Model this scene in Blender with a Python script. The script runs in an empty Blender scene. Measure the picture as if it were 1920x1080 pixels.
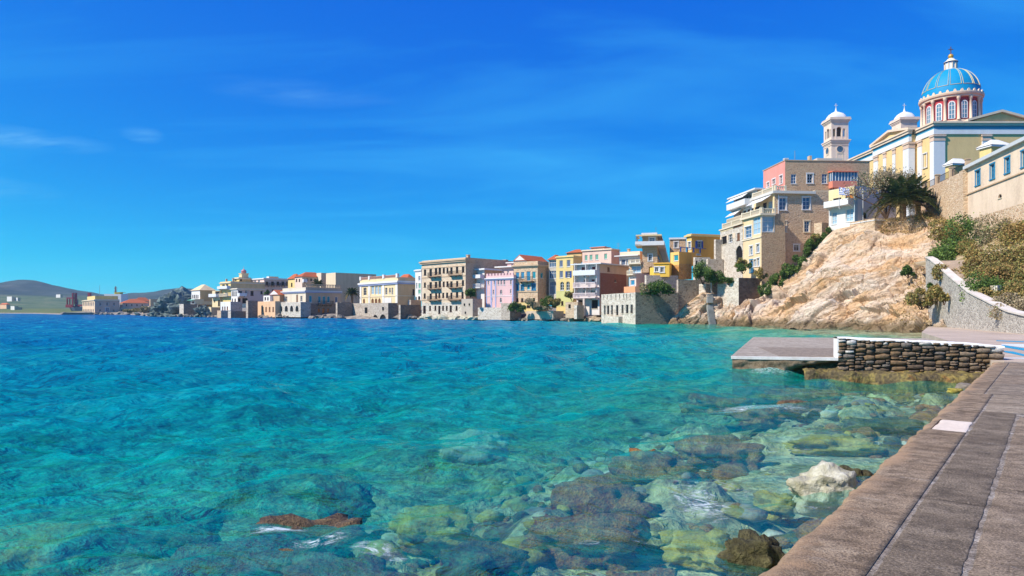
import bpy, bmesh, math, random
import numpy as np
from mathutils import Vector, Matrix
R = math.radians
random.seed(7); rng = np.random.default_rng(7)
SC = bpy.context.scene
COL = SC.collection
# ------------------------------------------------------------------ camera, sky, sun, exposure
F, HZ, CH = 1280.0, 582.0, 2.3           # focal length in photo pixels, horizon row, eye height over the water
cam_d = bpy.data.cameras.new('camera'); cam = bpy.data.objects.new('camera', cam_d); COL.objects.link(cam)
cam.location = (0, 0, CH); cam.rotation_euler = (R(90), 0, 0)
cam_d.sensor_width = 36.0; cam_d.lens = 36.0*F/1920; cam_d.shift_y = (HZ-540)/1920
cam_d.clip_start = 0.05; cam_d.clip_end = 20000
SC.camera = cam
SUN_EL, SUN_DIR = R(44), Vector((-1.0, -0.38))          # sun stands to the left, a little behind the viewer
sun_az = math.atan2(SUN_DIR.x, SUN_DIR.y)
W = bpy.data.worlds.new('World'); SC.world = W; W.use_nodes = True
wn, wl = W.node_tree.nodes, W.node_tree.links
wn.clear()
def wnode(t, **kw):
    n = wn.new(t)
    for a, b in kw.items(): setattr(n, a, b)
    return n
sky = wnode('ShaderNodeTexSky', sky_type='NISHITA', sun_disc=False, sun_elevation=SUN_EL, sun_rotation=sun_az)
sky.air_density = 0.7; sky.dust_density = 0.0; sky.ozone_density = 6.0; sky.altitude = 0
# deep polarised blue: the whole sky through one colour curve
scl = wnode('ShaderNodeSeparateColor'); wl.new(sky.outputs[0], scl.inputs[0]); hs = wnode('ShaderNodeCombineColor')
for ci, (mul, pw) in enumerate(((0.035, 1.0), (0.80, 1.03), (0.70, 0.25))):
    d0 = wnode('ShaderNodeMath', operation='MULTIPLY'); wl.new(scl.outputs[ci], d0.inputs[0]); d0.inputs[1].default_value = 0.1
    d1 = wnode('ShaderNodeMath', operation='POWER'); wl.new(d0.outputs[0], d1.inputs[0]); d1.inputs[1].default_value = pw
    d2 = wnode('ShaderNodeMath', operation='MULTIPLY'); wl.new(d1.outputs[0], d2.inputs[0]); d2.inputs[1].default_value = mul*10
    wl.new(d2.outputs[0], hs.inputs[ci])
# thin streaks of cirrus all over the sky
tc = wnode('ShaderNodeTexCoord'); sx = wnode('ShaderNodeSeparateXYZ'); wl.new(tc.outputs['Generated'], sx.inputs[0])
mz = wnode('ShaderNodeMath', operation='MAXIMUM'); wl.new(sx.outputs[2], mz.inputs[0]); mz.inputs[1].default_value = 0.03
az = wnode('ShaderNodeMath', operation='ADD'); wl.new(mz.outputs[0], az.inputs[0]); az.inputs[1].default_value = 0.12
dx = wnode('ShaderNodeMath', operation='DIVIDE'); wl.new(sx.outputs[0], dx.inputs[0]); wl.new(az.outputs[0], dx.inputs[1])
dy = wnode('ShaderNodeMath', operation='DIVIDE'); wl.new(sx.outputs[1], dy.inputs[0]); wl.new(az.outputs[0], dy.inputs[1])
cb = wnode('ShaderNodeCombineXYZ'); wl.new(dx.outputs[0], cb.inputs[0]); wl.new(dy.outputs[0], cb.inputs[1])
mp = wnode('ShaderNodeMapping'); wl.new(cb.outputs[0], mp.inputs[0]); mp.inputs['Rotation'].default_value = (0, 0, R(28)); mp.inputs['Scale'].default_value = (0.42, 1.15, 1)
n1 = wnode('ShaderNodeTexNoise'); wl.new(mp.outputs[0], n1.inputs['Vector']); n1.inputs['Scale'].default_value = 1.1; n1.inputs['Detail'].default_value = 7; n1.inputs['Roughness'].default_value = 0.56; n1.inputs['Distortion'].default_value = 0.5
r1 = wnode('ShaderNodeValToRGB'); wl.new(n1.outputs[0], r1.inputs[0]); r1.color_ramp.elements[0].position = 0.46; r1.color_ramp.elements[1].position = 0.88
r1.color_ramp.elements[0].color = (0, 0, 0, 1); r1.color_ramp.elements[1].color = (0.55, 0.55, 0.55, 1)
cm = wnode('ShaderNodeMix', data_type='RGBA'); wl.new(r1.outputs[0], cm.inputs[0]); wl.new(hs.outputs[0], cm.inputs[6]); cm.inputs[7].default_value = (0.6, 4.4, 7.5, 1)
# a few small wisps low over the open sea
prev = cm.outputs[2]
n2w = wnode('ShaderNodeTexNoise'); wl.new(mp.outputs[0], n2w.inputs['Vector']); n2w.inputs['Scale'].default_value = 7.0; n2w.inputs['Detail'].default_value = 6; n2w.inputs['Roughness'].default_value = 0.6
rw = wnode('ShaderNodeValToRGB'); wl.new(n2w.outputs[0], rw.inputs[0]); rw.color_ramp.elements[0].position = 0.36; rw.color_ramp.elements[1].position = 0.68
for (px_, py_, sx_, sy_, am) in ((30, 258, 75, 12, 0.38), (268, 253, 22, 10, 0.30), (-260, 330, 120, 14, 0.4), (560, 175, 130, 18, 0.14)):
    v0 = Vector(((px_-960)/F, 1, (HZ-py_)/F)).normalized()
    sb_ = wnode('ShaderNodeVectorMath', operation='SUBTRACT'); wl.new(tc.outputs['Generated'], sb_.inputs[0]); sb_.inputs[1].default_value = v0
    ml = wnode('ShaderNodeVectorMath', operation='MULTIPLY'); wl.new(sb_.outputs[0], ml.inputs[0]); ml.inputs[1].default_value = (F*v0.y/sx_, F*v0.y/sx_*0.6, F*v0.y/sy_)
    ln = wnode('ShaderNodeVectorMath', operation='LENGTH'); wl.new(ml.outputs[0], ln.inputs[0])
    mr = wnode('ShaderNodeMapRange'); wl.new(ln.outputs['Value'], mr.inputs[0]); mr.inputs[1].default_value = 0.2; mr.inputs[2].default_value = 1.25; mr.inputs[3].default_value = am; mr.inputs[4].default_value = 0.0
    mu = wnode('ShaderNodeMath', operation='MULTIPLY'); wl.new(mr.outputs[0], mu.inputs[0]); wl.new(rw.outputs[0], mu.inputs[1])
    c2_ = wnode('ShaderNodeMix', data_type='RGBA'); wl.new(mu.outputs[0], c2_.inputs[0]); wl.new(prev, c2_.inputs[6]); c2_.inputs[7].default_value = (2.4, 5.6, 7.6, 1); prev = c2_.outputs[2]
bg = wnode('ShaderNodeBackground'); wl.new(prev, bg.inputs[0]); bg.inputs[1].default_value = 0.1
wo = wnode('ShaderNodeOutputWorld'); wl.new(bg.outputs[0], wo.inputs[0])
sd = bpy.data.lights.new('sun', 'SUN'); sd.energy = 4.3; sd.angle = R(0.53); sd.color = (1.0, 0.93, 0.82)
so = bpy.data.objects.new('sun', sd); COL.objects.link(so)
ld = Vector((-SUN_DIR.x, -SUN_DIR.y, -SUN_DIR.length*math.tan(SUN_EL)))
so.rotation_euler = ld.to_track_quat('-Z', 'Y').to_euler(); so.location = (-200, 0, 200)
SC.view_settings.view_transform = 'Standard'; SC.view_settings.look = 'None'; SC.view_settings.exposure = 0.58; SC.view_settings.gamma = 1.0
SC.cycles.max_bounces = 8; SC.cycles.transparent_max_bounces = 12; SC.cycles.diffuse_bounces = 3; SC.cycles.glossy_bounces = 3
SC.cycles.use_denoising = True; SC.cycles.caustics_reflective = False; SC.cycles.caustics_refractive = False

# ------------------------------------------------------------------ helpers
def kx(px): return (px-960.0)/F
def P(px, py, Y): return Vector((kx(px)*Y, Y, CH+(HZ-py)/F*Y))
def lin(c): return tuple(((v/255)/12.92 if v/255 <= 0.04045 else (((v/255)+0.055)/1.055)**2.4) for v in c)
def tag(o, label=None, cat=None, group=None, kind=None):
    if label: o['label'] = label
    if cat: o['category'] = cat
    if group: o['group'] = group
    if kind: o['kind'] = kind
    return o
def empty(name, loc=(0, 0, 0), rz=0.0, parent=None):
    o = bpy.data.objects.new(name, None); COL.objects.link(o); o.location = loc; o.rotation_euler = (0, 0, rz); o.parent = parent
    o.empty_display_size = 0.3
    return o
def link(name, me, parent=None, loc=(0, 0, 0), rz=0.0, scale=None):
    o = bpy.data.objects.new(name, me); COL.objects.link(o); o.parent = parent; o.location = loc; o.rotation_euler = (0, 0, rz)
    if scale: o.scale = scale
    return o
class MB:
    def __init__(s): s.v = []; s.f = []; s.m = []
    def add(s, vs, fs, mi=0):
        b = len(s.v); s.v += [tuple(p) for p in vs]; s.f += [tuple(b+i for i in f) for f in fs]; s.m += [mi]*len(fs)
    def quad(s, a, b, c, d, mi=0): s.add([a, b, c, d], [(0, 1, 2, 3)], mi)
    def box(s, x0, y0, z0, x1, y1, z1, mi=0):
        if x0 > x1: x0, x1 = x1, x0
        if y0 > y1: y0, y1 = y1, y0
        if z0 > z1: z0, z1 = z1, z0
        v = [(x0,y0,z0),(x1,y0,z0),(x1,y1,z0),(x0,y1,z0),(x0,y0,z1),(x1,y0,z1),(x1,y1,z1),(x0,y1,z1)]
        s.add(v, [(3,2,1,0),(4,5,6,7),(0,1,5,4),(1,2,6,5),(2,3,7,6),(3,0,4,7)], mi)
    def hexa(s, b, t, mi=0):
        s.add(list(b)+list(t), [(3,2,1,0),(4,5,6,7),(0,1,5,4),(1,2,6,5),(2,3,7,6),(3,0,4,7)], mi)
    def lathe(s, prof, n=24, c=(0, 0), mi=0, a0=0.0, a1=2*math.pi, sq=None):
        full = abs(a1-a0-2*math.pi) < 1e-6
        m = n if full else n+1
        vs = []
        for (r, z) in prof:
            for i in range(m):
                a = a0+(a1-a0)*i/n
                vs.append((c[0]+r*math.cos(a), c[1]+r*math.sin(a), z))
        fs = []
        for j in range(len(prof)-1):
            for i in range(n):
                i2 = (i+1) % m
                fs.append((j*m+i, j*m+i2, (j+1)*m+i2, (j+1)*m+i))
        s.add(vs, fs, mi)
    def tube(s, a, b, r0, r1=None, n=8, mi=0):
        a = Vector(a); b = Vector(b); r1 = r0 if r1 is None else r1
        d = (b-a).normalized(); u = d.orthogonal().normalized(); w = d.cross(u)
        vs = []
        for (p, r) in ((a, r0), (b, r1)):
            for i in range(n):
                t = 2*math.pi*i/n; vs.append(p+u*r*math.cos(t)+w*r*math.sin(t))
        fs = [(i, (i+1) % n, n+(i+1) % n, n+i) for i in range(n)]+[tuple(range(n-1, -1, -1)), tuple(range(n, 2*n))]
        s.add(vs, fs, mi)
    def mesh(s, name, mats, smooth=False):
        me = bpy.data.meshes.new(name); me.from_pydata(s.v, [], s.f)
        for m in (mats if isinstance(mats, (list, tuple)) else [mats]): me.materials.append(m)
        if s.m: me.polygons.foreach_set('material_index', s.m)
        if smooth: me.polygons.foreach_set('use_smooth', [True]*len(me.polygons))
        me.update(); return me
    def build(s, name, mats, parent=None, loc=(0, 0, 0), rz=0.0, smooth=False):
        return link(name, s.mesh(name, mats, smooth), parent, loc, rz)
def grid_mesh(name, X, Y, Z, mats, smooth=True, mi=None):
    n, m = X.shape
    co = np.stack([X, Y, Z], -1).reshape(-1, 3).astype(np.float32)
    idx = np.arange(n*m).reshape(n, m)
    q = np.stack([idx[:-1, :-1], idx[:-1, 1:], idx[1:, 1:], idx[1:, :-1]], -1).reshape(-1, 4)
    me = bpy.data.meshes.new(name)
    me.vertices.add(len(co)); me.vertices.foreach_set('co', co.ravel())
    me.loops.add(q.size); me.loops.foreach_set('vertex_index', q.ravel().astype(np.int32))
    me.polygons.add(len(q)); me.polygons.foreach_set('loop_start', np.arange(0, q.size, 4, dtype=np.int32)); me.polygons.foreach_set('loop_total', np.full(len(q), 4, np.int32))
    for mm in (mats if isinstance(mats, (list, tuple)) else [mats]): me.materials.append(mm)
    me.polygons.foreach_set('use_smooth', [smooth]*len(q))
    if mi is not None: me.polygons.foreach_set('material_index', mi)
    me.update(calc_edges=True); return me
# lattice noise
_perm = rng.integers(0, 2**31, 4096)
def _h(i, j, k): return _perm[(_perm[(_perm[i & 4095]+j) & 4095]+k) & 4095] / 2**31
def vnoise(x, y, z=0.0):
    x, y, z = np.broadcast_arrays(np.asarray(x, float), np.asarray(y, float), np.asarray(z, float))
    i, j, k = np.floor(x).astype(np.int64), np.floor(y).astype(np.int64), np.floor(z).astype(np.int64)
    fx, fy, fz = x-i, y-j, z-k
    fx, fy, fz = [t*t*t*(t*(t*6-15)+10) for t in (fx, fy, fz)]
    r = 0
    for a in (0, 1):
        for b in (0, 1):
            for c in (0, 1):
                r = r+_h(i+a, j+b, k+c)*(fx if a else 1-fx)*(fy if b else 1-fy)*(fz if c else 1-fz)
    return r*2-1
def fbm(x, y, z=0.0, o=4, g=0.5):
    r = 0; a = 1.0; s = 1.0
    for q in range(o): r = r+a*vnoise(x*s+q*17.3, y*s+q*9.1, z*s+q*5.7); a *= g; s *= 2.03
    return r

# ------------------------------------------------------------------ materials
_mc = {}
class NT:
    def __init__(s, name):
        s.mat = bpy.data.materials.new(name); s.mat.use_nodes = True; s.n = s.mat.node_tree.nodes; s.l = s.mat.node_tree.links
        s.b = s.n['Principled BSDF']; s.out = s.n['Material Output']
    def new(s, t, ins=None, **kw):
        n = s.n.new(t)
        for a, b in kw.items(): setattr(n, a, b)
        for a, b in (ins or {}).items():
            if isinstance(b, bpy.types.NodeSocket): s.l.new(b, n.inputs[a])
            else: n.inputs[a].default_value = b
        return n
    def ramp(s, fac, stops):
        n = s.n.new('ShaderNodeValToRGB'); s.l.new(fac, n.inputs[0]); e = n.color_ramp.elements
        while len(e) < len(stops): e.new(0.5)
        for el, (p, c) in zip(e, stops): el.position = p; el.color = tuple(c)+((1,) if len(c) == 3 else ())
        return n.outputs[0]
    def noise(s, vec, scale, detail=4, rough=0.55, dist=0.0):
        return s.new('ShaderNodeTexNoise', {'Vector': vec, 'Scale': scale, 'Detail': detail, 'Roughness': rough, 'Distortion': dist}).outputs[0]
    def mix(s, fac, a, b, mode='MIX'):
        n = s.n.new('ShaderNodeMix'); n.data_type = 'RGBA'; n.blend_type = mode
        for i, v in ((0, fac), (6, a), (7, b)):
            if isinstance(v, bpy.types.NodeSocket): s.l.new(v, n.inputs[i])
            else: n.inputs[i].default_value = v if i == 0 else tuple(v)+((1,) if len(v) == 3 else ())
        return n.outputs[2]
    def math(s, op, a, b=0.0, c=None):
        n = s.n.new('ShaderNodeMath'); n.operation = op
        for i, v in ((0, a), (1, b), (2, c)):
            if v is None: continue
            if isinstance(v, bpy.types.NodeSocket): s.l.new(v, n.inputs[i])
            else: n.inputs[i].default_value = v
        return n.outputs[0]
    def bump(s, h, strength=0.5, dist=0.05):
        n = s.new('ShaderNodeBump', {'Height': h, 'Strength': strength, 'Distance': dist}); s.l.new(n.outputs[0], s.b.inputs['Normal']); return n
    def base(s, col, rough=0.85, spec=0.3):
        if isinstance(col, bpy.types.NodeSocket): s.l.new(col, s.b.inputs['Base Color'])
        else: s.b.inputs['Base Color'].default_value = tuple(col)+(1,)
        s.b.inputs['Roughness'].default_value = rough; s.b.inputs['Specular IOR Level'].default_value = spec
def sc3(c, f): return tuple(min(1, max(0, v*f)) for v in c)
def A(*c): return sc3(lin(c), 0.78)                   # sunlit photo colour -> surface colour
def plaster(c, wear=0.5):
    key = ('pl', c, wear)
    if key in _mc: return _mc[key]
    t = NT('plaster'); co = t.new('ShaderNodeTexCoord').outputs['Object']
    a = A(*c)
    mpn = t.new('ShaderNodeMapping', {'Vector': co, 'Scale': (1, 1, 0.35)}).outputs[0]
    n1 = t.noise(mpn, 0.55, 6, 0.62); n2 = t.noise(co, 3.5, 4)
    grime = tuple(v*w for v, w in zip(a, (0.62, 0.58, 0.55)))
    c1 = t.mix(t.ramp(n1, [(0.42, (0, 0, 0)), (0.75, (wear,)*3)]), a, grime)
    c2 = t.mix(t.ramp(n2, [(0.35, (0.16*wear*2,)*3), (0.6, (0, 0, 0))]), c1, sc3(a, 1.25))
    t.base(c2, 0.9, 0.2); t.bump(n2, 0.25, 0.02)
    _mc[key] = t.mat; return t.mat
def stone(c1, c2, mortar, scale=2.6, flat=0.55, key=None, bump=0.8):
    key = ('st', c1, c2, mortar, scale, flat)
    if key in _mc: return _mc[key]
    t = NT('rubble_stone'); co = t.new('ShaderNodeTexCoord').outputs['Object']
    wv = t.new('ShaderNodeTexNoise', {'Vector': co, 'Scale': 1.5, 'Detail': 2}).outputs['Color']
    co2 = t.mix(0.08, co, wv, 'ADD')
    m = t.new('ShaderNodeMapping', {'Vector': co2, 'Scale': (1, 1, 1/flat)}).outputs[0]
    v = t.new('ShaderNodeTexVoronoi', {'Vector': m, 'Scale': scale}); e = t.new('ShaderNodeTexVoronoi', {'Vector': m, 'Scale': scale}, feature='DISTANCE_TO_EDGE')
    sep = t.new('ShaderNodeSeparateXYZ', {0: v.outputs['Color']})
    big = t.noise(co, 0.35, 5, 0.6)
    base = t.mix(sep.outputs[0], A(*c1), A(*c2))
    base = t.mix(t.ramp(big, [(0.35, (0, 0, 0)), (0.7, (0.55,)*3)]), base, sc3(A(*c1), 0.72))
    jt = t.ramp(e.outputs['Distance'], [(0.02, (1, 1, 1)), (0.10, (0, 0, 0))])
    t.base(t.mix(jt, base, A(*mortar)), 0.92, 0.2)
    t.bump(t.math('MINIMUM', e.outputs['Distance'], 0.16), bump, 0.25)
    _mc[key] = t.mat; return t.mat
def paint(c, rough=0.6, spec=0.3, metal=0.0):
    key = ('pt', c, rough, metal)
    if key in _mc: return _mc[key]
    t = NT('paint'); co = t.new('ShaderNodeTexCoord').outputs['Object']
    a = A(*c); n = t.noise(co, 4.0, 4)
    t.base(t.mix(t.ramp(n, [(0.4, (0, 0, 0)), (0.8, (0.35,)*3)]), a, sc3(a, 0.7)), rough, spec); t.b.inputs['Metallic'].default_value = metal
    _mc[key] = t.mat; return t.mat
def glass(c=(30, 45, 60)):
    key = ('gl', c)
    if key in _mc: return _mc[key]
    t = NT('window_glass'); t.base(lin(c), 0.12, 0.5); _mc[key] = t.mat; return t.mat
def tiles():
    if 'tile' in _mc: return _mc['tile']
    t = NT('roof_tiles'); co = t.new('ShaderNodeTexCoord').outputs['Object']
    w = t.new('ShaderNodeTexWave', {'Vector': co, 'Scale': 3.2, 'Distortion': 1.5, 'Detail': 2}, bands_direction='X').outputs['Fac']
    n = t.noise(co, 1.2, 5)
    t.base(t.mix(n, A(235, 130, 80), A(190, 105, 75)), 0.9, 0.2); t.bump(w, 0.7, 0.08); _mc['tile'] = t.mat; return t.mat
def concrete(name, c1, c2, scale=1.0, speck=None, bump=0.3):
    t = NT(name); co = t.new('ShaderNodeTexCoord').outputs['Object']
    n1 = t.noise(co, 0.7*scale, 8, 0.65); n2 = t.noise(co, 9*scale, 6, 0.7); n3 = t.noise(co, 45*scale, 3, 0.6)
    c = t.mix(t.ramp(n1, [(0.35, (0, 0, 0)), (0.68, (1, 1, 1))]), c1, c2)
    c = t.mix(t.ramp(n2, [(0.4, (0, 0, 0)), (0.75, (0.5,)*3)]), c, sc3(c1, 0.55))
    h = t.math('ADD', n2, t.math('MULTIPLY', n3, 0.5))
    if speck:
        v = t.new('ShaderNodeTexVoronoi', {'Vector': co, 'Scale': 75.0*scale}); sp = t.new('ShaderNodeSeparateXYZ', {0: v.outputs['Color']})
        c = t.mix(t.ramp(sp.outputs[0], [(0.0, (0, 0, 0)), (0.70, (0, 0, 0)), (0.9, (0.5,)*3)]), c, speck)
        c = t.mix(t.ramp(sp.outputs[1], [(0.0, (0.5,)*3), (0.3, (0, 0, 0))]), c, (0.04, 0.035, 0.03))
        h = t.math('SUBTRACT', h, t.math('MULTIPLY', v.outputs['Distance'], 1.2))
    t.base(c, 0.9, 0.25); t.bump(h, bump, 0.02); return t.mat
WHITE = paint((245, 243, 240)); CREAMP = paint((250, 232, 200)); DARKFRAME = paint((90, 62, 45)); DKGLASS = glass((24, 30, 38)); BLUEGLASS = glass((70, 105, 135))
VOID = paint((30, 25, 22)); IRON = paint((60, 50, 45)); BLUE = paint((60, 150, 190)); DBLUE = paint((40, 80, 160)); GREEN = paint((125, 190, 165)); GREYBLUE = paint((110, 125, 150))
WOOD = paint((140, 95, 65)); REDBR = paint((120, 55, 60)); TEAL = paint((40, 160, 175)); ORANGE = paint((225, 130, 40)); LBLUE = paint((170, 205, 225)); DOORB = paint((60, 165, 190))
S_BROWN = stone((230, 192, 152), (198, 158, 122), (232, 202, 168), 2.2)
S_TAN = stone((238, 205, 168), (208, 172, 138), (240, 215, 182), 2.0)
S_GREY = stone((218, 202, 182), (168, 150, 132), (220, 205, 188), 1.9)
S_WHITE = stone((238, 225, 205), (190, 172, 150), (245, 235, 220), 1.9)
S_DARK = stone((178, 156, 134), (128, 110, 96), (160, 140, 122), 2.0)  # darker rubble for right-hand faces, their shade put into the colour
# ================================================================== THE SETTING
QO, QD, QW = Vector((1.48, 4.16)), Vector((0.620, 0.784)), Vector((0.784, -0.620))
def quay_dist(x, y): return -((x-QO.x)*QW.x+(y-QO.y)*QW.y)
def sea_depth(x, y):
    q = quay_dist(x, y)
    q = np.minimum(q, 400)
    d = np.interp(q, [-3, 0, 3, 6, 9, 14, 22, 40, 80, 200], [0.35, 0.5, 0.72, 1.3, 2.0, 2.8, 3.8, 5.4, 8.0, 13.0])
    # shoals along the cliff and round the pier
    c1 = np.hypot((x-40)/1.0, (y-84)/2.6); m_ = 0.3+np.maximum(0, c1-9)*0.16; d = -1.2*np.log(np.exp(-np.clip(d, 0, 40)/1.2)+np.exp(-np.clip(m_, 0, 40)/1.2)+1e-30)
    return d+0.35*fbm(x*0.16, y*0.16, 3.3, 4)*np.clip(d, 0.3, 1.6)*0.6
# ---------------------------------------------------------------- seabed
def bed_mat():
    t = NT('seabed'); co = t.new('ShaderNodeTexCoord').outputs['Object']
    wv = t.new('ShaderNodeTexNoise', {'Vector': co, 'Scale': 1.3, 'Detail': 3}).outputs['Color']
    c2 = t.mix(0.35, co, wv, 'ADD')
    n1 = t.noise(c2, 0.55, 6, 0.6, 0.6); n2 = t.noise(c2, 1.9, 5, 0.62, 0.8); n3 = t.noise(c2, 6.0, 4, 0.6, 0.5)
    a = t.ramp(n1, [(0.30, (0.03, 0.035, 0.02)), (0.42, (0.16, 0.15, 0.08)), (0.52, (0.52, 0.52, 0.30)), (0.64, (0.62, 0.60, 0.38)), (0.78, (0.10, 0.085, 0.045))])
    b = t.ramp(n2, [(0.32, (0.025, 0.02, 0.012)), (0.46, (0.24, 0.21, 0.10)), (0.60, (0.66, 0.62, 0.32)), (0.74, (0.30, 0.30, 0.10))])
    c = t.mix(0.5, a, b); c = t.mix(t.ramp(n3, [(0.35, (0.55,)*3), (0.6, (0, 0, 0))]), c, (0.04, 0.035, 0.02))
    t.base(c, 0.95, 0.1); t.bump(n3, 0.8, 0.2); return t.mat
gx, gy = np.meshgrid(np.concatenate([np.arange(-900, -70, 14.0), np.arange(-70, -16, 1.2), np.arange(-16, 20, 0.16), np.arange(20, 66, 1.0)]), np.concatenate([np.arange(-40, -4, 3.0), np.arange(-4, 26, 0.16), np.arange(26, 150, 1.2), np.arange(150, 900, 14.0)]))
dd = sea_depth(gx, gy)
rk = np.clip(fbm(gx*0.75, gy*0.75, 1.0, 5, 0.55), -0.2, 2)*np.clip(1.3-dd*0.22, 0.2, 1)*0.42
tag(link('seabed', grid_mesh('seabed', gx, gy, -dd+np.minimum(rk, dd*0.55), bed_mat())), kind='structure')
# ---------------------------------------------------------------- sea
def ocean_tile(N, L, wind, cut_lo, cut_hi, seed, spread=4):
    g = np.random.default_rng(seed); k1 = 2*np.pi*np.fft.fftfreq(N, L/N); KX, KY = np.meshgrid(k1, k1); K = np.hypot(KX, KY); K[0, 0] = 1e9
    lam = 2*np.pi/K
    ph = np.where((lam > cut_lo) & (lam < cut_hi), 1.0/K**3.4, 0.0)*np.exp(-(lam/cut_hi)**2)
    cs = (KX*wind[0]+KY*wind[1])/K; ph = ph*(0.18+0.82*np.abs(cs)**spread)
    h = np.fft.ifft2((g.normal(size=(N, N))+1j*g.normal(size=(N, N)))*np.sqrt(ph)).real
    return h/h.std()
def sample(T, L, x, y):
    N = T.shape[0]; u = (x/L*N) % N; v = (y/L*N) % N; i = np.floor(u).astype(int); j = np.floor(v).astype(int); a = u-i; b = v-j; i1 = (i+1) % N; j1 = (j+1) % N; i %= N; j %= N
    return T[j, i]*(1-a)*(1-b)+T[j, i1]*a*(1-b)+T[j1, i]*(1-a)*b+T[j1, i1]*a*b
th = np.radians(np.arange(-20, 196, 0.33)); rr = 1.6*np.exp(np.arange(0, 720)*0.0105); RR, TH = np.meshgrid(rr, th, indexing='ij')
sxx, syy = RR*np.cos(TH), RR*np.sin(TH)-0.3
wd = np.array([0.80, -0.60])
sp = RR*0.0105
dep = sea_depth(sxx, syy)
hgt = np.zeros_like(RR)
for (N, L, lo, hi, amp, sd_) in ((256, 97.0, 5.0, 14.0, 0.11, 1), (512, 41.0, 1.6, 5.0, 0.08, 2), (512, 23.0, 0.5, 1.6, 0.042, 3), (512, 9.7, 0.14, 0.5, 0.013, 4)):
    T = ocean_tile(N, L, wd/np.linalg.norm(wd), lo, hi, sd_)
    fade = np.clip(1.6-sp*2.4/lo, 0, 1)
    c, s = math.cos(0.2*sd_), math.sin(0.2*sd_)
    hgt += amp*fade*sample(T, L, sxx*c-syy*s, sxx*s+syy*c)
calm = np.clip(0.38+quay_dist(sxx, syy)/16, 0.42, 1.0)
hgt = hgt*calm
hgt = hgt+0.35*np.maximum(hgt, 0)**1.5                     # sharper crests
foam = np.zeros_like(RR)
for (px, py, rx, ry, s_) in ((1425, 772, 1.3, 0.7, 1.0), (1400, 768, 0.7, 0.9, 0.9), (1310, 935, 0.42, 0.75, 0.9), (1370, 905, 0.5, 0.5, 0.6), (1480, 845, 0.6, 0.5, 0.6), (525, 1003, 0.30, 0.16, 1.3), (600, 1030, 0.3, 0.1, 1.1), (700, 1050, 0.25, 0.12, 1.0), (660, 985, 0.2, 0.15, 0.7), (1290, 700, 0.6, 1.0, 0.5), (1440, 707, 1.2, 0.5, 0.8), (1560, 712, 1.3, 0.35, 0.6), (1330, 830, 0.5, 0.5, 0.5), (1210, 1010, 0.25, 0.2, 0.6), (740, 1060, 0.15, 0.12, 0.6), (220, 690, 2.2, 0.8, 0.45), (310, 660, 2.5, 1.0, 0.4), (1530, 945, 0.35, 0.2, 0.5), (1100, 1020, 0.3, 0.15, 0.6)):
    Yf = F*CH/(py-HZ); Xf = kx(px)*Yf
    foam = np.maximum(foam, s_*np.exp(-((sxx-Xf)/rx)**2-((syy-Yf)/ry)**2))
me = grid_mesh('sea', sxx, syy, hgt, None or [])
def attr(me, name, arr):
    a = me.attributes.new(name, 'FLOAT', 'POINT'); a.data.foreach_set('value', np.ascontiguousarray(arr, np.float32).ravel())
attr(me, 'depth', dep); attr(me, 'foam', foam)
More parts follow.
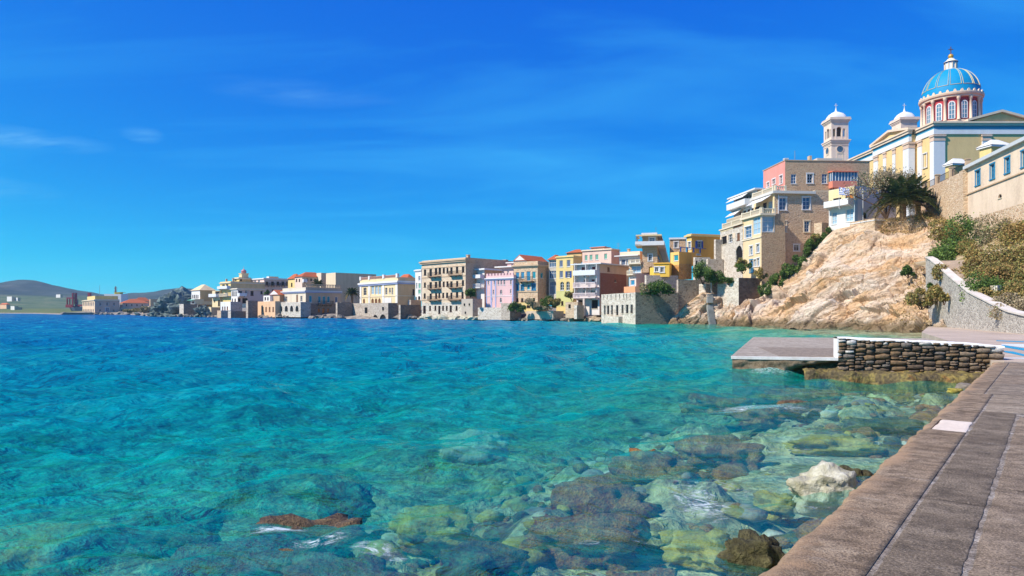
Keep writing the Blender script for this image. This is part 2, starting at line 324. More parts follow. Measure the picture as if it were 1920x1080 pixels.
def sea_mat():
    t = NT('sea_water'); t.n.remove(t.b)
    co = t.new('ShaderNodeTexCoord').outputs['Object']
    d = t.new('ShaderNodeAttribute', attribute_name='depth').outputs['Fac']; fo = t.new('ShaderNodeAttribute', attribute_name='foam').outputs['Fac']
    wob = t.noise(co, 0.22, 5, 0.6)
    d = t.math('MULTIPLY', d, t.math('ADD', 0.45, t.math('MULTIPLY', wob, 1.1)))
    m1 = t.new('ShaderNodeMapping', {'Vector': co, 'Rotation': (0, 0, R(20)), 'Scale': (0.45, 1.0, 1)}).outputs[0]
    h1 = t.noise(m1, 3.0, 6, 0.62, 0.5); h2 = t.noise(m1, 0.7, 5, 0.6, 0.4)
    hh = t.math('ADD', t.math('MULTIPLY', h1, 0.45), t.math('MULTIPLY', h2, 0.9))
    bp = t.new('ShaderNodeBump', {'Height': hh, 'Strength': 0.5, 'Distance': 0.25}).outputs[0]; bpd = t.new('ShaderNodeBump', {'Height': hh, 'Strength': 1.0, 'Distance': 1.5}).outputs[0]
    # light lost on the way through the water: red first
    ex = lambda s: t.math('POWER', 2.71828, t.math('MULTIPLY', d, -s))
    tint = t.new('ShaderNodeCombineXYZ', {0: ex(0.36), 1: ex(0.02), 2: ex(0.08)}).outputs[0]
    tr = t.new('ShaderNodeBsdfTransparent', {'Color': tint}).outputs[0]
    body = t.ramp(t.math('DIVIDE', d, 14.0), [(0.0, (0.0, 0.56, 0.32)), (0.10, (0.0, 0.66, 0.49)), (0.22, (0.0, 0.48, 0.55)), (0.45, (0.0, 0.24, 0.45)), (1.0, (0.0, 0.10, 0.34))])
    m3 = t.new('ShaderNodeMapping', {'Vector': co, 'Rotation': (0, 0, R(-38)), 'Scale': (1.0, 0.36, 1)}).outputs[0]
    ripple_tone = t.math('ADD', t.math('MULTIPLY', t.noise(m3, 3.0, 7, 0.68, 1.0), 0.55), t.math('MULTIPLY', t.noise(m3, 0.6, 5, 0.6, 0.7), 0.45))
    body = t.mix(t.ramp(ripple_tone, [(0.39, (0.95,)*3), (0.475, (0, 0, 0))]), body, t.mix(1.0, body, (0.2, 0.42, 0.58), 'MULTIPLY'))  # dark side of the ripples painted into the water colour by stretched noise
    body = t.mix(t.ramp(ripple_tone, [(0.53, (0, 0, 0)), (0.61, (0.6,)*3)]), body, (0.03, 0.68, 0.64))  # bright ripple faces painted in as lighter streaks
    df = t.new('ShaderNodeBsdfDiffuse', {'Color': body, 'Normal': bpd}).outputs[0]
    murk = t.math('SUBTRACT', 1.0, ex(0.27))
    b1 = t.new('ShaderNodeMixShader', {0: t.math('MULTIPLY', murk, 0.97), 1: tr, 2: df}).outputs[0]
    gl = t.new('ShaderNodeBsdfGlossy', {'Color': (1, 1, 1, 1), 'Roughness': 0.06, 'Normal': bp}).outputs[0]
    fr = t.new('ShaderNodeFresnel', {'IOR': 1.33, 'Normal': bp}).outputs[0]
    b2 = t.new('ShaderNodeMixShader', {0: t.math('MULTIPLY', t.math('POWER', t.math('MINIMUM', fr, 0.75), 1.5), 0.24), 1: b1, 2: gl}).outputs[0]
    fn = t.noise(m1, 9.0, 8, 0.8, 1.6)
    ff = t.ramp(t.math('MULTIPLY', fo, t.ramp(fn, [(0.40, (0, 0, 0)), (0.66, (1, 1, 1))])), [(0.22, (0, 0, 0)), (0.7, (0.7,)*3)])
    fd = t.new('ShaderNodeBsdfDiffuse', {'Color': (0.8, 0.86, 0.88, 1)}).outputs[0]
    b3 = t.new('ShaderNodeMixShader', {0: ff, 1: b2, 2: fd}).outputs[0]
    t.l.new(b3, t.out.inputs[0]); return t.mat
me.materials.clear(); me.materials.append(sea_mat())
sea = tag(link('sea', me), kind='structure')
# ---------------------------------------------------------------- boulders
def rock_mat(name, stops, scale=1.4, bump=0.6, rough=0.85):
    t = NT(name); co = t.new('ShaderNodeTexCoord').outputs['Object']
    n = t.noise(co, scale, 7, 0.62, 0.4); n2 = t.noise(co, scale*7, 5, 0.65)
    c = t.ramp(n, stops); c = t.mix(t.ramp(n2, [(0.35, (0.6,)*3), (0.6, (0, 0, 0))]), c, stops[0][1])
    t.base(c, rough, 0.35); t.bump(t.math('ADD', n, t.math('MULTIPLY', n2, 0.6)), bump, 0.12); return t.mat
RK_BROWN = rock_mat('brown_weedy_rock', [(0.3, (0.09, 0.035, 0.012)), (0.44, (0.38, 0.16, 0.055)), (0.56, (0.58, 0.28, 0.08)), (0.68, (0.72, 0.50, 0.20))], 4.2, 1.2)
RK_WET = rock_mat('wet_brown_rock', [(0.3, (0.05, 0.03, 0.015)), (0.46, (0.19, 0.12, 0.06)), (0.58, (0.30, 0.19, 0.085)), (0.70, (0.42, 0.31, 0.14))], 3.8, 1.2, 0.55)
RK_OLIVE = rock_mat('barnacled_rock', [(0.3, (0.03, 0.026, 0.012)), (0.5, (0.12, 0.105, 0.04)), (0.75, (0.30, 0.26, 0.11))], 3.0, 1.0)
RK_PALE = rock_mat('pale_rock', [(0.3, (0.30, 0.27, 0.15)), (0.5, (0.55, 0.52, 0.40)), (0.7, (0.66, 0.64, 0.55))], 2.0)
RK_YEL = rock_mat('yellow_weed_rock', [(0.3, (0.14, 0.11, 0.02)), (0.5, (0.40, 0.33, 0.06)), (0.7, (0.52, 0.47, 0.18))], 2.0)
RK_GREY = rock_mat('grey_shore_rock', [(0.3, (0.10, 0.085, 0.07)), (0.5, (0.27, 0.23, 0.18)), (0.7, (0.42, 0.37, 0.30))], 0.8)
RK_TAN = rock_mat('tan_shore_rock', [(0.3, (0.20, 0.13, 0.07)), (0.5, (0.45, 0.33, 0.20)), (0.7, (0.58, 0.48, 0.36))], 0.8)
RK_GREEN = rock_mat('green_grey_rock', [(0.3, (0.05, 0.07, 0.065)), (0.5, (0.14, 0.19, 0.17)), (0.72, (0.30, 0.36, 0.32))], 0.35)
def boulder(name, loc, size, mat, seed=0, rough=0.33, sub=4, rz=0.0, boxy=0.25, parent=None, freq=1.6, flat=False):
    bm = bmesh.new(); bmesh.ops.create_icosphere(bm, subdivisions=sub, radius=1.0)
    co = np.array([v.co[:] for v in bm.verts])
    s = seed*7.7
    co = co/np.maximum(np.abs(co).max(1, keepdims=True), 0.3)**boxy
    n = rough*fbm(co[:, 0]*freq+s, co[:, 1]*freq+s*0.3, co[:, 2]*freq-s, 5, 0.55)
    n = n-0.35*rough*np.abs(vnoise(co[:, 0]*freq*2.2+s, co[:, 1]*freq*2.2, co[:, 2]*freq*2.2))
    co = co*(1+n)[:, None]*np.array(size)
    for v, c in zip(bm.verts, co): v.co = c
    me = bpy.data.meshes.new(name); bm.to_mesh(me); bm.free(); me.materials.append(mat)
    me.polygons.foreach_set('use_smooth', [not flat]*len(me.polygons)); me.update()
    return link(name, me, parent, loc, rz)
def at_z(px, py, z):
    Y = F*(CH-z)/(py-HZ); return Vector((kx(px)*Y, Y, z))
# loose stones strewn over the shallow bed
def bed_z(x, y):
    d = sea_depth(x, y); return -d+np.minimum(np.clip(fbm(x*0.75, y*0.75, 1.0, 5, 0.55), -0.2, 2)*np.clip(1.3-d*0.22, 0.2, 1)*0.42, d*0.55)
bm_ = bmesh.new(); bmesh.ops.create_icosphere(bm_, subdivisions=2, radius=1.0); iv = np.array([v.co[:] for v in bm_.verts]); itf = np.array([[v.index for v in f.verts] for f in bm_.faces]); bm_.free()
rp = np.random.default_rng(21); NP = 3600; qd = rp.uniform(-0.2, 1, NP)**2*9+0.15; al = rp.uniform(-4, 22, NP)
pxs, pys = QO.x-QW.x*qd+QD.x*al, QO.y-QW.y*qd+QD.y*al; keep = fbm(pxs*0.5, pys*0.5, 6.0, 3) > -0.25; pxs, pys = pxs[keep], pys[keep]; NP = len(pxs)
pz = bed_z(pxs, pys); ps = np.exp(rp.normal(-2.45, 0.55, NP)); V_ = []; 
for i in range(NP):
    c = iv*(1+0.28*vnoise(iv[:, 0]*1.5+i*3.1, iv[:, 1]*1.5, iv[:, 2]*1.5-i))[:, None]*np.array([ps[i]*rp.uniform(0.8, 1.6), ps[i]*rp.uniform(0.7, 1.2), ps[i]*rp.uniform(0.4, 0.8)]); a = rp.uniform(0, 6.28); ca_, sa_ = math.cos(a), math.sin(a)
    V_.append(np.stack([c[:, 0]*ca_-c[:, 1]*sa_+pxs[i], c[:, 0]*sa_+c[:, 1]*ca_+pys[i], c[:, 2]+pz[i]], 1))
V_ = np.concatenate(V_); nf_ = len(itf); Fc = (itf[None]+(np.arange(NP)*len(iv))[:, None, None]).reshape(-1, 3)
me = bpy.data.meshes.new('seabed_stones'); me.vertices.add(len(V_)); me.vertices.foreach_set('co', V_.astype(np.float32).ravel()); me.loops.add(Fc.size); me.loops.foreach_set('vertex_index', Fc.ravel().astype(np.int32)); me.polygons.add(len(Fc)); me.polygons.foreach_set('loop_start', np.arange(0, Fc.size, 3, dtype=np.int32)); me.polygons.foreach_set('loop_total', np.full(len(Fc), 3, np.int32))
for m_ in (RK_BROWN, RK_OLIVE, RK_YEL, RK_PALE, RK_GREY): me.materials.append(m_)
me.polygons.foreach_set('material_index', np.repeat(rp.choice(5, NP, p=[0.50, 0.18, 0.20, 0.06, 0.06]), nf_).astype(np.int32)); me.polygons.foreach_set('use_smooth', [True]*len(Fc)); me.update(calc_edges=True)
tag(link('seabed_stones', me), 'loose brown and yellow stones strewn over the shallow seabed', 'stones', kind='stuff')
SR = 'rocks off the quay'
# px, py, z of centre, half sizes, material, label
for i, (px, py, z, sz, m, lb) in enumerate([
    (1350, 838, -0.33, (0.72, 0.42, 0.30), RK_BROWN, 'flat brown weedy rock under water, farthest of the brown row off the quay'),
    (1222, 872, -0.33, (0.62, 0.45, 0.32), RK_BROWN, 'brown weedy rock under water with ochre top, second of the brown row'),
    (1140, 930, -0.32, (0.66, 0.38, 0.32), RK_BROWN, 'brown ridge-shaped rock under water with dark hollow at its end'),
    (1095, 992, -0.33, (0.70, 0.40, 0.32), RK_BROWN, 'broad brown rock under water, the one nearest the picture bottom in the brown row'),
    (575, 1004, -0.10, (0.55, 0.30, 0.22), RK_WET, 'brown rock just breaking the surface amid white spray'),
    (470, 1062, -0.22, (0.75, 0.35, 0.28), RK_WET, 'low dark rock awash along the bottom edge, beside the spray'),
    (660, 1088, -0.17, (0.66, 0.30, 0.26), RK_WET, 'rusty weed-covered rock awash at the bottom edge of the picture'),
    (1540, 914, -0.02, (0.42, 0.26, 0.30), RK_PALE, 'pale whitish boulder rising from the water beside the quay'),
    (1592, 900, -0.08, (0.26, 0.22, 0.20), RK_OLIVE, 'small dark green rock wedged between the pale boulder and quay'),
    (1412, 1040, 0.0, (0.31, 0.22, 0.25), RK_OLIVE, 'rough olive barnacled boulder standing out of the water by the quay'),
    (1452, 938, -0.28, (0.25, 0.18, 0.16), RK_YEL, 'small yellow rock under water left of the pale boulder'),
    (1320, 1022, -0.38, (0.42, 0.26, 0.2), RK_YEL, 'flat yellow slab under water beside the olive boulder'),
    (1492, 758, -0.02, (0.34, 0.3, 0.16), RK_WET, 'small brown rock tip above water in the shallows before the pier'),
    (1440, 772, -0.3, (0.9, 0.6, 0.28), RK_BROWN, 'dark rock under the white foam patch before the pier'),
    (1345, 748, -0.42, (1.0, 0.5, 0.3), RK_BROWN, 'dark reef rock under water left of the foam patch'),
    (1520, 738, -0.35, (1.2, 0.45, 0.28), RK_BROWN, 'long dark reef rock under water below the stone wall'),
    (885, 832, -0.5, (0.7, 0.4, 0.3), RK_PALE, 'pale sandy rock under turquoise water, alone in mid bay'),
    (90, 1032, -0.42, (0.75, 0.4, 0.3), RK_YEL, 'pale yellow rock under water in the lower left corner'),
    (330, 1000, -0.75, (0.6, 0.35, 0.3), RK_OLIVE, 'dark green rock under water near the lower left corner'),
    (905, 1050, -0.30, (0.45, 0.3, 0.22), RK_OLIVE, 'olive weedy rock under water at bottom middle'),
    (1215, 1085, -0.2, (0.35, 0.2, 0.18), RK_BROWN, 'brown rock awash at the bottom edge left of the olive boulder'),
    (800, 985, -0.5, (0.55, 0.3, 0.25), RK_YEL, 'yellowish flat rock under water at lower middle'),
    (1660, 800, -0.3, (0.8, 0.45, 0.22), RK_OLIVE, 'greenish rock under the shallows along the quay edge'),
    (1560, 830, -0.36, (0.8, 0.4, 0.22), RK_YEL, 'yellow-green flat rock under the shallows near the quay'),
    (650, 935, -0.75, (0.45, 0.3, 0.3), RK_OLIVE, 'small dark rock under green water in the lower middle left')]):
    p = at_z(px, py, z); p.z -= 0.15 if m is RK_BROWN else 0.06
    tag(boulder('sea_rock', p, sz, m, i+1, 0.36, 4, random.uniform(-0.35, 0.35)), lb, 'rock', SR)
# ---------------------------------------------------------------- quay in the foreground
QRZ = math.atan2(QW.y, QW.x)
quay = empty('quay', (QO.x, QO.y, 0.7), QRZ); tag(quay, kind='structure')
def worn(name, cols, edge=None, speck=0.0):
    t = NT(name); co = t.new('ShaderNodeTexCoord').outputs['Object']
    st_ = t.new('ShaderNodeMapping', {'Vector': co, 'Rotation': (0, 0, R(-50)), 'Scale': (0.5, 1.6, 1)}).outputs[0]
    n1 = t.noise(st_, 1.1, 9, 0.68, 0.4); n2 = t.noise(co, 5.0, 8, 0.7); n3 = t.noise(co, 60, 4, 0.7); n4 = t.noise(co, 1.3, 8, 0.68, 0.8); n5 = t.noise(st_, 3.3, 7, 0.7)
    c = t.ramp(n1, [(0.30, cols[0]), (0.48, cols[1]), (0.66, cols[2])])
    c = t.mix(t.ramp(n2, [(0.38, (0.75,)*3), (0.55, (0, 0, 0))]), c, sc3(cols[0], 0.55))
    c = t.mix(t.ramp(n5, [(0.60, (0, 0, 0)), (0.75, (0.55,)*3)]), c, (0.62, 0.56, 0.48))
    c = t.mix(t.ramp(n3, [(0.36, (0.85,)*3), (0.52, (0, 0, 0))]), c, sc3(cols[0], 0.35))
    c = t.mix(t.ramp(n3, [(0.56, (0, 0, 0)), (0.72, (0.5+speck,)*3)]), c, sc3(cols[2], 1.5))
    if edge:
        x = t.new('ShaderNodeSeparateXYZ', {0: co}).outputs[0]
        f = t.ramp(t.math('ADD', x, t.math('MULTIPLY', t.math('SUBTRACT', n4, 0.5), 1.1)), [(0.02, (0.7,)*3), (0.20, (0, 0, 0))]); c = t.mix(f, c, edge)
    t.base(c, 0.9, 0.25); t.bump(t.math('ADD', t.math('ADD', n2, t.math('MULTIPLY', n3, 0.7)), t.math('MULTIPLY', n1, 0.8)), 0.9, 0.03); return t.mat
M_KERB = worn('kerb_concrete', ((0.20, 0.135, 0.08), (0.36, 0.255, 0.16), (0.50, 0.37, 0.24)), (0.46, 0.29, 0.16))
M_AGG = worn('aggregate_paving', ((0.15, 0.11, 0.072), (0.245, 0.185, 0.125), (0.35, 0.27, 0.185)), None, 0.4)
M_AGG2 = worn('light_aggregate_paving', ((0.21, 0.15, 0.098), (0.33, 0.245, 0.165), (0.45, 0.34, 0.235)), None, 0.4)
M_BAND = worn('smooth_concrete', ((0.23, 0.175, 0.12), (0.35, 0.27, 0.19), (0.50, 0.40, 0.29)))
M_LIME = worn('lime_mortar', ((0.20, 0.155, 0.11), (0.38, 0.31, 0.24), (0.62, 0.55, 0.46)))
M_SLAB = concrete('pale_slab', lin((235, 218, 198)), lin((205, 185, 165)), 2.0, None, 0.3)
def strip(name, x0, x1, y0, y1, mat, edge=False, z=0.0, st=0.06):
    ny = max(3, int((y1-y0)/st)); ys = np.linspace(y0, y1, ny)
    if edge:
        prof = [(x0+0.06, -2.2), (x0+0.03, -0.5), (x0+0.0, -0.10), (x0+0.012, -0.035), (x0+0.045, -0.006), (x0+0.10, 0.0)]+[(x0+0.10+(x1-x0-0.10)*i/9, 0.0) for i in range(1, 10)]+[(x1+0.0, -0.05)]
    else:
        prof = [(x0, -0.05), (x0, -0.004), (x0+0.008, 0.0)]+[(x0+0.008+(x1-x0-0.016)*i/7, 0.0) for i in range(1, 8)]+[(x1, -0.004), (x1, -0.05)]
    px_ = np.array([p[0] for p in prof]); pz = np.array([p[1] for p in prof])
    Xg, Yg = np.meshgrid(px_, ys); Zg = np.broadcast_to(pz, Xg.shape).copy()+z
    w = 0.010*fbm(Xg*5, Yg*5, 2.0, 4)
    if edge:
        near = np.exp(-((Xg-x0)/0.09)**2)
        Xg = Xg+near*(0.012*fbm(Yg*1.8, Zg*3, 7.0, 4)+0.02*fbm(Yg*9, Zg*9, 1.0, 4)-0.03*np.clip(fbm(Yg*4, Zg*2, 9.0, 2)-0.45, 0, 1)); Zg = Zg+near*0.018*fbm(Yg*3.5, Xg*6, 5.0, 4)-near*0.012
    else:
        e = np.minimum(Xg-x0, x1-Xg); ed = np.exp(-(e/0.02)**2); sgn = np.where(Xg < (x0+x1)/2, 1, -1)
        Xg = Xg+ed*sgn*np.clip(0.006+0.012*fbm(Yg*6+x0*9, x0, 3.0, 4), 0, 0.03)
    Zg = Zg+w*0.25
    Zg[0, :] -= 0.004; Zg[-1, :] -= 0.004
    return link(name, grid_mesh(name, Xg, Yg, Zg, mat), quay)
b = MB(); b.box(0.25, -8, -2.2, 14, 60, -0.008); b.build('quay_bed', M_LIME, quay)
strip('kerb_slab', 0.0, 0.535, -7.0, 6.55, M_KERB, True)
strip('kerb_slab', 0.0, 0.535, 7.62, 11.75, M_KERB, True)
strip('kerb_slab', 0.0, 0.40, 11.78, 21.7, M_KERB, True)
strip('kerb_slab', 0.0, 0.13, 6.56, 7.61, M_KERB, True)
strip('patch_slab', 0.145, 0.535, 6.57, 7.60, M_SLAB)
strip('concrete_band', 0.56, 6.0, 9.0, 11.74, M_BAND)
for k in range(5): strip('paving_slab', 0.562, 0.995, -7.0+k*3.2, -7.0+(k+1)*3.2-0.012, M_AGG)
for c in range(4):
    for k in range(6):
        y0 = -7.0+k*2.62-(0.7 if c % 2 else 0.12); y1 = min(y0+2.605, 8.98)
        strip('paving_slab', 1.022+c*1.15, 1.022+c*1.15+1.13, y0, y1, M_AGG2 if c == 0 else M_AGG, False, 0.0, 0.1)
for c in range(4):
    for k in range(4): strip('paving_slab', 0.42+c*1.35, 0.42+c*1.35+1.335, 11.78+k*2.48, 11.78+(k+1)*2.48-0.014, M_AGG2 if (c+k) % 2 else M_BAND, False, 0.0, 0.1)
# promenade beyond the pier, with blue-white painted marks
prom = MB(); pts = [(15.3, 21.8), (22, 14), (60, 30), (60, 70), (41.5, 68.0), (38.6, 63.5), (30, 50), (23, 36)]
prom.add([(x, y, 0.70) for x, y in pts]+[(x, y, -1.5) for x, y in pts], [tuple(range(8))]+[(i, 8+i, 8+(i+1) % 8, (i+1) % 8) for i in range(8)])
pr = tag(prom.build('promenade', concrete('promenade_concrete', lin((200, 180, 160)), lin((165, 147, 130)), 0.5)), kind='structure')
MB_ = MB(); BLUEP = paint((40, 165, 200)); WHITEP = paint((235, 240, 240))
def mark(p0, p1, p2, p3, mat, nm='painted_stripe'):
    m = MB(); m.add([at_z(*p, 0.706) for p in (p0, p1, p2, p3)], [(0, 1, 2, 3)]); o = m.build(nm, mat, pr)
mark((1868, 638.0), (1990, 642.5), (1990, 644.5), (1868, 639.5), BLUEP)
mark((1878, 646.5), (1990, 663), (1990, 670), (1878, 650), BLUEP)
mark((1876, 657), (1900, 659), (1990, 682), (1880, 659.5), BLUEP)
m = MB(); m.add([at_z(*p, 0.703) for p in ((1876, 645), (1990, 645.5), (1990, 660), (1878, 646.3))], [(0, 1, 2, 3)]); m.build('painted_field', WHITEP, pr)
m = MB(); m.add([at_z(*p, 0.703) for p in ((1876, 670.5), (2000, 671.5), (2000, 674), (1876, 671.5))], [(0, 1, 2, 3)]); m.build('painted_line', WHITEP, pr)
# ---------------------------------------------------------------- pier
PA, PC, PD, PE = Vector((7.71, 23.9)), Vector((15.75, 22.0)), Vector((14.6, 41.2)), Vector((24.0, 39.5))
pd = (PC-PA).normalized(); pn = Vector((pd.y, -pd.x))         # pn points at the viewer
pier = empty('pier', (PA.x, PA.y, 0.0), math.atan2(pd.y, pd.x)); tag(pier, 'low concrete bathing pier with paved top and white painted edge', 'pier')
def loc2(v): d = v-PA; return (d.dot(pd), -d.dot(pn))         # local x along the front, y away from the viewer
D2, E2, C2 = loc2(PD), loc2(PE), loc2(PC)
M_PIER = worn('weathered_pier_concrete', ((0.20, 0.13, 0.07), (0.33, 0.235, 0.14), (0.46, 0.36, 0.24)))
M_PTOP = worn('pier_top_concrete', ((0.36, 0.29, 0.215), (0.50, 0.42, 0.32), (0.60, 0.51, 0.40)))
b = MB(); b.add([(0.02, 0.02, 0.688), (C2[0], 0.02, 0.688), (E2[0], E2[1], 0.688), (D2[0], D2[1], 0.688)], [(0, 1, 2, 3)]); b.build('pier_top', M_PTOP, pier)
nx, nz = 120, 26                                              # eroded front face with a hollow
u = np.linspace(0, 3.75, nx); v = np.linspace(-0.9, 0.672, nz); U, V = np.meshgrid(u, v)
cav = np.clip((U-1.7)/0.5, 0, 1)*np.clip((0.36+0.22*np.clip((U-2.0)/1.2, 0, 1)-V)/0.12, 0, 1)
Yd = 0.035*fbm(U*3, V*6, 4.0, 5)+cav*(0.55+0.2*fbm(U*2, V*3, 8.0, 3))-0.10*np.clip(0.3-V, 0, 1)*(1-cav)
Yd[-1, :] = 0.0
link('pier_front', grid_mesh('pier_front', U, Yd, V, M_PIER), pier)
v2 = np.linspace(0, 18.6, 60); U2, V2 = np.meshgrid(v2, np.linspace(-0.9, 0.672, 12)); dl = Vector(D2).normalized()
link('pier_side', grid_mesh('pier_side', U2*dl.x-0.03*fbm(U2*2, V2*4, 1.0, 4), U2*dl.y, V2, M_PIER), pier)
PW = paint((240, 236, 228), 0.8)
b = MB(); b.box(-0.03, -0.03, 0.60, 3.42, 0.10, 0.697); b.build('white_edge', concrete('flaking_white_paint', lin((245, 240, 232)), lin((215, 203, 190)), 2.5, None, 0.3), pier)
b = MB(); b.hexa([(-0.03, 0.11, 0.6), (0.12, 0.11, 0.6), (D2[0]+0.15, D2[1], 0.6), (D2[0]-0.03, D2[1], 0.6)], [(-0.03, 0.11, 0.695), (0.12, 0.11, 0.695), (D2[0]+0.15, D2[1], 0.695), (D2[0]-0.03, D2[1], 0.695)]); b.build('white_edge', M_PTOP, pier)
M_TILE = worn('pier_paving', ((0.27, 0.21, 0.15), (0.38, 0.30, 0.22), (0.47, 0.38, 0.28)))
tile = MB(); tile.box(0.006, 0.006, 0, 0.994, 1.494, 0.008); tme = tile.mesh('paving_tile', M_TILE)
for i in range(6):
    for j in range(4): link('paving_tile', tme, pier, (1.6+i*1.0, 0.5+j*1.5, 0.688))
# stone wall on the pier
swall = empty('stone_wall', (PA.x, PA.y, 0.0), math.atan2(pd.y, pd.x)); tag(swall, 'low dry stone wall with whitewashed top along the pier', 'wall')
WX0, WX1 = 3.42, C2[0]+0.12
def wtop(x): return 1.40-0.20*(x-WX0)/(WX1-WX0)-0.05*max(0, (x-WX1+1.1))
b = MB(); b.hexa([(WX0+0.03, 0.09, -0.6), (WX1-0.03, 0.09, -0.6), (WX1-0.03, 0.62, -0.6), (WX0+0.03, 0.62, -0.6)], [(WX0+0.03, 0.09, wtop(WX0)-0.05), (WX1-0.03, 0.09, wtop(WX1)-0.05), (WX1-0.03, 0.62, wtop(WX1)-0.05), (WX0+0.03, 0.62, wtop(WX0)-0.05)]); b.build('wall_core', concrete('dark_mortar', (0.12, 0.088, 0.06), (0.06, 0.045, 0.032), 2), swall)
SM = [rock_mat('wall_stone_%d' % i, [(0.3, sc3(c, 0.35)), (0.5, c), (0.72, sc3(c, 1.45))], 3.0, 0.5, 0.9) for i, c in enumerate([(0.22, 0.155, 0.10), (0.15, 0.105, 0.07), (0.30, 0.22, 0.15), (0.25, 0.16, 0.085), (0.21, 0.18, 0.15)])]
SM_W = rock_mat('whitewashed_stone', [(0.3, (0.35, 0.31, 0.26)), (0.5, (0.66, 0.63, 0.58)), (0.7, (0.76, 0.74, 0.70))], 3.0, 0.5, 0.9)
stone_me = []
for i in range(14):
    o = boulder('stone_shape', (0, 0, 0), (0.5, 0.5, 0.5), SM[0], i+40, 0.16, 2, 0, 0.92, None, 1.7); stone_me.append(o.data); bpy.data.objects.remove(o)
srnd = random.Random(11); RES = 0.02; nx_ = int((WX1-WX0)/RES); sky_ = np.full(nx_, 0.08); ns = 0
topz = np.array([wtop(WX0+i*RES)-0.045 for i in range(nx_)])
while ns < 298:
    op_ = np.where(sky_ < topz-0.03)[0]
    if len(op_) == 0: break
    i0 = op_[sky_[op_].argmin()]; zl_ = sky_[i0]
    while i0 > 0 and abs(sky_[i0-1]-zl_) < 0.035 and sky_[i0-1] < topz[i0-1]-0.03: i0 -= 1
    i1 = i0
    while i1 < nx_ and abs(sky_[i1]-zl_) < 0.035: i1 += 1
    run = (i1-i0)*RES; w = srnd.choice([0.13, 0.18, 0.24, 0.30, 0.38, 0.48])*srnd.uniform(0.85, 1.15)
    if run-w < 0.12: w = run if run < 0.8 else run/2
    hh = min(max(0.065, min(0.19, w*srnd.uniform(0.25, 0.7))), topz[i0]-zl_+0.01)
    k = max(1, int(round(w/RES))); x = WX0+i0*RES; w = k*RES
    if w > 0.07 and hh > 0.035:
        o = link('stone', stone_me[srnd.randrange(14)], swall, (x+w/2, 0.13+srnd.uniform(-0.03, 0.03), zl_+hh/2), 0, (w*1.0, 0.30, hh*1.0))
        o.rotation_euler = (srnd.uniform(-.08, .08), srnd.uniform(-.06, .06), srnd.uniform(-.08, .08))
        o.material_slots[0].link = 'OBJECT'; o.material_slots[0].material = SM_W if ((x < WX0+0.30 and zl_ > 0.6 and srnd.random() < .5) or (x > WX1-0.45 and zl_ > 0.7) or (topz[i0]-zl_-hh < 0.06 and srnd.random() < 0.25)) else SM[srnd.randrange(5)]
        ns += 1
    sky_[i0:i0+k] = zl_+hh+0.004
ux = np.linspace(WX0-0.02, WX1, 130); prof = [(0.0, -0.075), (0.0, -0.03), (0.02, -0.004), (0.08, 0.0), (0.2, 0.006), (0.4, 0.006), (0.6, 0.0), (0.66, -0.01), (0.66, -0.09)]
Ug, Pg = np.meshgrid(ux, np.arange(len(prof))); py_ = np.array([p[0] for p in prof])[Pg]; pz_ = np.array([p[1] for p in prof])[Pg]
Zc = np.vectorize(wtop)(Ug)+pz_+0.016*fbm(Ug*2.6, py_*3, 4.4, 4); Zc = np.where(pz_ < -0.05, Zc+0.055*fbm(Ug*3.1, 0.5, 1.2, 3), Zc)
M_WHW = concrete('whitewash', lin((250, 248, 244)), lin((228, 220, 210)), 2.0, None, 0.4)
link('whitewashed_cap', grid_mesh('whitewashed_cap', Ug, py_+0.02*fbm(Ug*3, py_*2, 7.7, 3), Zc, M_WHW), swall)
ends = MB(); ends.hexa([(WX0-0.015, 0.02, 0.66), (WX0+0.035, 0.02, 0.66), (WX0+0.035, 0.6, 0.66), (WX0-0.015, 0.6, 0.66)], [(WX0-0.015, 0.02, 1.33), (WX0+0.035, 0.02, 1.33), (WX0+0.035, 0.6, 1.33), (WX0-0.015, 0.6, 1.33)]); ends.build('whitewashed_end', M_WHW, swall)
# weed-covered ledge the wall stands on
u = np.linspace(2.3, C2[0]+1.0, 150); v = np.linspace(0, 1, 26); U, V = np.meshgrid(u, v)
out = 0.28+0.55*np.clip((U-3.0)/3.5, 0, 1)+0.30*fbm(U*0.9, 0.3, 2.0, 4)
Yl = 0.35-V*(out+0.45); Zl = 0.34-0.22*V**1.2-0.75*np.clip((V-0.72)/0.28, 0, 1)**1.5+0.07*fbm(U*2.4, V*4, 3.0, 5)+0.03*np.abs(fbm(U*7, V*9, 6.0, 3))
t = NT('weedy_ledge'); co = t.new('ShaderNodeTexCoord').outputs['Object']; n = t.noise(co, 1.6, 7, 0.65, 0.5); n2 = t.noise(co, 9, 5, 0.6)
c = t.ramp(n, [(0.3, (0.035, 0.026, 0.014)), (0.45, (0.16, 0.115, 0.045)), (0.56, (0.30, 0.23, 0.06)), (0.66, (0.26, 0.13, 0.03)), (0.8, (0.33, 0.30, 0.13))]); c = t.mix(t.ramp(n2, [(0.36, (0.8,)*3), (0.6, (0, 0, 0))]), c, (0.03, 0.024, 0.014)); t.base(c, 0.7, 0.4); t.bump(n2, 0.8, 0.1)
M_LEDGE = t.mat
tag(link('rock_ledge', grid_mesh('rock_ledge', U, Yl, Zl, M_LEDGE), None, (PA.x, PA.y, 0), math.atan2(pd.y, pd.x)), 'ochre weed-covered rock ledge at the foot of the pier wall', 'rock')
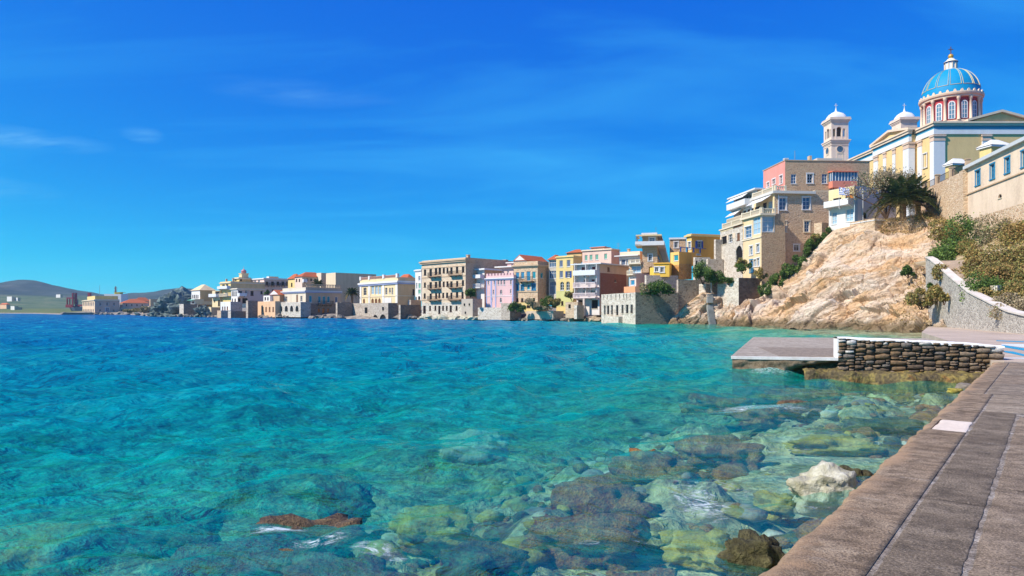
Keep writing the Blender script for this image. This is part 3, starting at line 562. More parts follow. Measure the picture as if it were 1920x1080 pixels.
for i, (px, py, s, m, lb) in enumerate([(1815, 704, (0.34, 0.25, 0.18), RK_YEL, 'squarish yellow block at the ledge end beside the quay'), (1808, 727, (0.22, 0.2, 0.13), RK_GREY, 'small grey stone in the corner of quay and ledge'), (1790, 733, (0.2, 0.15, 0.08), RK_YEL, 'small mossy stone at the waterline in the quay corner')]):
    tag(boulder('corner_stone', at_z(px, py, 0.08), s, m, 70+i, 0.2, 3, 0.3, 0.5), lb, 'stone', 'stones in the quay corner')
# ---------------------------------------------------------------- cliff
cb_ = [(1246, 118, 0), (1252, 112, 0), (1300, 108, 0), (1360, 102, 0), (1420, 96, 0), (1500, 89, 0), (1600, 80, 0), (1700, 72, 0), (1770, 66, 0), (1800, 63.5, 0)]
ct_ = [(1258, 602, 113), (1285, 572, 113), (1316, 548, 113.5), (1345, 552, 113), (1375, 562, 109), (1415, 566, 106), (1436, 550, 105.5), (1470, 523, 106), (1500, 497, 106), (1545, 448, 104), (1566, 430, 102), (1640, 415, 98), (1745, 402, 95), (1800, 424, 88), (1775, 478, 80)]
bw = np.array([[kx(p)*Y, Y, -0.9] for p, Y, z in cb_]); tw = np.array([list(P(p, y, Y)) for p, y, Y in ct_])
def resamp(a, n):
    d = np.concatenate([[0], np.cumsum(np.linalg.norm(np.diff(a, axis=0), axis=1))]); d /= d[-1]; s = np.linspace(0, 1, n)
    return np.stack([np.interp(s, d, a[:, i]) for i in range(3)], 1)
# parametrise both curves by picture column so that the face stays untwisted
NS, NV = 640, 270
pc = np.linspace(0, 1, NS)
cbp = np.array([p for p, _, _ in cb_]); s_b = (cbp-cbp[0])/(cbp[-1]-cbp[0])
ctp = np.array([p for p, _, _ in ct_][:-1]+[1812]); s_t = (ctp-1246)/(1812-1246)
Bc = np.stack([np.interp(pc, s_b, bw[:, i]) for i in range(3)], 1); Tc = np.stack([np.interp(pc, s_t, tw[:, i]) for i in range(3)], 1)
ker = np.ones(9)/9
for i in range(3): Tc[:, i] = np.convolve(np.pad(Tc[:, i], 4, 'edge'), ker, 'valid')
vv = np.linspace(0, 1, NV)[:, None, None]
prof_z = vv**0.92
G = Bc[None]*(1-vv)+Tc[None]*vv
G[..., 2] = Bc[None, :, 2]*(1-prof_z[..., 0])+Tc[None, :, 2]*prof_z[..., 0]
sl = np.concatenate([[0], np.cumsum(np.linalg.norm(np.diff(Bc, axis=0), axis=1))]); S = np.broadcast_to(sl[None], (NV, NS)); Hh = np.linalg.norm(G-Bc[None], axis=2)
ca, sa = math.cos(R(40)), math.sin(R(40)); a_ = S*ca+Hh*sa; b_ = -S*sa+Hh*ca
wb = b_+1.1*fbm(a_*0.12, b_*0.12, 3.0, 3)
saw = lambda x: (x-np.floor(x))                                  # tilted beds: each rises slowly and breaks off
beds = saw(wb*0.42+0.35*fbm(a_*0.06, b_*0.1, 6.0, 2)); beds2 = saw(wb*1.25+0.6*fbm(a_*0.15, b_*0.3, 2.0, 2))
rid = 1-np.abs(fbm(a_*0.06, wb*0.5, 1.1, 3)); fine = 1-np.abs(fbm(a_*0.22, wb*1.6, 5.1, 3)); crk = np.clip(1-np.abs(fbm(a_*0.35, wb*0.5, 8.0, 3))*7, 0, 1)
def worley(u, v, seed):                                          # fractured blocks: nearest cell's own height and tilt
    iu, iv = np.floor(u).astype(np.int64), np.floor(v).astype(np.int64); best = np.full(u.shape, 9e9); sec = best.copy(); val = np.zeros(u.shape)
    for p in (-1, 0, 1):
        for q in (-1, 0, 1):
            cu, cv = iu+p, iv+q; ju = cu+_h(cu, cv, np.int64(seed)); jv = cv+_h(cu, cv, np.int64(seed+7)); du_, dv_ = u-ju, v-jv; dd_ = du_*du_+dv_*dv_
            hv = _h(cu, cv, np.int64(seed+13))*2-1+(_h(cu, cv, np.int64(seed+19))-0.5)*1.6*du_+(_h(cu, cv, np.int64(seed+23))-0.3)*1.6*dv_
            nb = dd_ < best; sec = np.where(nb, best, np.minimum(sec, dd_)); val = np.where(nb, hv, val); best = np.where(nb, dd_, best)
    return val, np.sqrt(sec)-np.sqrt(best)
w1, e1 = worley(a_*0.22+0.4*fbm(a_*0.2, b_*0.2, 1.0, 2), wb*0.75, 3); w2, e2 = worley(a_*0.62, wb*2.1, 31); w3, e3 = worley(a_*0.08, wb*0.28, 57)
amp_ = 0.35+0.65*np.clip(fbm(S*0.10, Hh*0.12, 12.0, 3)+0.55, 0, 1)
disp = (0.7*beds+0.3*beds2)*amp_+0.5*rid+0.2*fine+0.55*w1*amp_+0.22*w2*amp_+0.7*w3-0.30*np.clip(1-e1*7, 0, 1)*amp_-0.12*np.clip(1-e2*6, 0, 1)-0.55+1.0*fbm(S*0.06, Hh*0.08, 4.0, 2)
du = np.gradient(G, axis=1); dv = np.gradient(G, axis=0); Nn = np.cross(du, dv); Nn /= np.linalg.norm(Nn, axis=2, keepdims=True)+1e-9
if Nn[..., 0].mean() > 0: Nn = -Nn
edge_f = np.clip((1-vv[..., 0])*9, 0, 1)*np.clip(pc[None]*30, 0.1, 1)
G = G+Nn*(disp*edge_f)[..., None]
ext = [G[-1]+np.array([o*0.35, o, o*0.07]) for o in (2, 6, 14, 30)]      # ground behind the brink
G = np.concatenate([G, np.stack(ext)], 0)
def cliff_mat():
    t = NT('cliff_rock'); at = t.new('ShaderNodeAttribute', attribute_name='strata').outputs['Vector']; co = t.new('ShaderNodeTexCoord').outputs['Object']
    m = t.new('ShaderNodeMapping', {'Vector': at, 'Scale': (0.13, 0.9, 1)}).outputs[0]; m2 = t.new('ShaderNodeMapping', {'Vector': at, 'Scale': (0.35, 2.6, 1)}).outputs[0]
    n0 = t.noise(co, 0.07, 4, 0.55, 0.4); n1 = t.noise(m, 1.0, 7, 0.62, 0.5); n2 = t.noise(m2, 1.2, 6, 0.65, 0.4); n3 = t.noise(m, 0.35, 4, 0.5)
    c = t.ramp(n1, [(0.26, (0.40, 0.26, 0.16)), (0.40, (0.62, 0.44, 0.29)), (0.55, (0.74, 0.58, 0.43)), (0.70, (0.78, 0.67, 0.55))])
    c = t.mix(t.ramp(n3, [(0.45, (0, 0, 0)), (0.60, (0.7,)*3)]), c, (0.66, 0.38, 0.16))
    c = t.mix(t.ramp(n0, [(0.52, (0, 0, 0)), (0.66, (0.45,)*3)]), c, (0.66, 0.60, 0.53))
    c = t.mix(t.ramp(n2, [(0.34, (0.8,)*3), (0.45, (0, 0, 0))]), c, (0.30, 0.19, 0.11))
    sz = t.new('ShaderNodeSeparateXYZ', {0: co}).outputs[2]
    wet = t.math('ADD', sz, t.math('MULTIPLY', n1, 1.6))
    c = t.mix(t.ramp(t.math('DIVIDE', wet, 4.0), [(0.36, (0.9,)*3), (0.55, (0, 0, 0))]), c, (0.20, 0.14, 0.075))
    t.base(c, 0.92, 0.2); t.bump(t.math('ADD', n1, t.math('MULTIPLY', n2, 0.9)), 1.0, 0.6); return t.mat
me = grid_mesh('cliff', G[..., 0], G[..., 1], G[..., 2], cliff_mat(), False)
st = np.zeros((G.shape[0], NS, 3), np.float32); st[:NV, :, 0] = a_; st[:NV, :, 1] = b_; st[NV:, :, 0] = a_[-1]; st[NV:, :, 1] = b_[-1]+np.array([2, 6, 14, 30])[:, None]
aa = me.attributes.new('strata', 'FLOAT_VECTOR', 'POINT'); aa.data.foreach_set('vector', st.ravel())
tag(link('cliff', me), kind='structure')
def cliff_at(px, f):                                            # a point on the face: picture column, share of the height
    i = int(np.clip((px-1246)/(1812-1246), 0, 1)*(NS-1)); j = int(f*(NV-1)); return Vector(G[j, i])
# ---------------------------------------------------------------- town ground, hillside, hills
shore = [(1318, 123), (1250, 122), (1190, 113), (1127, 131), (1075, 141), (1000, 147), (960, 154), (873, 160), (785, 174), (735, 178), (640, 184), (560, 193), (500, 203), (420, 219), (340, 238), (285, 250), (250, 330), (236, 368), (112, 376), (60, 480), (-150, 560), (-600, 620)]
SHO = [Vector((kx(p)*Y, Y)) for p, Y in shore]
rows = []
for (off, z) in ((0.6, -1.5), (1.8, 0.25), (3.0, 0.6), (10, 1.4), (40, 3.0), (120, 4.0), (400, 5.0)):
    rows.append([(p.x+off*0.5, p.y+off*0.86, z) for p in SHO])
n, m = len(rows), len(SHO)
rows = np.array(rows); t_ = np.linspace(0, m-1, m*12); R2 = np.stack([np.stack([np.interp(t_, np.arange(m), rows[j, :, i]) for i in range(3)], 1) for j in range(n)])
tt = np.linspace(0, n-1, n*6); R3 = np.stack([np.stack([np.interp(tt, np.arange(n), R2[:, q, i]) for i in range(3)], 1) for q in range(R2.shape[1])], 1)
R3[..., 2] += 0.25*fbm(R3[..., 0]*0.4, R3[..., 1]*0.4, 1.0, 4)*np.clip(R3[..., 2], 0, 1)
def town_mat():
    t = NT('shore_ground'); co = t.new('ShaderNodeTexCoord').outputs['Object']; n = t.noise(co, 0.8, 7, 0.62); f = t.noise(co, 0.03, 6, 0.65, 0.5)
    rock = t.ramp(n, [(0.3, (0.10, 0.085, 0.07)), (0.5, (0.27, 0.23, 0.18)), (0.7, (0.42, 0.37, 0.30))]); field = t.ramp(f, [(0.3, (0.06, 0.075, 0.035)), (0.45, (0.14, 0.16, 0.06)), (0.58, (0.10, 0.14, 0.045)), (0.72, (0.30, 0.25, 0.15))])
    sp_ = t.new('ShaderNodeSeparateXYZ', {0: co}); g = t.math('ADD', sp_.outputs[2], t.math('MULTIPLY', n, 0.8)); far = t.ramp(t.math('DIVIDE', t.math('MULTIPLY', sp_.outputs[0], -1.0), 400.0), [(0.62, (0, 0, 0)), (0.66, (1, 1, 1))])
    t.base(t.mix(t.math('MULTIPLY', far, t.ramp(t.math('DIVIDE', g, 4.0), [(0.22, (0, 0, 0)), (0.3, (1, 1, 1))])), rock, field), 0.95, 0.1); t.bump(n, 0.6, 0.2); return t.mat
tag(link('town_ground', grid_mesh('town_ground', R3[..., 0], R3[..., 1], R3[..., 2], town_mat())), kind='structure')
# slope with the steps, between promenade and the upper walls
hs_pts = {'a': [(35.2, 44, 1.5), (38.6, 55, 3.2), (40.8, 61, 4.4), (44.0, 71, 7.6), (47, 80, 9.0)], 'b': [(38.5, 44, 1.6), (42, 55, 3.4), (44.2, 61, 4.6), (47.2, 71, 7.8), (50, 80, 9.2)], 'c': [(46, 44, 5), (49, 55, 7.5), (51.5, 62, 9.5), (54, 72, 11.5), (56, 82, 12.5)], 'd': [(53, 44, 9), (55, 55, 11.0), (57, 66, 13), (60, 80, 15), (62, 92, 15.5)], 'e': [(70, 44, 11), (70, 55, 12), (70, 70, 14), (72, 85, 15.5), (74, 96, 16)]}
for k_, p_ in zip('abcde', ((30.5, 12, 0.55), (34, 12, 0.6), (42, 8, 3.5), (50, 4, 7.5), (72, 0, 9.5))): hs_pts[k_][0:0] = [p_]
Rr = np.array([hs_pts[k] for k in 'abcde'], float);  Rr[0, :, 2] -= 1.1; Rr[1, :, 2] -= 0.75; Rr[:2, 0, 2] = 0.3; t1 = np.linspace(0, 4, 60); t5 = np.linspace(0, 5, 60)
Q = np.stack([np.stack([np.interp(t5, np.arange(6), Rr[j, :, i]) for i in range(3)], 1) for j in range(5)]); Q = np.stack([np.stack([np.interp(t1, np.arange(5), Q[:, q, i]) for i in range(3)], 1) for q in range(60)], 1)
Q[..., 2] += 0.35*fbm(Q[..., 0]*0.35, Q[..., 1]*0.35, 2.0, 4)*np.clip((t1[:, None]-1.0), 0, 1)
t = NT('dry_slope'); co = t.new('ShaderNodeTexCoord').outputs['Object']; n_ = t.noise(co, 0.6, 6, 0.6); t.base(t.ramp(n_, [(0.35, (0.20, 0.15, 0.07)), (0.5, (0.36, 0.27, 0.15)), (0.65, (0.45, 0.36, 0.24))]), 0.95, 0.1); t.bump(n_, 0.6, 0.3)
M_DRY = t.mat
tag(link('hillside', grid_mesh('hillside', Q[..., 0], Q[..., 1], Q[..., 2], M_DRY)), kind='structure')
def hill(name, ridge, Yr, Yf, seed, mat, back=400):
    px_ = np.linspace(ridge[0][0], ridge[-1][0], 260); rz = np.interp(px_, [r[0] for r in ridge], [r[1] for r in ridge])
    v = np.linspace(0, 1.35, 60)[:, None]
    Y = Yf+(Yr-Yf)*np.minimum(v, 1)+np.maximum(v-1, 0)*back*3; X = kx(px_)[None]*Y if False else kx(px_)[None]*Yr*(0.75+0.25*v)
    zr = CH+(HZ-rz)/F*Yr
    sh = np.where(v <= 1, 0.5*np.minimum(v, 1)**1.1+0.5*np.minimum(v, 1)**2.4, 1-(v-1)*1.2)
    Z = zr[None]*sh+1.2+zr[None]*0.05*fbm(X*0.012, Y*0.012+0*X, seed, 5)*np.minimum(v, 1)
    return tag(link(name, grid_mesh(name, X, np.broadcast_to(Y, X.shape), Z, mat)), kind='structure')
def hill_mat(lo, hi, zc):
    t = NT('hill_scrub'); co = t.new('ShaderNodeTexCoord').outputs['Object']; n = t.noise(co, 0.012, 6, 0.6); n2 = t.noise(t.new('ShaderNodeMapping', {'Vector': co, 'Scale': (1, 0.4, 1.6)}).outputs[0], 0.028, 8, 0.72, 0.4)
    sz = t.new('ShaderNodeSeparateXYZ', {0: co}).outputs[2]
    a = t.ramp(n2, [(0.35, lo[0]), (0.5, lo[1]), (0.65, lo[2])]); b_ = t.ramp(n2, [(0.38, hi[0]), (0.55, hi[1]), (0.7, hi[2])])
    f = t.ramp(t.math('DIVIDE', t.math('ADD', sz, t.math('MULTIPLY', n, 14.0)), zc*2), [(0.46, (0, 0, 0)), (0.56, (1, 1, 1))])
    t.base(t.mix(f, a, b_), 0.95, 0.1); return t.mat
HL = ((0.05, 0.085, 0.035), (0.10, 0.14, 0.055), (0.20, 0.18, 0.10)); HH = ((0.025, 0.045, 0.045), (0.055, 0.075, 0.07), (0.15, 0.14, 0.125))
hill('far_hill', [(-900, 560), (-500, 545), (-300, 550), (-120, 541), (-40, 534), (0, 531), (15, 528), (30, 526.5), (45, 527), (62, 528), (70, 529.5), (90, 537), (110, 542), (135, 547), (155, 551), (185, 557), (240, 567), (330, 576)], 1300, 500, 3.0, hill_mat(HL, HH, 34))
hill('far_ridge', [(120, 574), (200, 559), (225, 553), (250, 550.5), (270, 550), (290, 548), (310, 544), (330, 541.5), (345, 541), (362, 542), (400, 547), (450, 555), (520, 563), (700, 572)], 1500, 800, 8.0, hill_mat(HH, HH, 30))
# ================================================================== BUILDINGS
CROPS = {0: (0, 0, 1.0), 1: (0, 480, 16/3), 2: (330, 480, 16/3), 3: (640, 460, 6.75), 4: (880, 450, 6.546), 5: (1040, 410, 5.144), 6: (1320, 270, 4.0), 7: (1500, 80, 3.6), 8: (1580, 250, 5.144)}
_wm = {}
ST = {  # style: frame material, pane material, surround material, leaves, bars
 'dk': (DARKFRAME, DKGLASS, None, 'grid'), 'w': (WHITE, DKGLASS, None, 'grid'), 'wb': (WHITE, BLUEGLASS, None, 'grid'), 'ws': (WHITE, DKGLASS, WHITE, 'grid'), 'wbs': (WHITE, BLUEGLASS, WHITE, 'grid'),
 'cs': (WHITE, BLUEGLASS, CREAMP, 'grid'), 'b': (WHITE, BLUE, None, 'shut'), 'bs': (WHITE, BLUE, WHITE, 'shut'), 't': (WHITE, TEAL, None, 'shut'), 'g': (WHITE, GREEN, None, 'shut'), 'gb': (WHITE, GREYBLUE, None, 'shut'), 'r': (WHITE, REDBR, None, 'shut'), 'o': (WOOD, ORANGE, None, 'shut'),
 'wd': (WOOD, WOOD, None, 'shut'), 'v': (None, VOID, None, None), 'vs': (None, VOID, CREAMP, None), 'bl': (BLUE, BLUEGLASS, BLUE, 'grid'), 'door': (DOORB, DOORB, None, 'shut'), 'lg': (WHITE, LBLUE, None, 'grid'), 'bay': (WHITE, BLUEGLASS, None, 'bay')}
def win_meshes(w, h, st, arch):
    w, h = round(w, 1), round(h, 1); key = (w, h, st, arch)
    if key in _wm: return _wm[key]
    fm, pm, sm, kind = ST[st]; parts = {}
    t = min(0.09, w*0.12); y = 0.16
    def ring(m, x0, x1, z0, z1, t, ya, yb):
        m.box(x0, ya, z0, x0+t, yb, z1); m.box(x1-t, ya, z0, x1, yb, z1); m.box(x0+t, ya, z0, x1-t, yb, z0+t); m.box(x0+t, ya, z1-t, x1-t, yb, z1)
    p = MB(); p.box(-w/2, y+0.03, 0, w/2, y+0.05, h)
    pane = p.mesh('pane', pm)
    frame = None
    if fm:
        f = MB(); ring(f, -w/2, w/2, 0, h, t, y-0.05, y+0.02)
        if kind == 'grid':
            f.box(-0.03, y-0.04, t, 0.03, y+0.02, h-t)
            n = 2 if h > 1.3 else 1
            for i in range(1, n+1):
                zz = h*(0.68 if n == 1 else i/(n+1.0)); f.box(-w/2+t, y-0.035, zz-0.025, -0.03, y+0.02, zz+0.025); f.box(0.03, y-0.035, zz-0.025, w/2-t, y+0.02, zz+0.025)
        elif kind == 'bay':
            n = max(3, int(w/0.8))
            for i in range(1, n): x = -w/2+w*i/n; f.box(x-0.04, y-0.05, t, x+0.04, y+0.02, h-t)
            f.box(-w/2+t, y-0.06, h*0.66, w/2-t, y-0.051, h*0.66+0.07)
        frame = f.mesh('window', fm)
    leaf = None
    if kind == 'shut':
        lw = (w-2*t)/2; q = MB(); q.box(0.005, y-0.03, t, lw-0.005, y+0.028, h-t)
        n = max(3, int(h/0.14))
        for i in range(n): zz = t+0.06+(h-2*t-0.12)*i/n; q.box(0.05, y-0.042, zz, lw-0.05, y-0.031, zz+0.06)
        leaf = q.mesh('shutter', pm)
    sur = None
    if sm:
        s = MB(); e = 0.16
        s.box(-w/2-e, -0.05, 0, -w/2, 0.01, h); s.box(w/2, -0.05, 0, w/2+e, 0.01, h); s.box(-w/2-e-0.05, -0.09, h, w/2+e+0.05, 0.01, h+e); s.box(-w/2-e-0.05, -0.11, -0.12, w/2+e+0.05, 0.01, 0)
        sur = s.mesh('surround', sm)
    else:
        s = MB(); s.box(-w/2-0.06, -0.08, -0.09, w/2+0.06, 0.01, 0); sur = s.mesh('sill', fm or CREAMP) if h < 2.2 else None
    _wm[key] = (pane, frame, leaf, sur, w, h, sm); return _wm[key]
def put_window(root, loc, rz, w, h, st, arch=False):
    pane, frame, leaf, sur, w2, h2, sm = win_meshes(w, h, st, arch)
    if st == 'door': nm = 'door'
    elif st in ('v', 'vs'): nm = 'opening'
    else: nm = 'window'
    sc = (w/w2, 1, h/h2)
    base = link(nm, frame if frame else pane, root, loc, rz, sc)
    if frame and leaf is None: link('pane', pane, base)
    if leaf:
        t = min(0.09, w2*0.12); link('shutter', leaf, base, (-w2/2+t, 0, 0)); link('shutter', leaf, base, (0, 0, 0))
    if sur: link('surround' if sm else 'sill', sur, base)
    return base
class House:
    def __init__(s, name, label, crop, xl, xc, xr, yt, yb, Yc, ang, mL, mR, cat='house', zb=None, depth=None, wins=(), roof='flat', parapet=0.5, cornice=None, cmat=None, group=None):
        cx, cy, cs = CROPS[crop]; s.c = (cx, cy, cs)
        X = lambda v: cx+v/cs
        Yp = lambda v: cy+v/cs
        s.a = R(ang); a = s.a; s.Y0 = Yc; s.X0 = kx(X(xc))*Yc
        ztop = CH+(HZ-Yp(yt))/F*Yc
        zbot = CH+(HZ-Yp(yb))/F*Yc if zb is None else zb
        s.zb = zbot; s.H = ztop-zbot
        s.LL = -s.inv('L', X(xl)); s.LR = s.inv('R', X(xr)) if xr != xc else (depth or 7.0)
        s.LL = max(s.LL, 0.6); s.LR = max(s.LR, 0.6)
        s.D = depth or max(s.LR, 3.0); s.D = max(s.D, s.LR)
        s.root = empty(name, (s.X0, s.Y0, zbot), -a); tag(s.root, label, cat, group)
        s.ops = {'L': [], 'R': []}; s.pend = []
        for wsp in wins: s.window(*wsp)
        s.mL, s.mR = mL, mR; s.walls()
        for (f, t0, t1, z0, z1, st, ar) in s.pend:
            if f == 'L': put_window(s.root, ((t0+t1)/2, 0, z0), 0, t1-t0, z1-z0, st, ar)
            else: put_window(s.root, (0, (t0+t1)/2, z0), R(90), t1-t0, z1-z0, st, ar)
        if cornice:
            for (dz, h, o, m) in cornice: s.band('cornice', s.H-dz-h, h, o, m)
        if roof == 'flat':
            b = MB(); b.box(-s.LL+0.25, 0.25, s.H-parapet, -0.25, s.D-0.25, s.H-parapet+0.1); b.build('roof', plaster((205, 190, 170)), s.root)
        elif roof[0] == 'hip':
            h = roof[1]; o = 0.35; L, D = s.LL, s.D; rd = min(L, D)/2
            b = MB(); v = [(-L-o, -o, s.H+0.02), (o, -o, s.H+0.02), (o, D+o, s.H+0.02), (-L-o, D+o, s.H+0.02)]
            if L > D: v += [(-L+rd, D/2, s.H+h), (-rd, D/2, s.H+h)]; fs = [(0, 1, 5, 4), (1, 2, 5), (2, 3, 4, 5), (3, 0, 4), (3, 2, 1, 0)]
            else: v += [(-L/2, rd, s.H+h), (-L/2, D-rd, s.H+h)]; fs = [(0, 1, 4), (1, 2, 5, 4), (2, 3, 5), (3, 0, 4, 5), (3, 2, 1, 0)]
            b.add(v, fs); b.build('roof', roof[2] if len(roof) > 2 else tiles(), s.root)
        elif roof[0] == 'gable':                                     # gable end on the left facade
            h = roof[1]; o = 0.3; L, D = s.LL, s.D; b = MB()
            b.add([(-L-o, -o, s.H), (0+o, -o, s.H), (-L/2, -o, s.H+h), (-L-o, D, s.H), (o, D, s.H), (-L/2, D, s.H+h)], [(0, 2, 5, 3), (2, 1, 4, 5), (3, 5, 4), (0, 1, 2)]); b.build('roof', tiles(), s.root)
            g = MB(); g.add([(-L+0.3, -o-0.02, s.H+0.15), (-0.3, -o-0.02, s.H+0.15), (-L/2, -o-0.02, s.H+h-0.25)], [(0, 1, 2)]); g.build('pediment', WHITE if len(roof) < 3 else roof[2], s.root)
    def inv(s, face, px):
        k = kx(px); a = s.a
        dxx, dyy = (math.cos(a), -math.sin(a)) if face == 'L' else (math.sin(a), math.cos(a))
        return (k*s.Y0-s.X0)/(dxx-k*dyy)
    def tz(s, face, x, y):
        px, py = s.c[0]+x/s.c[2], s.c[1]+y/s.c[2]
        t = s.inv(face, px); a = s.a
        Y = s.Y0+t*(-math.sin(a) if face == 'L' else math.cos(a))
        return t, CH+(HZ-py)/F*Y-s.zb
    def window(s, face, x0, y0, x1, y1, st='dk', arch=False):
        t0, za = s.tz(face, x0, y0); t1, zb_ = s.tz(face, x1, y1); t2, zc = s.tz(face, (x0+x1)/2, y0); t3, zd = s.tz(face, (x0+x1)/2, y1)
        z0, z1 = max(zd, 0.05), min(zc, s.H-0.15)
        lo, hi = (-s.LL+0.08, -0.08) if face == 'L' else (0.08, s.LR-0.08)
        t0, t1 = max(min(t0, t1), lo), min(max(t0, t1), hi)
        if t1-t0 < 0.25 or z1-z0 < 0.25: return
        for (f2, a0, a1, b0, b1, _, _) in s.pend:                    # no overlapping openings
            if f2 == face and t0 < a1 and t1 > a0 and z0 < b1 and z1 > b0: return
        s.ops[face].append((t0, t1, z0, z1, arch)); s.pend.append((face, t0, t1, z0, z1, st, arch))
    def walls(s):
        b = MB(); H = s.H
        def face(ops, lo, hi, fn, mi, flip):
            us = sorted({lo, hi} | {o[0] for o in ops} | {o[1] for o in ops}); zs = sorted({0.0, H} | {o[2] for o in ops} | {o[3] for o in ops})
            for i in range(len(us)-1):
                for j in range(len(zs)-1):
                    uc, zc = (us[i]+us[i+1])/2, (zs[j]+zs[j+1])/2
                    if any(o[0] < uc < o[1] and o[2] < zc < o[3] for o in ops): continue
                    q = [fn(us[i], 0, zs[j]), fn(us[i+1], 0, zs[j]), fn(us[i+1], 0, zs[j+1]), fn(us[i], 0, zs[j+1])]
                    b.add(q, [(0, 1, 2, 3)], mi)
            for (u0, u1, z0, z1, ar) in ops:
                d = 0.25
                for (p, q) in (((u0, z0), (u1, z0)), ((u1, z0), (u1, z1)), ((u1, z1), (u0, z1)), ((u0, z1), (u0, z0))):
                    b.add([fn(p[0], 0, p[1]), fn(p[0], d, p[1]), fn(q[0], d, q[1]), fn(q[0], 0, q[1])], [(0, 1, 2, 3)], mi)
                if ar:
                    r = (u1-u0)/2; uc = (u0+u1)/2; zc = z1-r if z1-r > z0 else z0
                    for sg in (-1, 1):
                        c = fn(uc+sg*r, -0.012, z1); arc = [fn(uc+sg*r*math.cos(t), -0.012, zc+(z1-zc)*math.sin(t)) for t in [math.pi/2*i/6 for i in range(7)]]
                        arc2 = [fn(uc+sg*r*math.cos(t), 0.14, zc+(z1-zc)*math.sin(t)) for t in [math.pi/2*i/6 for i in range(7)]]
                        for i in range(6): b.add([c, arc[i], arc[i+1]], [(0, 1, 2)], mi); b.add([arc[i], arc2[i], arc2[i+1], arc[i+1]], [(0, 1, 2, 3)], mi)
        face(s.ops['L'], -s.LL, 0.0, lambda u, d, z: (u, d, z), 0, False)
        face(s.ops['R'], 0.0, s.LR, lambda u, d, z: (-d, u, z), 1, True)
        L, D = s.LL, s.D
        if D > s.LR+0.01: b.quad((0, s.LR, 0), (0, D, 0), (0, D, H), (0, s.LR, H), 1)
        b.quad((0, D, 0), (-L, D, 0), (-L, D, H), (0, D, H), 1); b.quad((-L, D, 0), (-L, 0, 0), (-L, 0, H), (-L, D, H), 0)
        i = 0.25; b.quad((-L, 0, H), (0, 0, H), (-i, i, H), (-L+i, i, H), 0); b.quad((0, 0, H), (0, D, H), (-i, D-i, H), (-i, i, H), 1); b.quad((0, D, H), (-L, D, H), (-L+i, D-i, H), (-i, D-i, H), 1); b.quad((-L, D, H), (-L, 0, H), (-L+i, i, H), (-L+i, D-i, H), 0)
        for (p, q) in (((-L+i, i), (-i, i)), ((-i, i), (-i, D-i)), ((-i, D-i), (-L+i, D-i)), ((-L+i, D-i), (-L+i, i))): b.quad((*p, H), (*q, H), (*q, H-0.6), (*p, H-0.6), 0)
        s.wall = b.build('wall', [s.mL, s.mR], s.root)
    def band(s, name, z, h, o, m, faces='LR', e=0.0):
        b = MB()
        if 'L' in faces: b.box(-s.LL-(o if e == 0 else 0), -o, z, (o if 'R' in faces else 0), -0.004, z+h)
        if 'R' in faces: b.box(0.004, -0.003 if 'L' in faces else 0, z, o, s.LR, z+h)
        return b.build(name, m, s.root)
    def bandy(s, name, y, h, o, m, face='L', xref=None):
        xr = xref
        t, z = s.tz(face, xr, y); return s.band(name, z, h, o, m, 'LR')
    def pilaster(s, face, x0, x1, m, o=0.08, z0=0.0, z1=None, name='pilaster'):
        ta, _ = s.tz(face, x0, 0); tb, _ = s.tz(face, x1, 0); ta, tb = sorted((ta, tb)); z1 = s.H-0.3 if z1 is None else z1
        b = MB()
        if face == 'L': b.box(max(ta, -s.LL), -o, z0, min(tb, 0), -0.003, z1)
        else: b.box(0.003, max(ta, 0), z0, o, min(tb, s.LR), z1)
        return b.build(name, m, s.root)
    def patch(s, face, x0, y0, x1, y1, m, o=0.03, name='wall_panel'):
        ta, za = s.tz(face, x0, y1); tb, zb_ = s.tz(face, x1, y0); ta, tb = sorted((ta, tb)); za, zb_ = sorted((za, zb_))
        lo, hi = (-s.LL, 0) if face == 'L' else (0, s.LR); ta, tb = max(ta, lo), min(tb, hi); za = max(za, 0.0); zb_ = min(zb_, s.H-0.05)
        blk = [op for op in s.ops[face] if op[0] < tb and op[1] > ta and op[2] < zb_ and op[3] > za]
        us = sorted({ta, tb} | {v for op in blk for v in op[:2] if ta < v < tb}); zs = sorted({za, zb_} | {v for op in blk for v in op[2:4] if za < v < zb_}); b = MB()
        for i in range(len(us)-1):
            for j in range(len(zs)-1):
                uc, zc = (us[i]+us[i+1])/2, (zs[j]+zs[j+1])/2
                if any(op[0] < uc < op[1] and op[2] < zc < op[3] for op in blk): continue
                if face == 'L': b.quad((us[i], -o, zs[j]), (us[i+1], -o, zs[j]), (us[i+1], -o, zs[j+1]), (us[i], -o, zs[j+1]))
                else: b.quad((o, us[i], zs[j]), (o, us[i+1], zs[j]), (o, us[i+1], zs[j+1]), (o, us[i], zs[j+1]))
        return b.build(name, m, s.root)
    def balcony(s, face, x0, x1, y, proj=1.0, kind='iron', rail=0.95, m=None, wrap=False):
        t0, z = s.tz(face, x0, y); t1, z1 = s.tz(face, x1, y); z = (z+z1)/2; t0, t1 = sorted((t0, t1)); w = t1-t0
        m = m or {'iron': paint((175, 140, 110)), 'solid': WHITE, 'bal': CREAMP, 'glass': WHITE}[kind]
        g = empty('balcony', ((t0, 0, z) if face == 'L' else (0, t0, z)), 0 if face == 'L' else R(90), s.root)
        b = MB(); b.box(0, -proj, 0, w, -0.005, 0.16)
        for i in range(max(2, int(w/1.5)+1)):
            x = 0.15+(w-0.3)*i/max(1, int(w/1.5)); b.hexa([(x-.07, -0.12, -0.38), (x+.07, -0.12, -0.38), (x+.07, -0.006, -0.38), (x-.07, -0.006, -0.38)], [(x-.07, -proj*0.8, -0.002), (x+.07, -proj*0.8, -0.002), (x+.07, -0.006, -0.002), (x-.07, -0.006, -0.002)])
        b.build('slab', m, g)
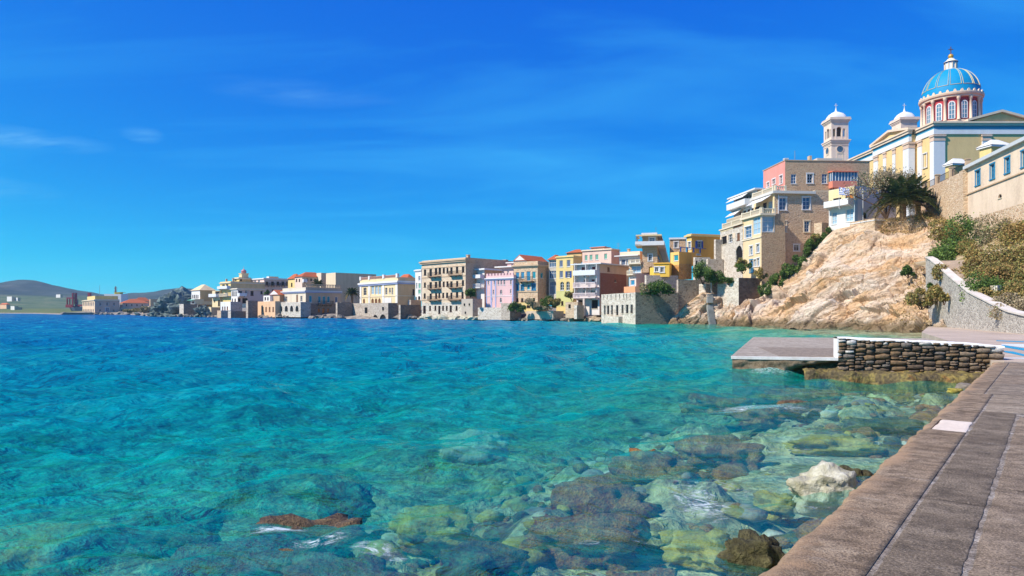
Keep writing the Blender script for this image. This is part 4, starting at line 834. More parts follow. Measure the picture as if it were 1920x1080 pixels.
        r = MB(); z0 = 0.163
        if kind == 'solid':
            r.box(0, -proj, z0, w, -proj+0.12, z0+rail); r.box(0, -proj+0.12, z0, 0.12, -0.005, z0+rail); r.box(w-0.12, -proj+0.12, z0, w, -0.005, z0+rail); r.build('parapet', m, g)
        else:
            th = 0.03 if kind == 'iron' else 0.09; st_ = 0.16 if kind == 'iron' else 0.26; rm = IRON if kind == 'iron' else m; hh = 0.05 if kind == 'iron' else 0.12
            r.box(0, -proj, z0+rail-hh, w, -proj+th*1.4, z0+rail); r.box(0, -proj+th*1.4, z0+rail-hh, th*1.4, -0.005, z0+rail); r.box(w-th*1.4, -proj+th*1.4, z0+rail-hh, w, -0.005, z0+rail)
            for i in range(int(w/st_)+1):
                x = min(i*st_, w-th); r.box(x, -proj+0.01, z0, x+th, -proj+0.01+th, z0+rail-hh)
            for sx_ in (0, w-th):
                for i in range(1, int(proj/st_)): r.box(sx_, -proj+i*st_, z0, sx_+th, -proj+i*st_+th, z0+rail-hh)
            r.build('railing', rm, g)
        return g
    def chimney(s, x, y0, y1, w=0.6, m=None, name='chimney'):
        t, z1 = s.tz('L', x, y0); t = max(min(t, -0.6), -s.LL+0.6); h = max(0.6, (y1-y0)/s.c[2]/F*s.Y0)
        b = MB(); b.box(t-w/2, 1.0, s.H-0.5, t+w/2, 1.0+w, s.H+h); b.box(t-w/2-.08, 0.92, s.H+h, t+w/2+.08, 1.08+w, s.H+h+0.12); return b.build(name, m or plaster((225, 190, 155)), s.root)
    def mast(s, x, y0, face='L', d=2.0, r=0.035, name='antenna', arms=0):
        t, z1 = s.tz(face, x, y0); p = (t, d) if face == 'L' else (-d, t)
        b = MB(); b.tube((p[0], p[1], s.H-0.6), (p[0], p[1], max(z1, s.H+1)), r, r*0.7, 5)
        for i in range(arms): zz = max(z1, s.H+1)-0.25-0.3*i; b.tube((p[0]-0.5, p[1], zz), (p[0]+0.5, p[1], zz), 0.02, 0.02, 4)
        return b.build(name, paint((150, 150, 155)), s.root)
CR, LILAC = CREAMP, paint((175, 185, 225))
ochre = plaster((240, 200, 140)); cream = plaster((252, 228, 180)); peach = plaster((250, 205, 165)); pinkp = plaster((250, 205, 200)); whitep = plaster((248, 244, 238)); beige = plaster((235, 205, 170)); yellowp = plaster((252, 222, 150)); orangep = plaster((245, 190, 105)); yorange = plaster((252, 205, 90)); beigeD = plaster((225, 195, 160)); pinkstrong = plaster((250, 165, 150)); tanp = plaster((222, 190, 155)); brick = stone((190, 110, 80), (160, 85, 62), (195, 150, 125), 3.2, 0.4)
def corn(m=CR, o=0.35, h=0.3, dz=0.5): return [(dz, h, o, m), (dz+h+0.01, 0.18, o*0.5, m)]
H = House
# ---- far left: harbour office and sheds
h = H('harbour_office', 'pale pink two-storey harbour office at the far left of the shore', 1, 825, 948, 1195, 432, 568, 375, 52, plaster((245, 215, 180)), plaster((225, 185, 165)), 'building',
  wins=[('L', 832+i*16, 462, 841+i*16, 500, 'w') for i in range(7)]+[('L', 832+i*16, 532, 841+i*16, 562, 'w') for i in range(7)]+[('R', 993, 465, 1013, 498, 'w'), ('R', 1062, 465, 1083, 498, 'w'), ('R', 1130, 465, 1150, 498, 'w'), ('R', 990, 533, 1013, 556, 'w'), ('R', 1055, 515, 1090, 560, 'wbs'), ('R', 1127, 533, 1148, 562, 'w')], cornice=corn(CR, 0.5, 0.4, 0.2))
h.mast(1000, 350, 'R', 8)
h2 = H('roof_storey', 'yellow roof storey set back on top of the harbour office', 1, 872, 950, 1180, 398, 436, 381, 52, yellowp, plaster((235, 205, 130)), 'building'); h2.mast(935, 290, 'L', 3, 0.12)
H('customs_shed', 'long low building with orange hip roof right of the harbour office', 1, 1197, 1226, 1490, 470, 562, 402, 52, plaster((248, 220, 190)), plaster((235, 205, 180)), 'building', roof=('hip', 2.6), wins=[('R', 1260+i*52, 482, 1272+i*52, 500, 'dk') for i in range(4)])
H('customs_shed', 'second orange roofed building rising behind the low one', 1, 1340, 1352, 1500, 452, 520, 424, 52, plaster((245, 215, 185)), plaster((230, 190, 150)), 'building', roof=('hip', 2.4))
H('arcade_block', 'single-storey cream block with dark arched doors below the orange roof', 1, 1194, 1200, 1340, 516, 568, 392, 52, cream, plaster((248, 222, 180)), 'building', wins=[('R', 1210+i*25, 535, 1222+i*25, 564, 'v', True) for i in range(5)])
H('stone_warehouse', 'long tan stone warehouse between orange roofs and dark rocks', 1, 1495, 1503, 1712, 430, 505, 400, 52, S_TAN, plaster((215, 185, 145)), 'building')
H('low_shed', 'low tan shed under the long stone warehouse', 1, 1422, 1432, 1600, 540, 590, 330, 52, tanp, plaster((205, 175, 135)), 'building', wins=[('R', 1440+i*36, 505, 1460+i*36, 525, 'v') for i in range(4)])
H('low_shed', 'small pale shed with dark windows beside the dark rocks', 1, 1478, 1490, 1615, 502, 545, 350, 52, beige, beigeD, 'building', wins=[('R', 1500+i*28, 512, 1518+i*28, 530, 'v') for i in range(4)])
H('harbour_wall', 'dark harbour quay wall below the pink harbour office', 1, 590, 632, 1240, 566, 603, 366, 62, plaster((225, 215, 200)), S_DARK, 'wall', zb=-1.0)
# ---- left headland
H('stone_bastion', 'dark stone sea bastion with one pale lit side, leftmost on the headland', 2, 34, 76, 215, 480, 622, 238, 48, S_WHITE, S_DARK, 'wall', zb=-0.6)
H('ochre_house', 'ochre house with white front of narrow windows, leftmost on the headland', 2, 155, 240, 392, 342, 508, 244, 46, whitep, ochre, wins=[('L', 163+i*17, 388, 173+i*17, 421, 'dk') for i in range(4)], roof=('hip', 2.2, plaster((245, 215, 170)))).balcony('R', 248, 380, 486, 1.6, 'solid', 1.0, cream)
H('low_terrace_block', 'small cream block on the rocks left of the ochre house', 2, 64, 100, 152, 380, 440, 262, 46, whitep, cream, wins=[('R', 108, 392, 118, 402, 'v')])
h = H('kiosk', 'small white kiosk with green awning under the ochre house', 2, 148, 192, 212, 430, 485, 241, 46, whitep, cream, 'kiosk', wins=[('L', 156, 452, 184, 478, 'r')])
b = MB(); b.hexa([(-h.LL-.2, -1.2, h.H-0.5), (0.1, -1.2, h.H-0.5), (0.1, -0.01, h.H-0.2), (-h.LL-.2, -0.01, h.H-0.2)], [(-h.LL-.2, -1.2, h.H-0.4), (0.1, -1.2, h.H-0.4), (0.1, -0.01, h.H-0.1), (-h.LL-.2, -0.01, h.H-0.1)]); b.build('awning', paint((120, 190, 160)), h.root)
h = H('ochre_annex', 'ochre annex with white corner balcony between the ochre and yellow houses', 2, 362, 440, 556, 345, 512, 233, 46, cream, ochre, wins=[('L', 392, 352, 438, 388, 'v'), ('L', 380, 440, 392, 460, 'dk'), ('L', 420, 440, 438, 500, 'dk')]); h.balcony('L', 366, 440, 410, 1.4, 'solid', 0.9)
h = H('yellow_house', 'tall yellow house with stacked balconies below the little turret', 2, 440, 548, 890, 252, 470, 228, 46, yellowp, plaster((245, 208, 150)), wins=[('L', 462, 285, 488, 322, 'dk'), ('L', 500, 282, 522, 318, 'dk'), ('L', 455, 368, 475, 402, 'wb'), ('L', 490, 365, 515, 400, 'wb')], cornice=corn(CR, 0.3, .25, .3)); h.balcony('L', 446, 545, 330, 1.2, 'solid', 0.8); h.balcony('L', 446, 545, 405, 1.2, 'bal', 0.8); h.chimney(468, 225, 252, 0.5); h.chimney(535, 222, 250, 0.5)
h = H('turret_house', 'yellow house carrying a little domed turret on its roof', 2, 580, 632, 750, 212, 330, 240, 46, yellowp, plaster((245, 208, 145)), wins=[('L', 588, 225, 605, 245, 'dk'), ('R', 640, 228, 660, 250, 'dk')], cornice=corn(CR, 0.4, .3, .2))
tx, tz_ = h.tz('L', 622, 205); b = MB(); b.box(-2.6, 1.0, h.H-0.5, -0.2, 3.4, h.H+1.3); b.box(-2.8, 0.8, h.H+1.3, 0.0, 3.6, h.H+1.5); b.build('turret', cream, h.root)
b = MB(); b.lathe([(0.85, h.H+1.5), (0.85, h.H+2.0), (0.95, h.H+2.05), (0.85, h.H+2.4), (0.5, h.H+2.8), (0.1, h.H+3.0), (0.04, h.H+3.9), (0.0, h.H+3.9)], 14, (-1.4, 2.2)); b.build('turret_dome', paint((215, 150, 150)), h.root, smooth=True)
h = H('pink_terrace', 'long pale pink block with dark balconies behind the headland houses', 2, 750, 882, 1126, 218, 420, 236, 46, plaster((252, 225, 215)), plaster((248, 212, 190)), wins=[('L', 780, 240, 800, 262, 'wb'), ('L', 820, 238, 840, 262, 'wb')]+[('R', x, 256, x+26, 298, 'dk') for x in (897, 952, 1006, 1056, 1102)]+[('R', x, 335, x+20, 362, 'dk') for x in (905, 960)], cornice=corn(WHITE, 0.4, .3, .1))
for x in (893, 946, 1002, 1052): h.balcony('R', x, x+36, 298, 0.8, 'iron', 0.9)
H('roof_cabin', 'small pink cabin on the roof of the long pale pink block', 2, 905, 930, 1025, 204, 226, 243, 46, whitep, peach, 'building').mast(910, 180, 'L', 1)
h = H('white_villa', 'white two-storey villa with dark windows above the black stone stairs', 2, 552, 616, 886, 322, 475, 216, 46, whitep, plaster((240, 208, 190)), wins=[('L', 560+i*13, 352, 568+i*13, 398, 'dk') for i in range(4)]+[('L', 560, 425, 570, 455, 'dk'), ('L', 585, 425, 598, 455, 'dk')]+[('R', 628, 350, 660, 378, 'v'), ('R', 745, 350, 776, 396, 'dk'), ('R', 845, 350, 866, 380, 'dk'), ('R', 620, 422, 646, 468, 'v'), ('R', 664, 422, 716, 472, 'v'), ('R', 690, 345, 712, 385, 'w')], cornice=corn(CR, 0.35, .25, .1)); h.balcony('R', 617, 690, 402, 1.4, 'solid', 0.8)  # beige-pink right wall: shade tone put into the white plaster
H('white_boathouse', 'small white boathouse with three brown doors at the foot of the villa', 2, 445, 546, 662, 457, 604, 213, 46, whitep, S_GREY, 'building', wins=[('L', 460, 506, 472, 540, 'wd'), ('L', 483, 506, 495, 540, 'wd'), ('L', 508, 504, 521, 538, 'wd')], zb=0.3)
H('stone_steps_wall', 'black stone wall rising in steps below the white villa', 2, 700, 720, 792, 446, 625, 205, 46, S_GREY, S_DARK, 'wall', zb=-0.5)
H('stone_steps_wall', 'low sloping dark stone wall at the water left of the peach building', 2, 520, 548, 724, 552, 625, 207, 46, S_WHITE, S_DARK, 'wall', zb=-0.5)
H('yellow_steps', 'cream stair block going down to the water under the ochre annex', 2, 322, 352, 448, 512, 610, 229, 46, cream, tanp, 'stairs', zb=0.0)
H('brown_plinth', 'brown stone terrace at the foot of the white boathouse', 2, 412, 450, 530, 545, 606, 211, 46, S_TAN, S_GREY, 'wall', zb=-0.5)
H('peach_building', 'low peach building with five narrow slots on the waterfront', 2, 778, 992, 1058, 452, 590, 200, 50, plaster((252, 205, 160)), tanp, wins=[('L', x, 510, x+14, 556, 'wd') for x in (800, 862, 894, 930, 965)], zb=0.3)
h = H('brown_gable_house', 'small brown house with pale lean-to roof above the peach building', 2, 942, 1036, 1066, 388, 455, 206, 48, tanp, plaster((200, 155, 115)), wins=[('L', 880, 415, 892, 440, 'wd')], roof=('gable', 1.6))
H('white_annex', 'tiny white annex with two windows left of the brown gable', 2, 874, 940, 945, 395, 455, 209, 48, whitep, whitep, wins=[('L', 886, 412, 900, 440, 'dk'), ('L', 912, 412, 926, 440, 'dk')])
# grey sea house with stone arcade
h = H('grey_sea_house', 'grey house with pale cornice, blue shutters and roof balustrade on the sea', 2, 1065, 1297, 1656, 312, 632, 196, 48, plaster((240, 225, 200)), plaster((215, 185, 155)), zb=-0.3, wins=[('L', 1090, 405, 1113, 460, 'w'), ('L', 1203, 386, 1219, 456, 'wd'), ('L', 1243, 400, 1264, 455, 'w'), ('R', 1330, 396, 1360, 462, 't'), ('R', 1420, 402, 1447, 464, 't'), ('R', 1466, 402, 1495, 484, 't'), ('R', 1511, 402, 1538, 464, 't'), ('R', 1590, 408, 1616, 470, 'gb'), ('R', 1420, 526, 1440, 562, 'o'), ('R', 1463, 524, 1486, 572, 'o'), ('R', 1511, 526, 1533, 562, 'o'), ('R', 1310, 570, 1350, 622, 'v')], cornice=[(0.9, 0.35, 0.45, paint((225, 225, 225))), (1.26, 0.3, 0.25, LILAC)])
h.patch('R', 1298, 478, 1655, 640, S_DARK, 0.05, 'stone_basement'); h.balcony('R', 1412, 1560, 488, 1.1, 'iron', 1.0)
b = MB()
for i in range(int(h.LR/0.5)): b.box(-0.12, 0.2+i*0.5, h.H, 0.06, 0.4+i*0.5, h.H+0.75)
b.box(-0.2, 0, h.H+0.76, 0.12, h.LR, h.H+0.92); b.build('balustrade', tanp, h.root)
H('arcade_terrace', 'whitewashed stone terrace with four dark arches before the grey sea house', 2, 990, 1246, 1300, 460, 606, 191, 48, S_WHITE, S_GREY, 'building', zb=0.4, wins=[('L', x, 497, x+30, 556, 'v', True) for x in (1033, 1088, 1141, 1195)])
H('sea_wall', 'short dark stone sea wall right of the grey sea house', 2, 1640, 1652, 1772, 462, 640, 190, 46, S_GREY, S_DARK, 'wall', zb=-0.6)
h = H('cream_hip_house', 'cream house with orange hip roof behind the grey sea house', 2, 1188, 1262, 1502, 206, 330, 224, 46, plaster((252, 225, 205)), plaster((240, 208, 170)), roof=('hip', 1.7), wins=[('L', 1200, 228, 1212, 256, 'dk'), ('L', 1228, 228, 1241, 256, 'dk')]+[('R', x, 226, x+18, 248, 'dk') for x in (1305, 1342, 1382, 1425)]); h.balcony('R', 1262, 1300, 262, 1.0, 'solid', 0.8)
H('yellow_gable_house', 'narrow yellow house with red roof left of the cream hip-roofed house', 2, 1120, 1188, 1200, 228, 320, 230, 46, yellowp, ochre, roof=('hip', 1.8), wins=[('L', 1150, 268, 1164, 305, 'dk')])
H('blank_block', 'narrow pale tower block left of the large blank beige wall', 2, 1405, 1452, 1500, 168, 330, 226, 46, plaster((250, 228, 200)), beigeD, 'building')
H('blank_block', 'large blank beige block without windows rising over the palms', 2, 1500, 1596, 2002, 166, 500, 216, 46, plaster((250, 225, 190)), plaster((238, 208, 165)), 'building')
# cream mansion and sea walls
h = H('cream_mansion', 'cream neoclassical mansion with lilac cornice, triple window bay and arched doors', 3, 235, 716, 930, 402, 760, 185, 52, cream, plaster((245, 205, 155)), wins=[('L', 280, 537, 318, 632, 'w'), ('L', 380, 522, 415, 620, 'lg'), ('L', 427, 521, 462, 620, 'lg'), ('L', 470, 519, 503, 620, 'lg'), ('L', 555, 537, 582, 622, 'w'), ('L', 604, 541, 626, 602, 'w'), ('L', 636, 536, 656, 622, 'w'), ('L', 275, 675, 300, 756, 'wd', True), ('L', 380, 672, 412, 756, 'wd', True), ('L', 424, 672, 456, 746, 'wd', True), ('L', 467, 671, 499, 732, 'wd', True), ('R', 902, 555, 925, 640, 'dk')], cornice=[(0.95, 0.5, 0.5, WHITE), (1.46, 0.4, 0.3, LILAC)])
h.patch('L', 537, 660, 635, 740, whitep, 0.05); h.bandy('string_course', 650, 0.2, 0.12, CR, 'L', 500)
for (xa, xb) in ((237, 258), (345, 366), (522, 545), (690, 714)): h.pilaster('L', xa, xb, whitep, 0.12, 0, h.H-1.9)
b = MB()
for i in range(int(h.LL/0.55)): b.box(-0.35-i*0.55, -0.08, h.H, -0.15-i*0.55, 0.12, h.H+0.55)
b.box(-h.LL-0.1, -0.14, h.H+0.56, 0.1, 0.18, h.H+0.7); b.build('balustrade', plaster((220, 170, 150)), h.root)
for (xa) in (245, 355, 535, 705):
    ta, _ = h.tz('L', xa, 0); b = MB(); b.box(ta-0.45, -0.2, h.H-0.1, ta+0.45, 0.5, h.H+1.0); b.build('parapet_post', whitep, h.root)
H('orange_roof_house', 'peach house with orange hip roof behind the cream mansion', 3, 700, 835, 940, 440, 640, 200, 50, peach, orangep, roof=('hip', 1.9))
H('sea_wall', 'grey rubble sea wall with two black arches below the cream mansion', 3, 80, 592, 668, 728, 940, 178, 46, S_GREY, S_DARK, 'wall', zb=-0.5, wins=[('L', 160, 890, 215, 952, 'v', True), ('L', 395, 880, 466, 960, 'v', True), ('L', 485, 873, 566, 962, 'v', True), ('L', 515, 780, 540, 826, 'v'), ('L', 295, 786, 331, 862, 'v')])
H('sea_wall', 'dark shaded stone wall left of the arched rubble sea wall', 3, -70, -50, 140, 722, 940, 187, 46, S_GREY, S_DARK, 'wall', zb=-0.5)
H('white_terrace', 'white rendered terrace wall right of the cream mansion', 3, 672, 874, 884, 692, 830, 186, 48, plaster((235, 225, 215)), tanp, 'wall')
H('stone_bulwark', 'tall dark sided stone bulwark between the mansion terrace and the stone tenement', 3, 725, 748, 1006, 752, 940, 174, 46, S_GREY, stone((165, 140, 118), (120, 100, 85), (150, 130, 112), 1.9), 'wall', zb=-0.5)  # right face takes a darker stone: its shade is in the colour
H('stone_bulwark', 'brown upper terrace wall left of the stone tenement', 3, 862, 880, 1010, 690, 800, 182, 46, S_GREY, S_BROWN, 'wall')
h = H('white_slim_house', 'slim white house squeezed in left of the stone tenement', 3, 935, 1012, 1030, 302, 700, 184, 50, whitep, whitep, wins=[('L', 945, 475, 962, 545, 'wb'), ('L', 975, 390, 1000, 445, 'wb'), ('L', 975, 480, 1004, 545, 'g'), ('L', 970, 560, 1005, 615, 'g'), ('L', 970, 640, 1000, 690, 'v', True), ('L', 940, 650, 955, 690, 'v', True)], cornice=corn(WHITE, 0.3, .3, .1)); h.chimney(985, 280, 302, 0.4, whitep)
# stone tenement
r1 = [(1045, 305, 1075, 378), (1115, 298, 1147, 388), (1183, 290, 1215, 366), (1230, 283, 1262, 362), (1283, 285, 1310, 350), (1330, 285, 1355, 350), (1378, 280, 1408, 356), (1450, 272, 1480, 348), (1525, 268, 1557, 340)]
r2 = [(1045, 470, 1070, 530), (1115, 465, 1147, 545), (1183, 462, 1215, 532), (1230, 452, 1262, 526), (1283, 458, 1308, 522), (1330, 455, 1355, 520), (1378, 455, 1408, 536), (1452, 452, 1480, 516), (1525, 440, 1553, 506)]
r3 = [(1043, 608, 1068, 668), (1117, 610, 1145, 690), (1187, 605, 1213, 672), (1228, 600, 1252, 662), (1277, 600, 1302, 662), (1325, 598, 1352, 662), (1380, 598, 1406, 670), (1450, 592, 1480, 656), (1520, 590, 1548, 670)]
r4 = [(1037, 765, 1070, 860), (1113, 765, 1135, 825), (1180, 765, 1203, 822), (1228, 765, 1255, 865), (1277, 765, 1300, 822), (1325, 765, 1346, 822), (1372, 762, 1400, 842), (1447, 765, 1472, 822)]
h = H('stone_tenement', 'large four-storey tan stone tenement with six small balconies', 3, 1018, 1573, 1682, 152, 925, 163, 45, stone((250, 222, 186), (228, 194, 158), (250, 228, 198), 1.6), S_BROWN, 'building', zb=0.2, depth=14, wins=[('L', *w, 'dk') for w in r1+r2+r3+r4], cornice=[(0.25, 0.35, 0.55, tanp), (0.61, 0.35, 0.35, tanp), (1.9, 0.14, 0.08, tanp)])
h.patch('L', 1018, 720, 1573, 930, S_WHITE, 0.03, 'pale_stone_base'); h.bandy('string_course', 400, 0.18, 0.1, tanp, 'L', 1300); h.bandy('string_course', 690, 0.18, 0.1, tanp, 'L', 1300)
for (xa, xb, y) in ((1128, 1258, 400), (1388, 1524, 383), (1124, 1258, 556), (1384, 1524, 541), (1124, 1258, 700), (1384, 1524, 697)): h.balcony('L', xa, xb, y, 1.0, 'iron', 0.95)
h.chimney(1560, 130, 150, 0.7)
h = H('white_balcony_house', 'white house with two small balconies and a bare stone side, right of the tenement', 4, 0, 186, 416, 345, 850, 163.5, 45, whitep, S_BROWN, zb=1.0, wins=[('L', 62, 402, 104, 450, 'b'), ('L', 28, 520, 52, 572, 'b'), ('L', 64, 518, 88, 572, 'b'), ('L', 104, 515, 128, 568, 'b')], cornice=[(0.1, 0.35, 0.7, WHITE)]); h.balcony('L', 42, 182, 472, 1.3, 'solid', 0.7); h.balcony('L', 60, 180, 592, 1.3, 'glass', 0.9)
H('grey_boathouse', 'small grey cube with two little windows at the foot of the tenement', 3, 1520, 1662, 1732, 676, 925, 159, 45, plaster((205, 190, 172)), S_GREY, 'building', zb=0.2, wins=[('L', 1548, 735, 1568, 768, 'v'), ('L', 1610, 735, 1630, 765, 'v'), ('L', 1560, 838, 1580, 870, 'v')])
h = H('ruined_block', 'tan stone block with a row of chimney stumps behind the white balcony house', 4, 50, 425, 470, 278, 520, 178, 42, S_TAN, S_BROWN, 'building')
for x in (170, 225, 300, 335, 365, 400): h.chimney(x, 245, 280, 0.9, S_TAN)
H('ruined_block', 'brown stone block with broken top right of the chimney stumps', 4, 350, 462, 470, 256, 420, 184, 42, S_TAN, S_BROWN, 'building')
# pink house
h = H('pink_house', 'pink house with small battlements and lilac trim beside the stone house', 4, 205, 542, 548, 428, 830, 152.6, 38, pinkp, pinkp, depth=9, wins=[('L', 228, 497, 244, 546, 'w'), ('L', 300, 497, 316, 550, 'w'), ('L', 347, 490, 366, 550, 'w'), ('L', 383, 490, 402, 550, 'w'), ('L', 420, 488, 440, 550, 'w'), ('L', 500, 485, 518, 545, 'w'), ('L', 288, 612, 305, 665, 'w'), ('L', 377, 610, 403, 664, 'w', True), ('L', 500, 605, 516, 656, 'w'), ('L', 270, 710, 284, 746, 'w'), ('L', 374, 710, 399, 766, 'w', True), ('L', 522, 712, 536, 762, 'wb')], cornice=[(0.55, 0.22, 0.3, WHITE), (0.78, 0.25, 0.14, LILAC)])
for (xa, xb) in ((207, 216), (262, 278), (318, 330), (528, 541)): h.pilaster('L', xa, xb, LILAC, 0.06, 0, h.H-1.2)
h.bandy('string_course', 690, 0.12, 0.06, WHITE, 'L', 400)
for i in range(9): tx = -h.LL+0.35+i*(h.LL-0.7)/8; b = MB(); b.box(tx-0.28, 0, h.H, tx+0.28, 0.3, h.H+0.5); b.build('battlement', pinkp, h.root)
h = H('pink_upper_house', 'white and pink upper house with a broad eave above the battlements', 4, 365, 542, 550, 318, 480, 165, 38, plaster((252, 220, 210)), pinkp, wins=[('L', 465, 380, 486, 430, 'wb')], cornice=[(0.0, 0.3, 0.8, WHITE)])
H('pink_upper_house', 'little pink roof room with white eave left of the white gable', 4, 465, 545, 555, 270, 330, 169, 38, pinkp, pinkp, wins=[('L', 514, 285, 540, 312, 'wb')], cornice=[(0.0, 0.25, 0.3, WHITE)])
H('gable_house', 'house with white pediment and orange roof behind the stone house', 4, 553, 702, 962, 252, 330, 161, 38, whitep, orangep, roof=('gable', 1.5))
# stone house with blue shutters
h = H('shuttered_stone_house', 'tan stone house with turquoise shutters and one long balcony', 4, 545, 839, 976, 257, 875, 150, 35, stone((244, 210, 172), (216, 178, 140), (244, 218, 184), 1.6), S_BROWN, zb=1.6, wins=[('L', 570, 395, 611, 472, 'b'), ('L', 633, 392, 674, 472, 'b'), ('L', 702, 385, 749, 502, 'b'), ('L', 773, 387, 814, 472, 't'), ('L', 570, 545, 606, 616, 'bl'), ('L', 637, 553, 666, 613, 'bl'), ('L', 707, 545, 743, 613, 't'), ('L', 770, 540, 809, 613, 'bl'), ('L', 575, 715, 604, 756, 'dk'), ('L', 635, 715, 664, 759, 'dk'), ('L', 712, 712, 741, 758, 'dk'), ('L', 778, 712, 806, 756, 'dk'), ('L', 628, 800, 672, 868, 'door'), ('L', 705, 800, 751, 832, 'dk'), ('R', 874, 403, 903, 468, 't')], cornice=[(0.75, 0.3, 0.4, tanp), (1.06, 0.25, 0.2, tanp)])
h.balcony('L', 632, 790, 512, 1.0, 'iron', 0.95); h.bandy('string_course', 640, 0.18, 0.12, tanp, 'L', 700); h.bandy('string_course', 335, 0.15, 0.1, tanp, 'L', 700); h.patch('L', 546, 765, 838, 880, yellowp, 0.03, 'yellow_base')
# yellow house
h = H('glass_bay_house', 'narrow house of teal glazed bays between stone house and yellow house', 4, 975, 1069, 1075, 240, 800, 151, 38, plaster((215, 205, 190)), beige, roof=('hip', 1.2), wins=[('L', 983, 252, 1064, 333, 'bay'), ('L', 979, 378, 1064, 472, 'bay'), ('L', 984, 510, 1061, 668, 'bay')])
h = H('yellow_town_house', 'tall yellow town house with grey-blue shutters and two arched windows', 4, 1066, 1276, 1378, 187, 815, 146, 38, yellowp, plaster((250, 205, 130)), zb=1.6, wins=[('L', 1106, 250, 1147, 332, 'gb'), ('L', 1196, 245, 1239, 327, 'gb'), ('L', 1107, 380, 1149, 465, 'gb'), ('L', 1198, 382, 1238, 460, 'w'), ('L', 1115, 513, 1161, 617, 'w', True), ('L', 1189, 509, 1233, 617, 'w', True), ('L', 1128, 750, 1155, 800, 'dk')], cornice=[(0.15, 0.2, 0.2, yellowp)])
h.patch('L', 1066, 625, 1276, 820, plaster((228, 222, 150)), 0.03, 'green_yellow_base')
for (xa, xb) in ((1181, 1197), (1239, 1255)): h.pilaster('L', xa, xb, DBLUE, 0.07, h.tz('L', 1218, 460)[1], h.tz('L', 1218, 382)[1], 'shutter')
H('orange_roof_room', 'ochre roof room with orange roof behind the yellow town house', 4, 1196, 1378, 1390, 152, 260, 157, 38, ochre, orangep, roof=('hip', 0.9))
# white/pink balcony block
h = H('balcony_block', 'white block with three stacked loggia balconies and a bare brick side', 5, 212, 432, 716, 427, 950, 136, 40, plaster((248, 238, 230)), plaster((240, 208, 180)), zb=1.4, wins=[('L', 255, 463, 294, 510, 'r'), ('L', 355, 459, 393, 504, 'r'), ('L', 278, 584, 309, 612, 'r'), ('L', 350, 581, 386, 609, 'r'), ('L', 270, 690, 313, 727, 'w'), ('L', 343, 688, 389, 722, 'w'), ('L', 355, 785, 416, 868, 'v'), ('L', 228, 785, 277, 866, 'v'), ('R', 508, 468, 531, 509, 'wd'), ('R', 577, 590, 593, 613, 'v')], cornice=[(0.0, 0.22, 0.9, WHITE)])
h.patch('R', 438, 542, 690, 760, brick, 0.04, 'brick_panel')
h.balcony('L', 216, 428, 548, 1.5, 'solid', 0.85, WHITE); h.balcony('L', 216, 428, 668, 1.5, 'bal', 0.9, paint((248, 225, 220))); h.balcony('L', 216, 428, 768, 1.5, 'bal', 0.9, paint((248, 225, 220)))
t0, z0 = h.tz('L', 318, 768); b = MB(); b.box(t0-0.2, -1.45, -0.2, t0+0.2, -1.1, z0-0.02); b.build('pillar', plaster((225, 205, 190)), h.root)
for (y0, y1) in ((432, 515), (550, 640), (672, 740)):
    for xx in (216, 322, 426):
        t0, za = h.tz('L', xx, y0); _, zb2 = h.tz('L', xx, y1); b = MB(); b.box(t0-0.06, -0.95, zb2, t0+0.06, -0.01, za); b.build('loggia_fin', whitep, h.root)
h = H('peach_top_house', 'pale peach house with four green shuttered windows above the balcony block', 5, 267, 546, 626, 285, 470, 150, 38, plaster((252, 218, 200)), plaster((248, 195, 165)), wins=[('L', 290, 352, 317, 404, 'g'), ('L', 337, 348, 364, 400, 'g'), ('L', 392, 345, 421, 397, 'g'), ('L', 477, 337, 506, 390, 'g')], cornice=[(0.1, 0.2, 0.25, CR)]); h.mast(548, 220, 'L', 3, 0.04, arms=3)
H('peach_roof_room', 'low peach roof room on the house with green shutters', 5, 350, 480, 490, 268, 300, 156, 38, peach, peach, cornice=[(0.0, 0.15, 0.25, plaster((235, 150, 115)))])
h = H('white_loggia_house', 'white house with a blue-white loggia between peach house and brown house', 5, 628, 822, 832, 312, 470, 146, 36, plaster((250, 225, 195)), peach, wins=[('L', 643, 393, 682, 447, 'gb'), ('L', 690, 390, 712, 447, 'lg'), ('L', 735, 385, 771, 427, 'gb'), ('L', 783, 385, 817, 422, 'gb')]); h.patch('L', 632, 362, 822, 450, whitep, 0.03); h.band('loggia_roof', h.tz('L', 725, 362)[1], 0.2, 0.9, WHITE, 'L'); h.chimney(690, 285, 312, 0.5)
h = H('terrace_house', 'open columned terrace under a tan slab, below the brown house', 5, 722, 842, 850, 434, 530, 132, 30, tanp, tanp, wins=[('L', 742, 458, 832, 522, 'lg')], zb=8)
h.balcony('L', 722, 842, 440, 0.8, 'bal', 0.7)
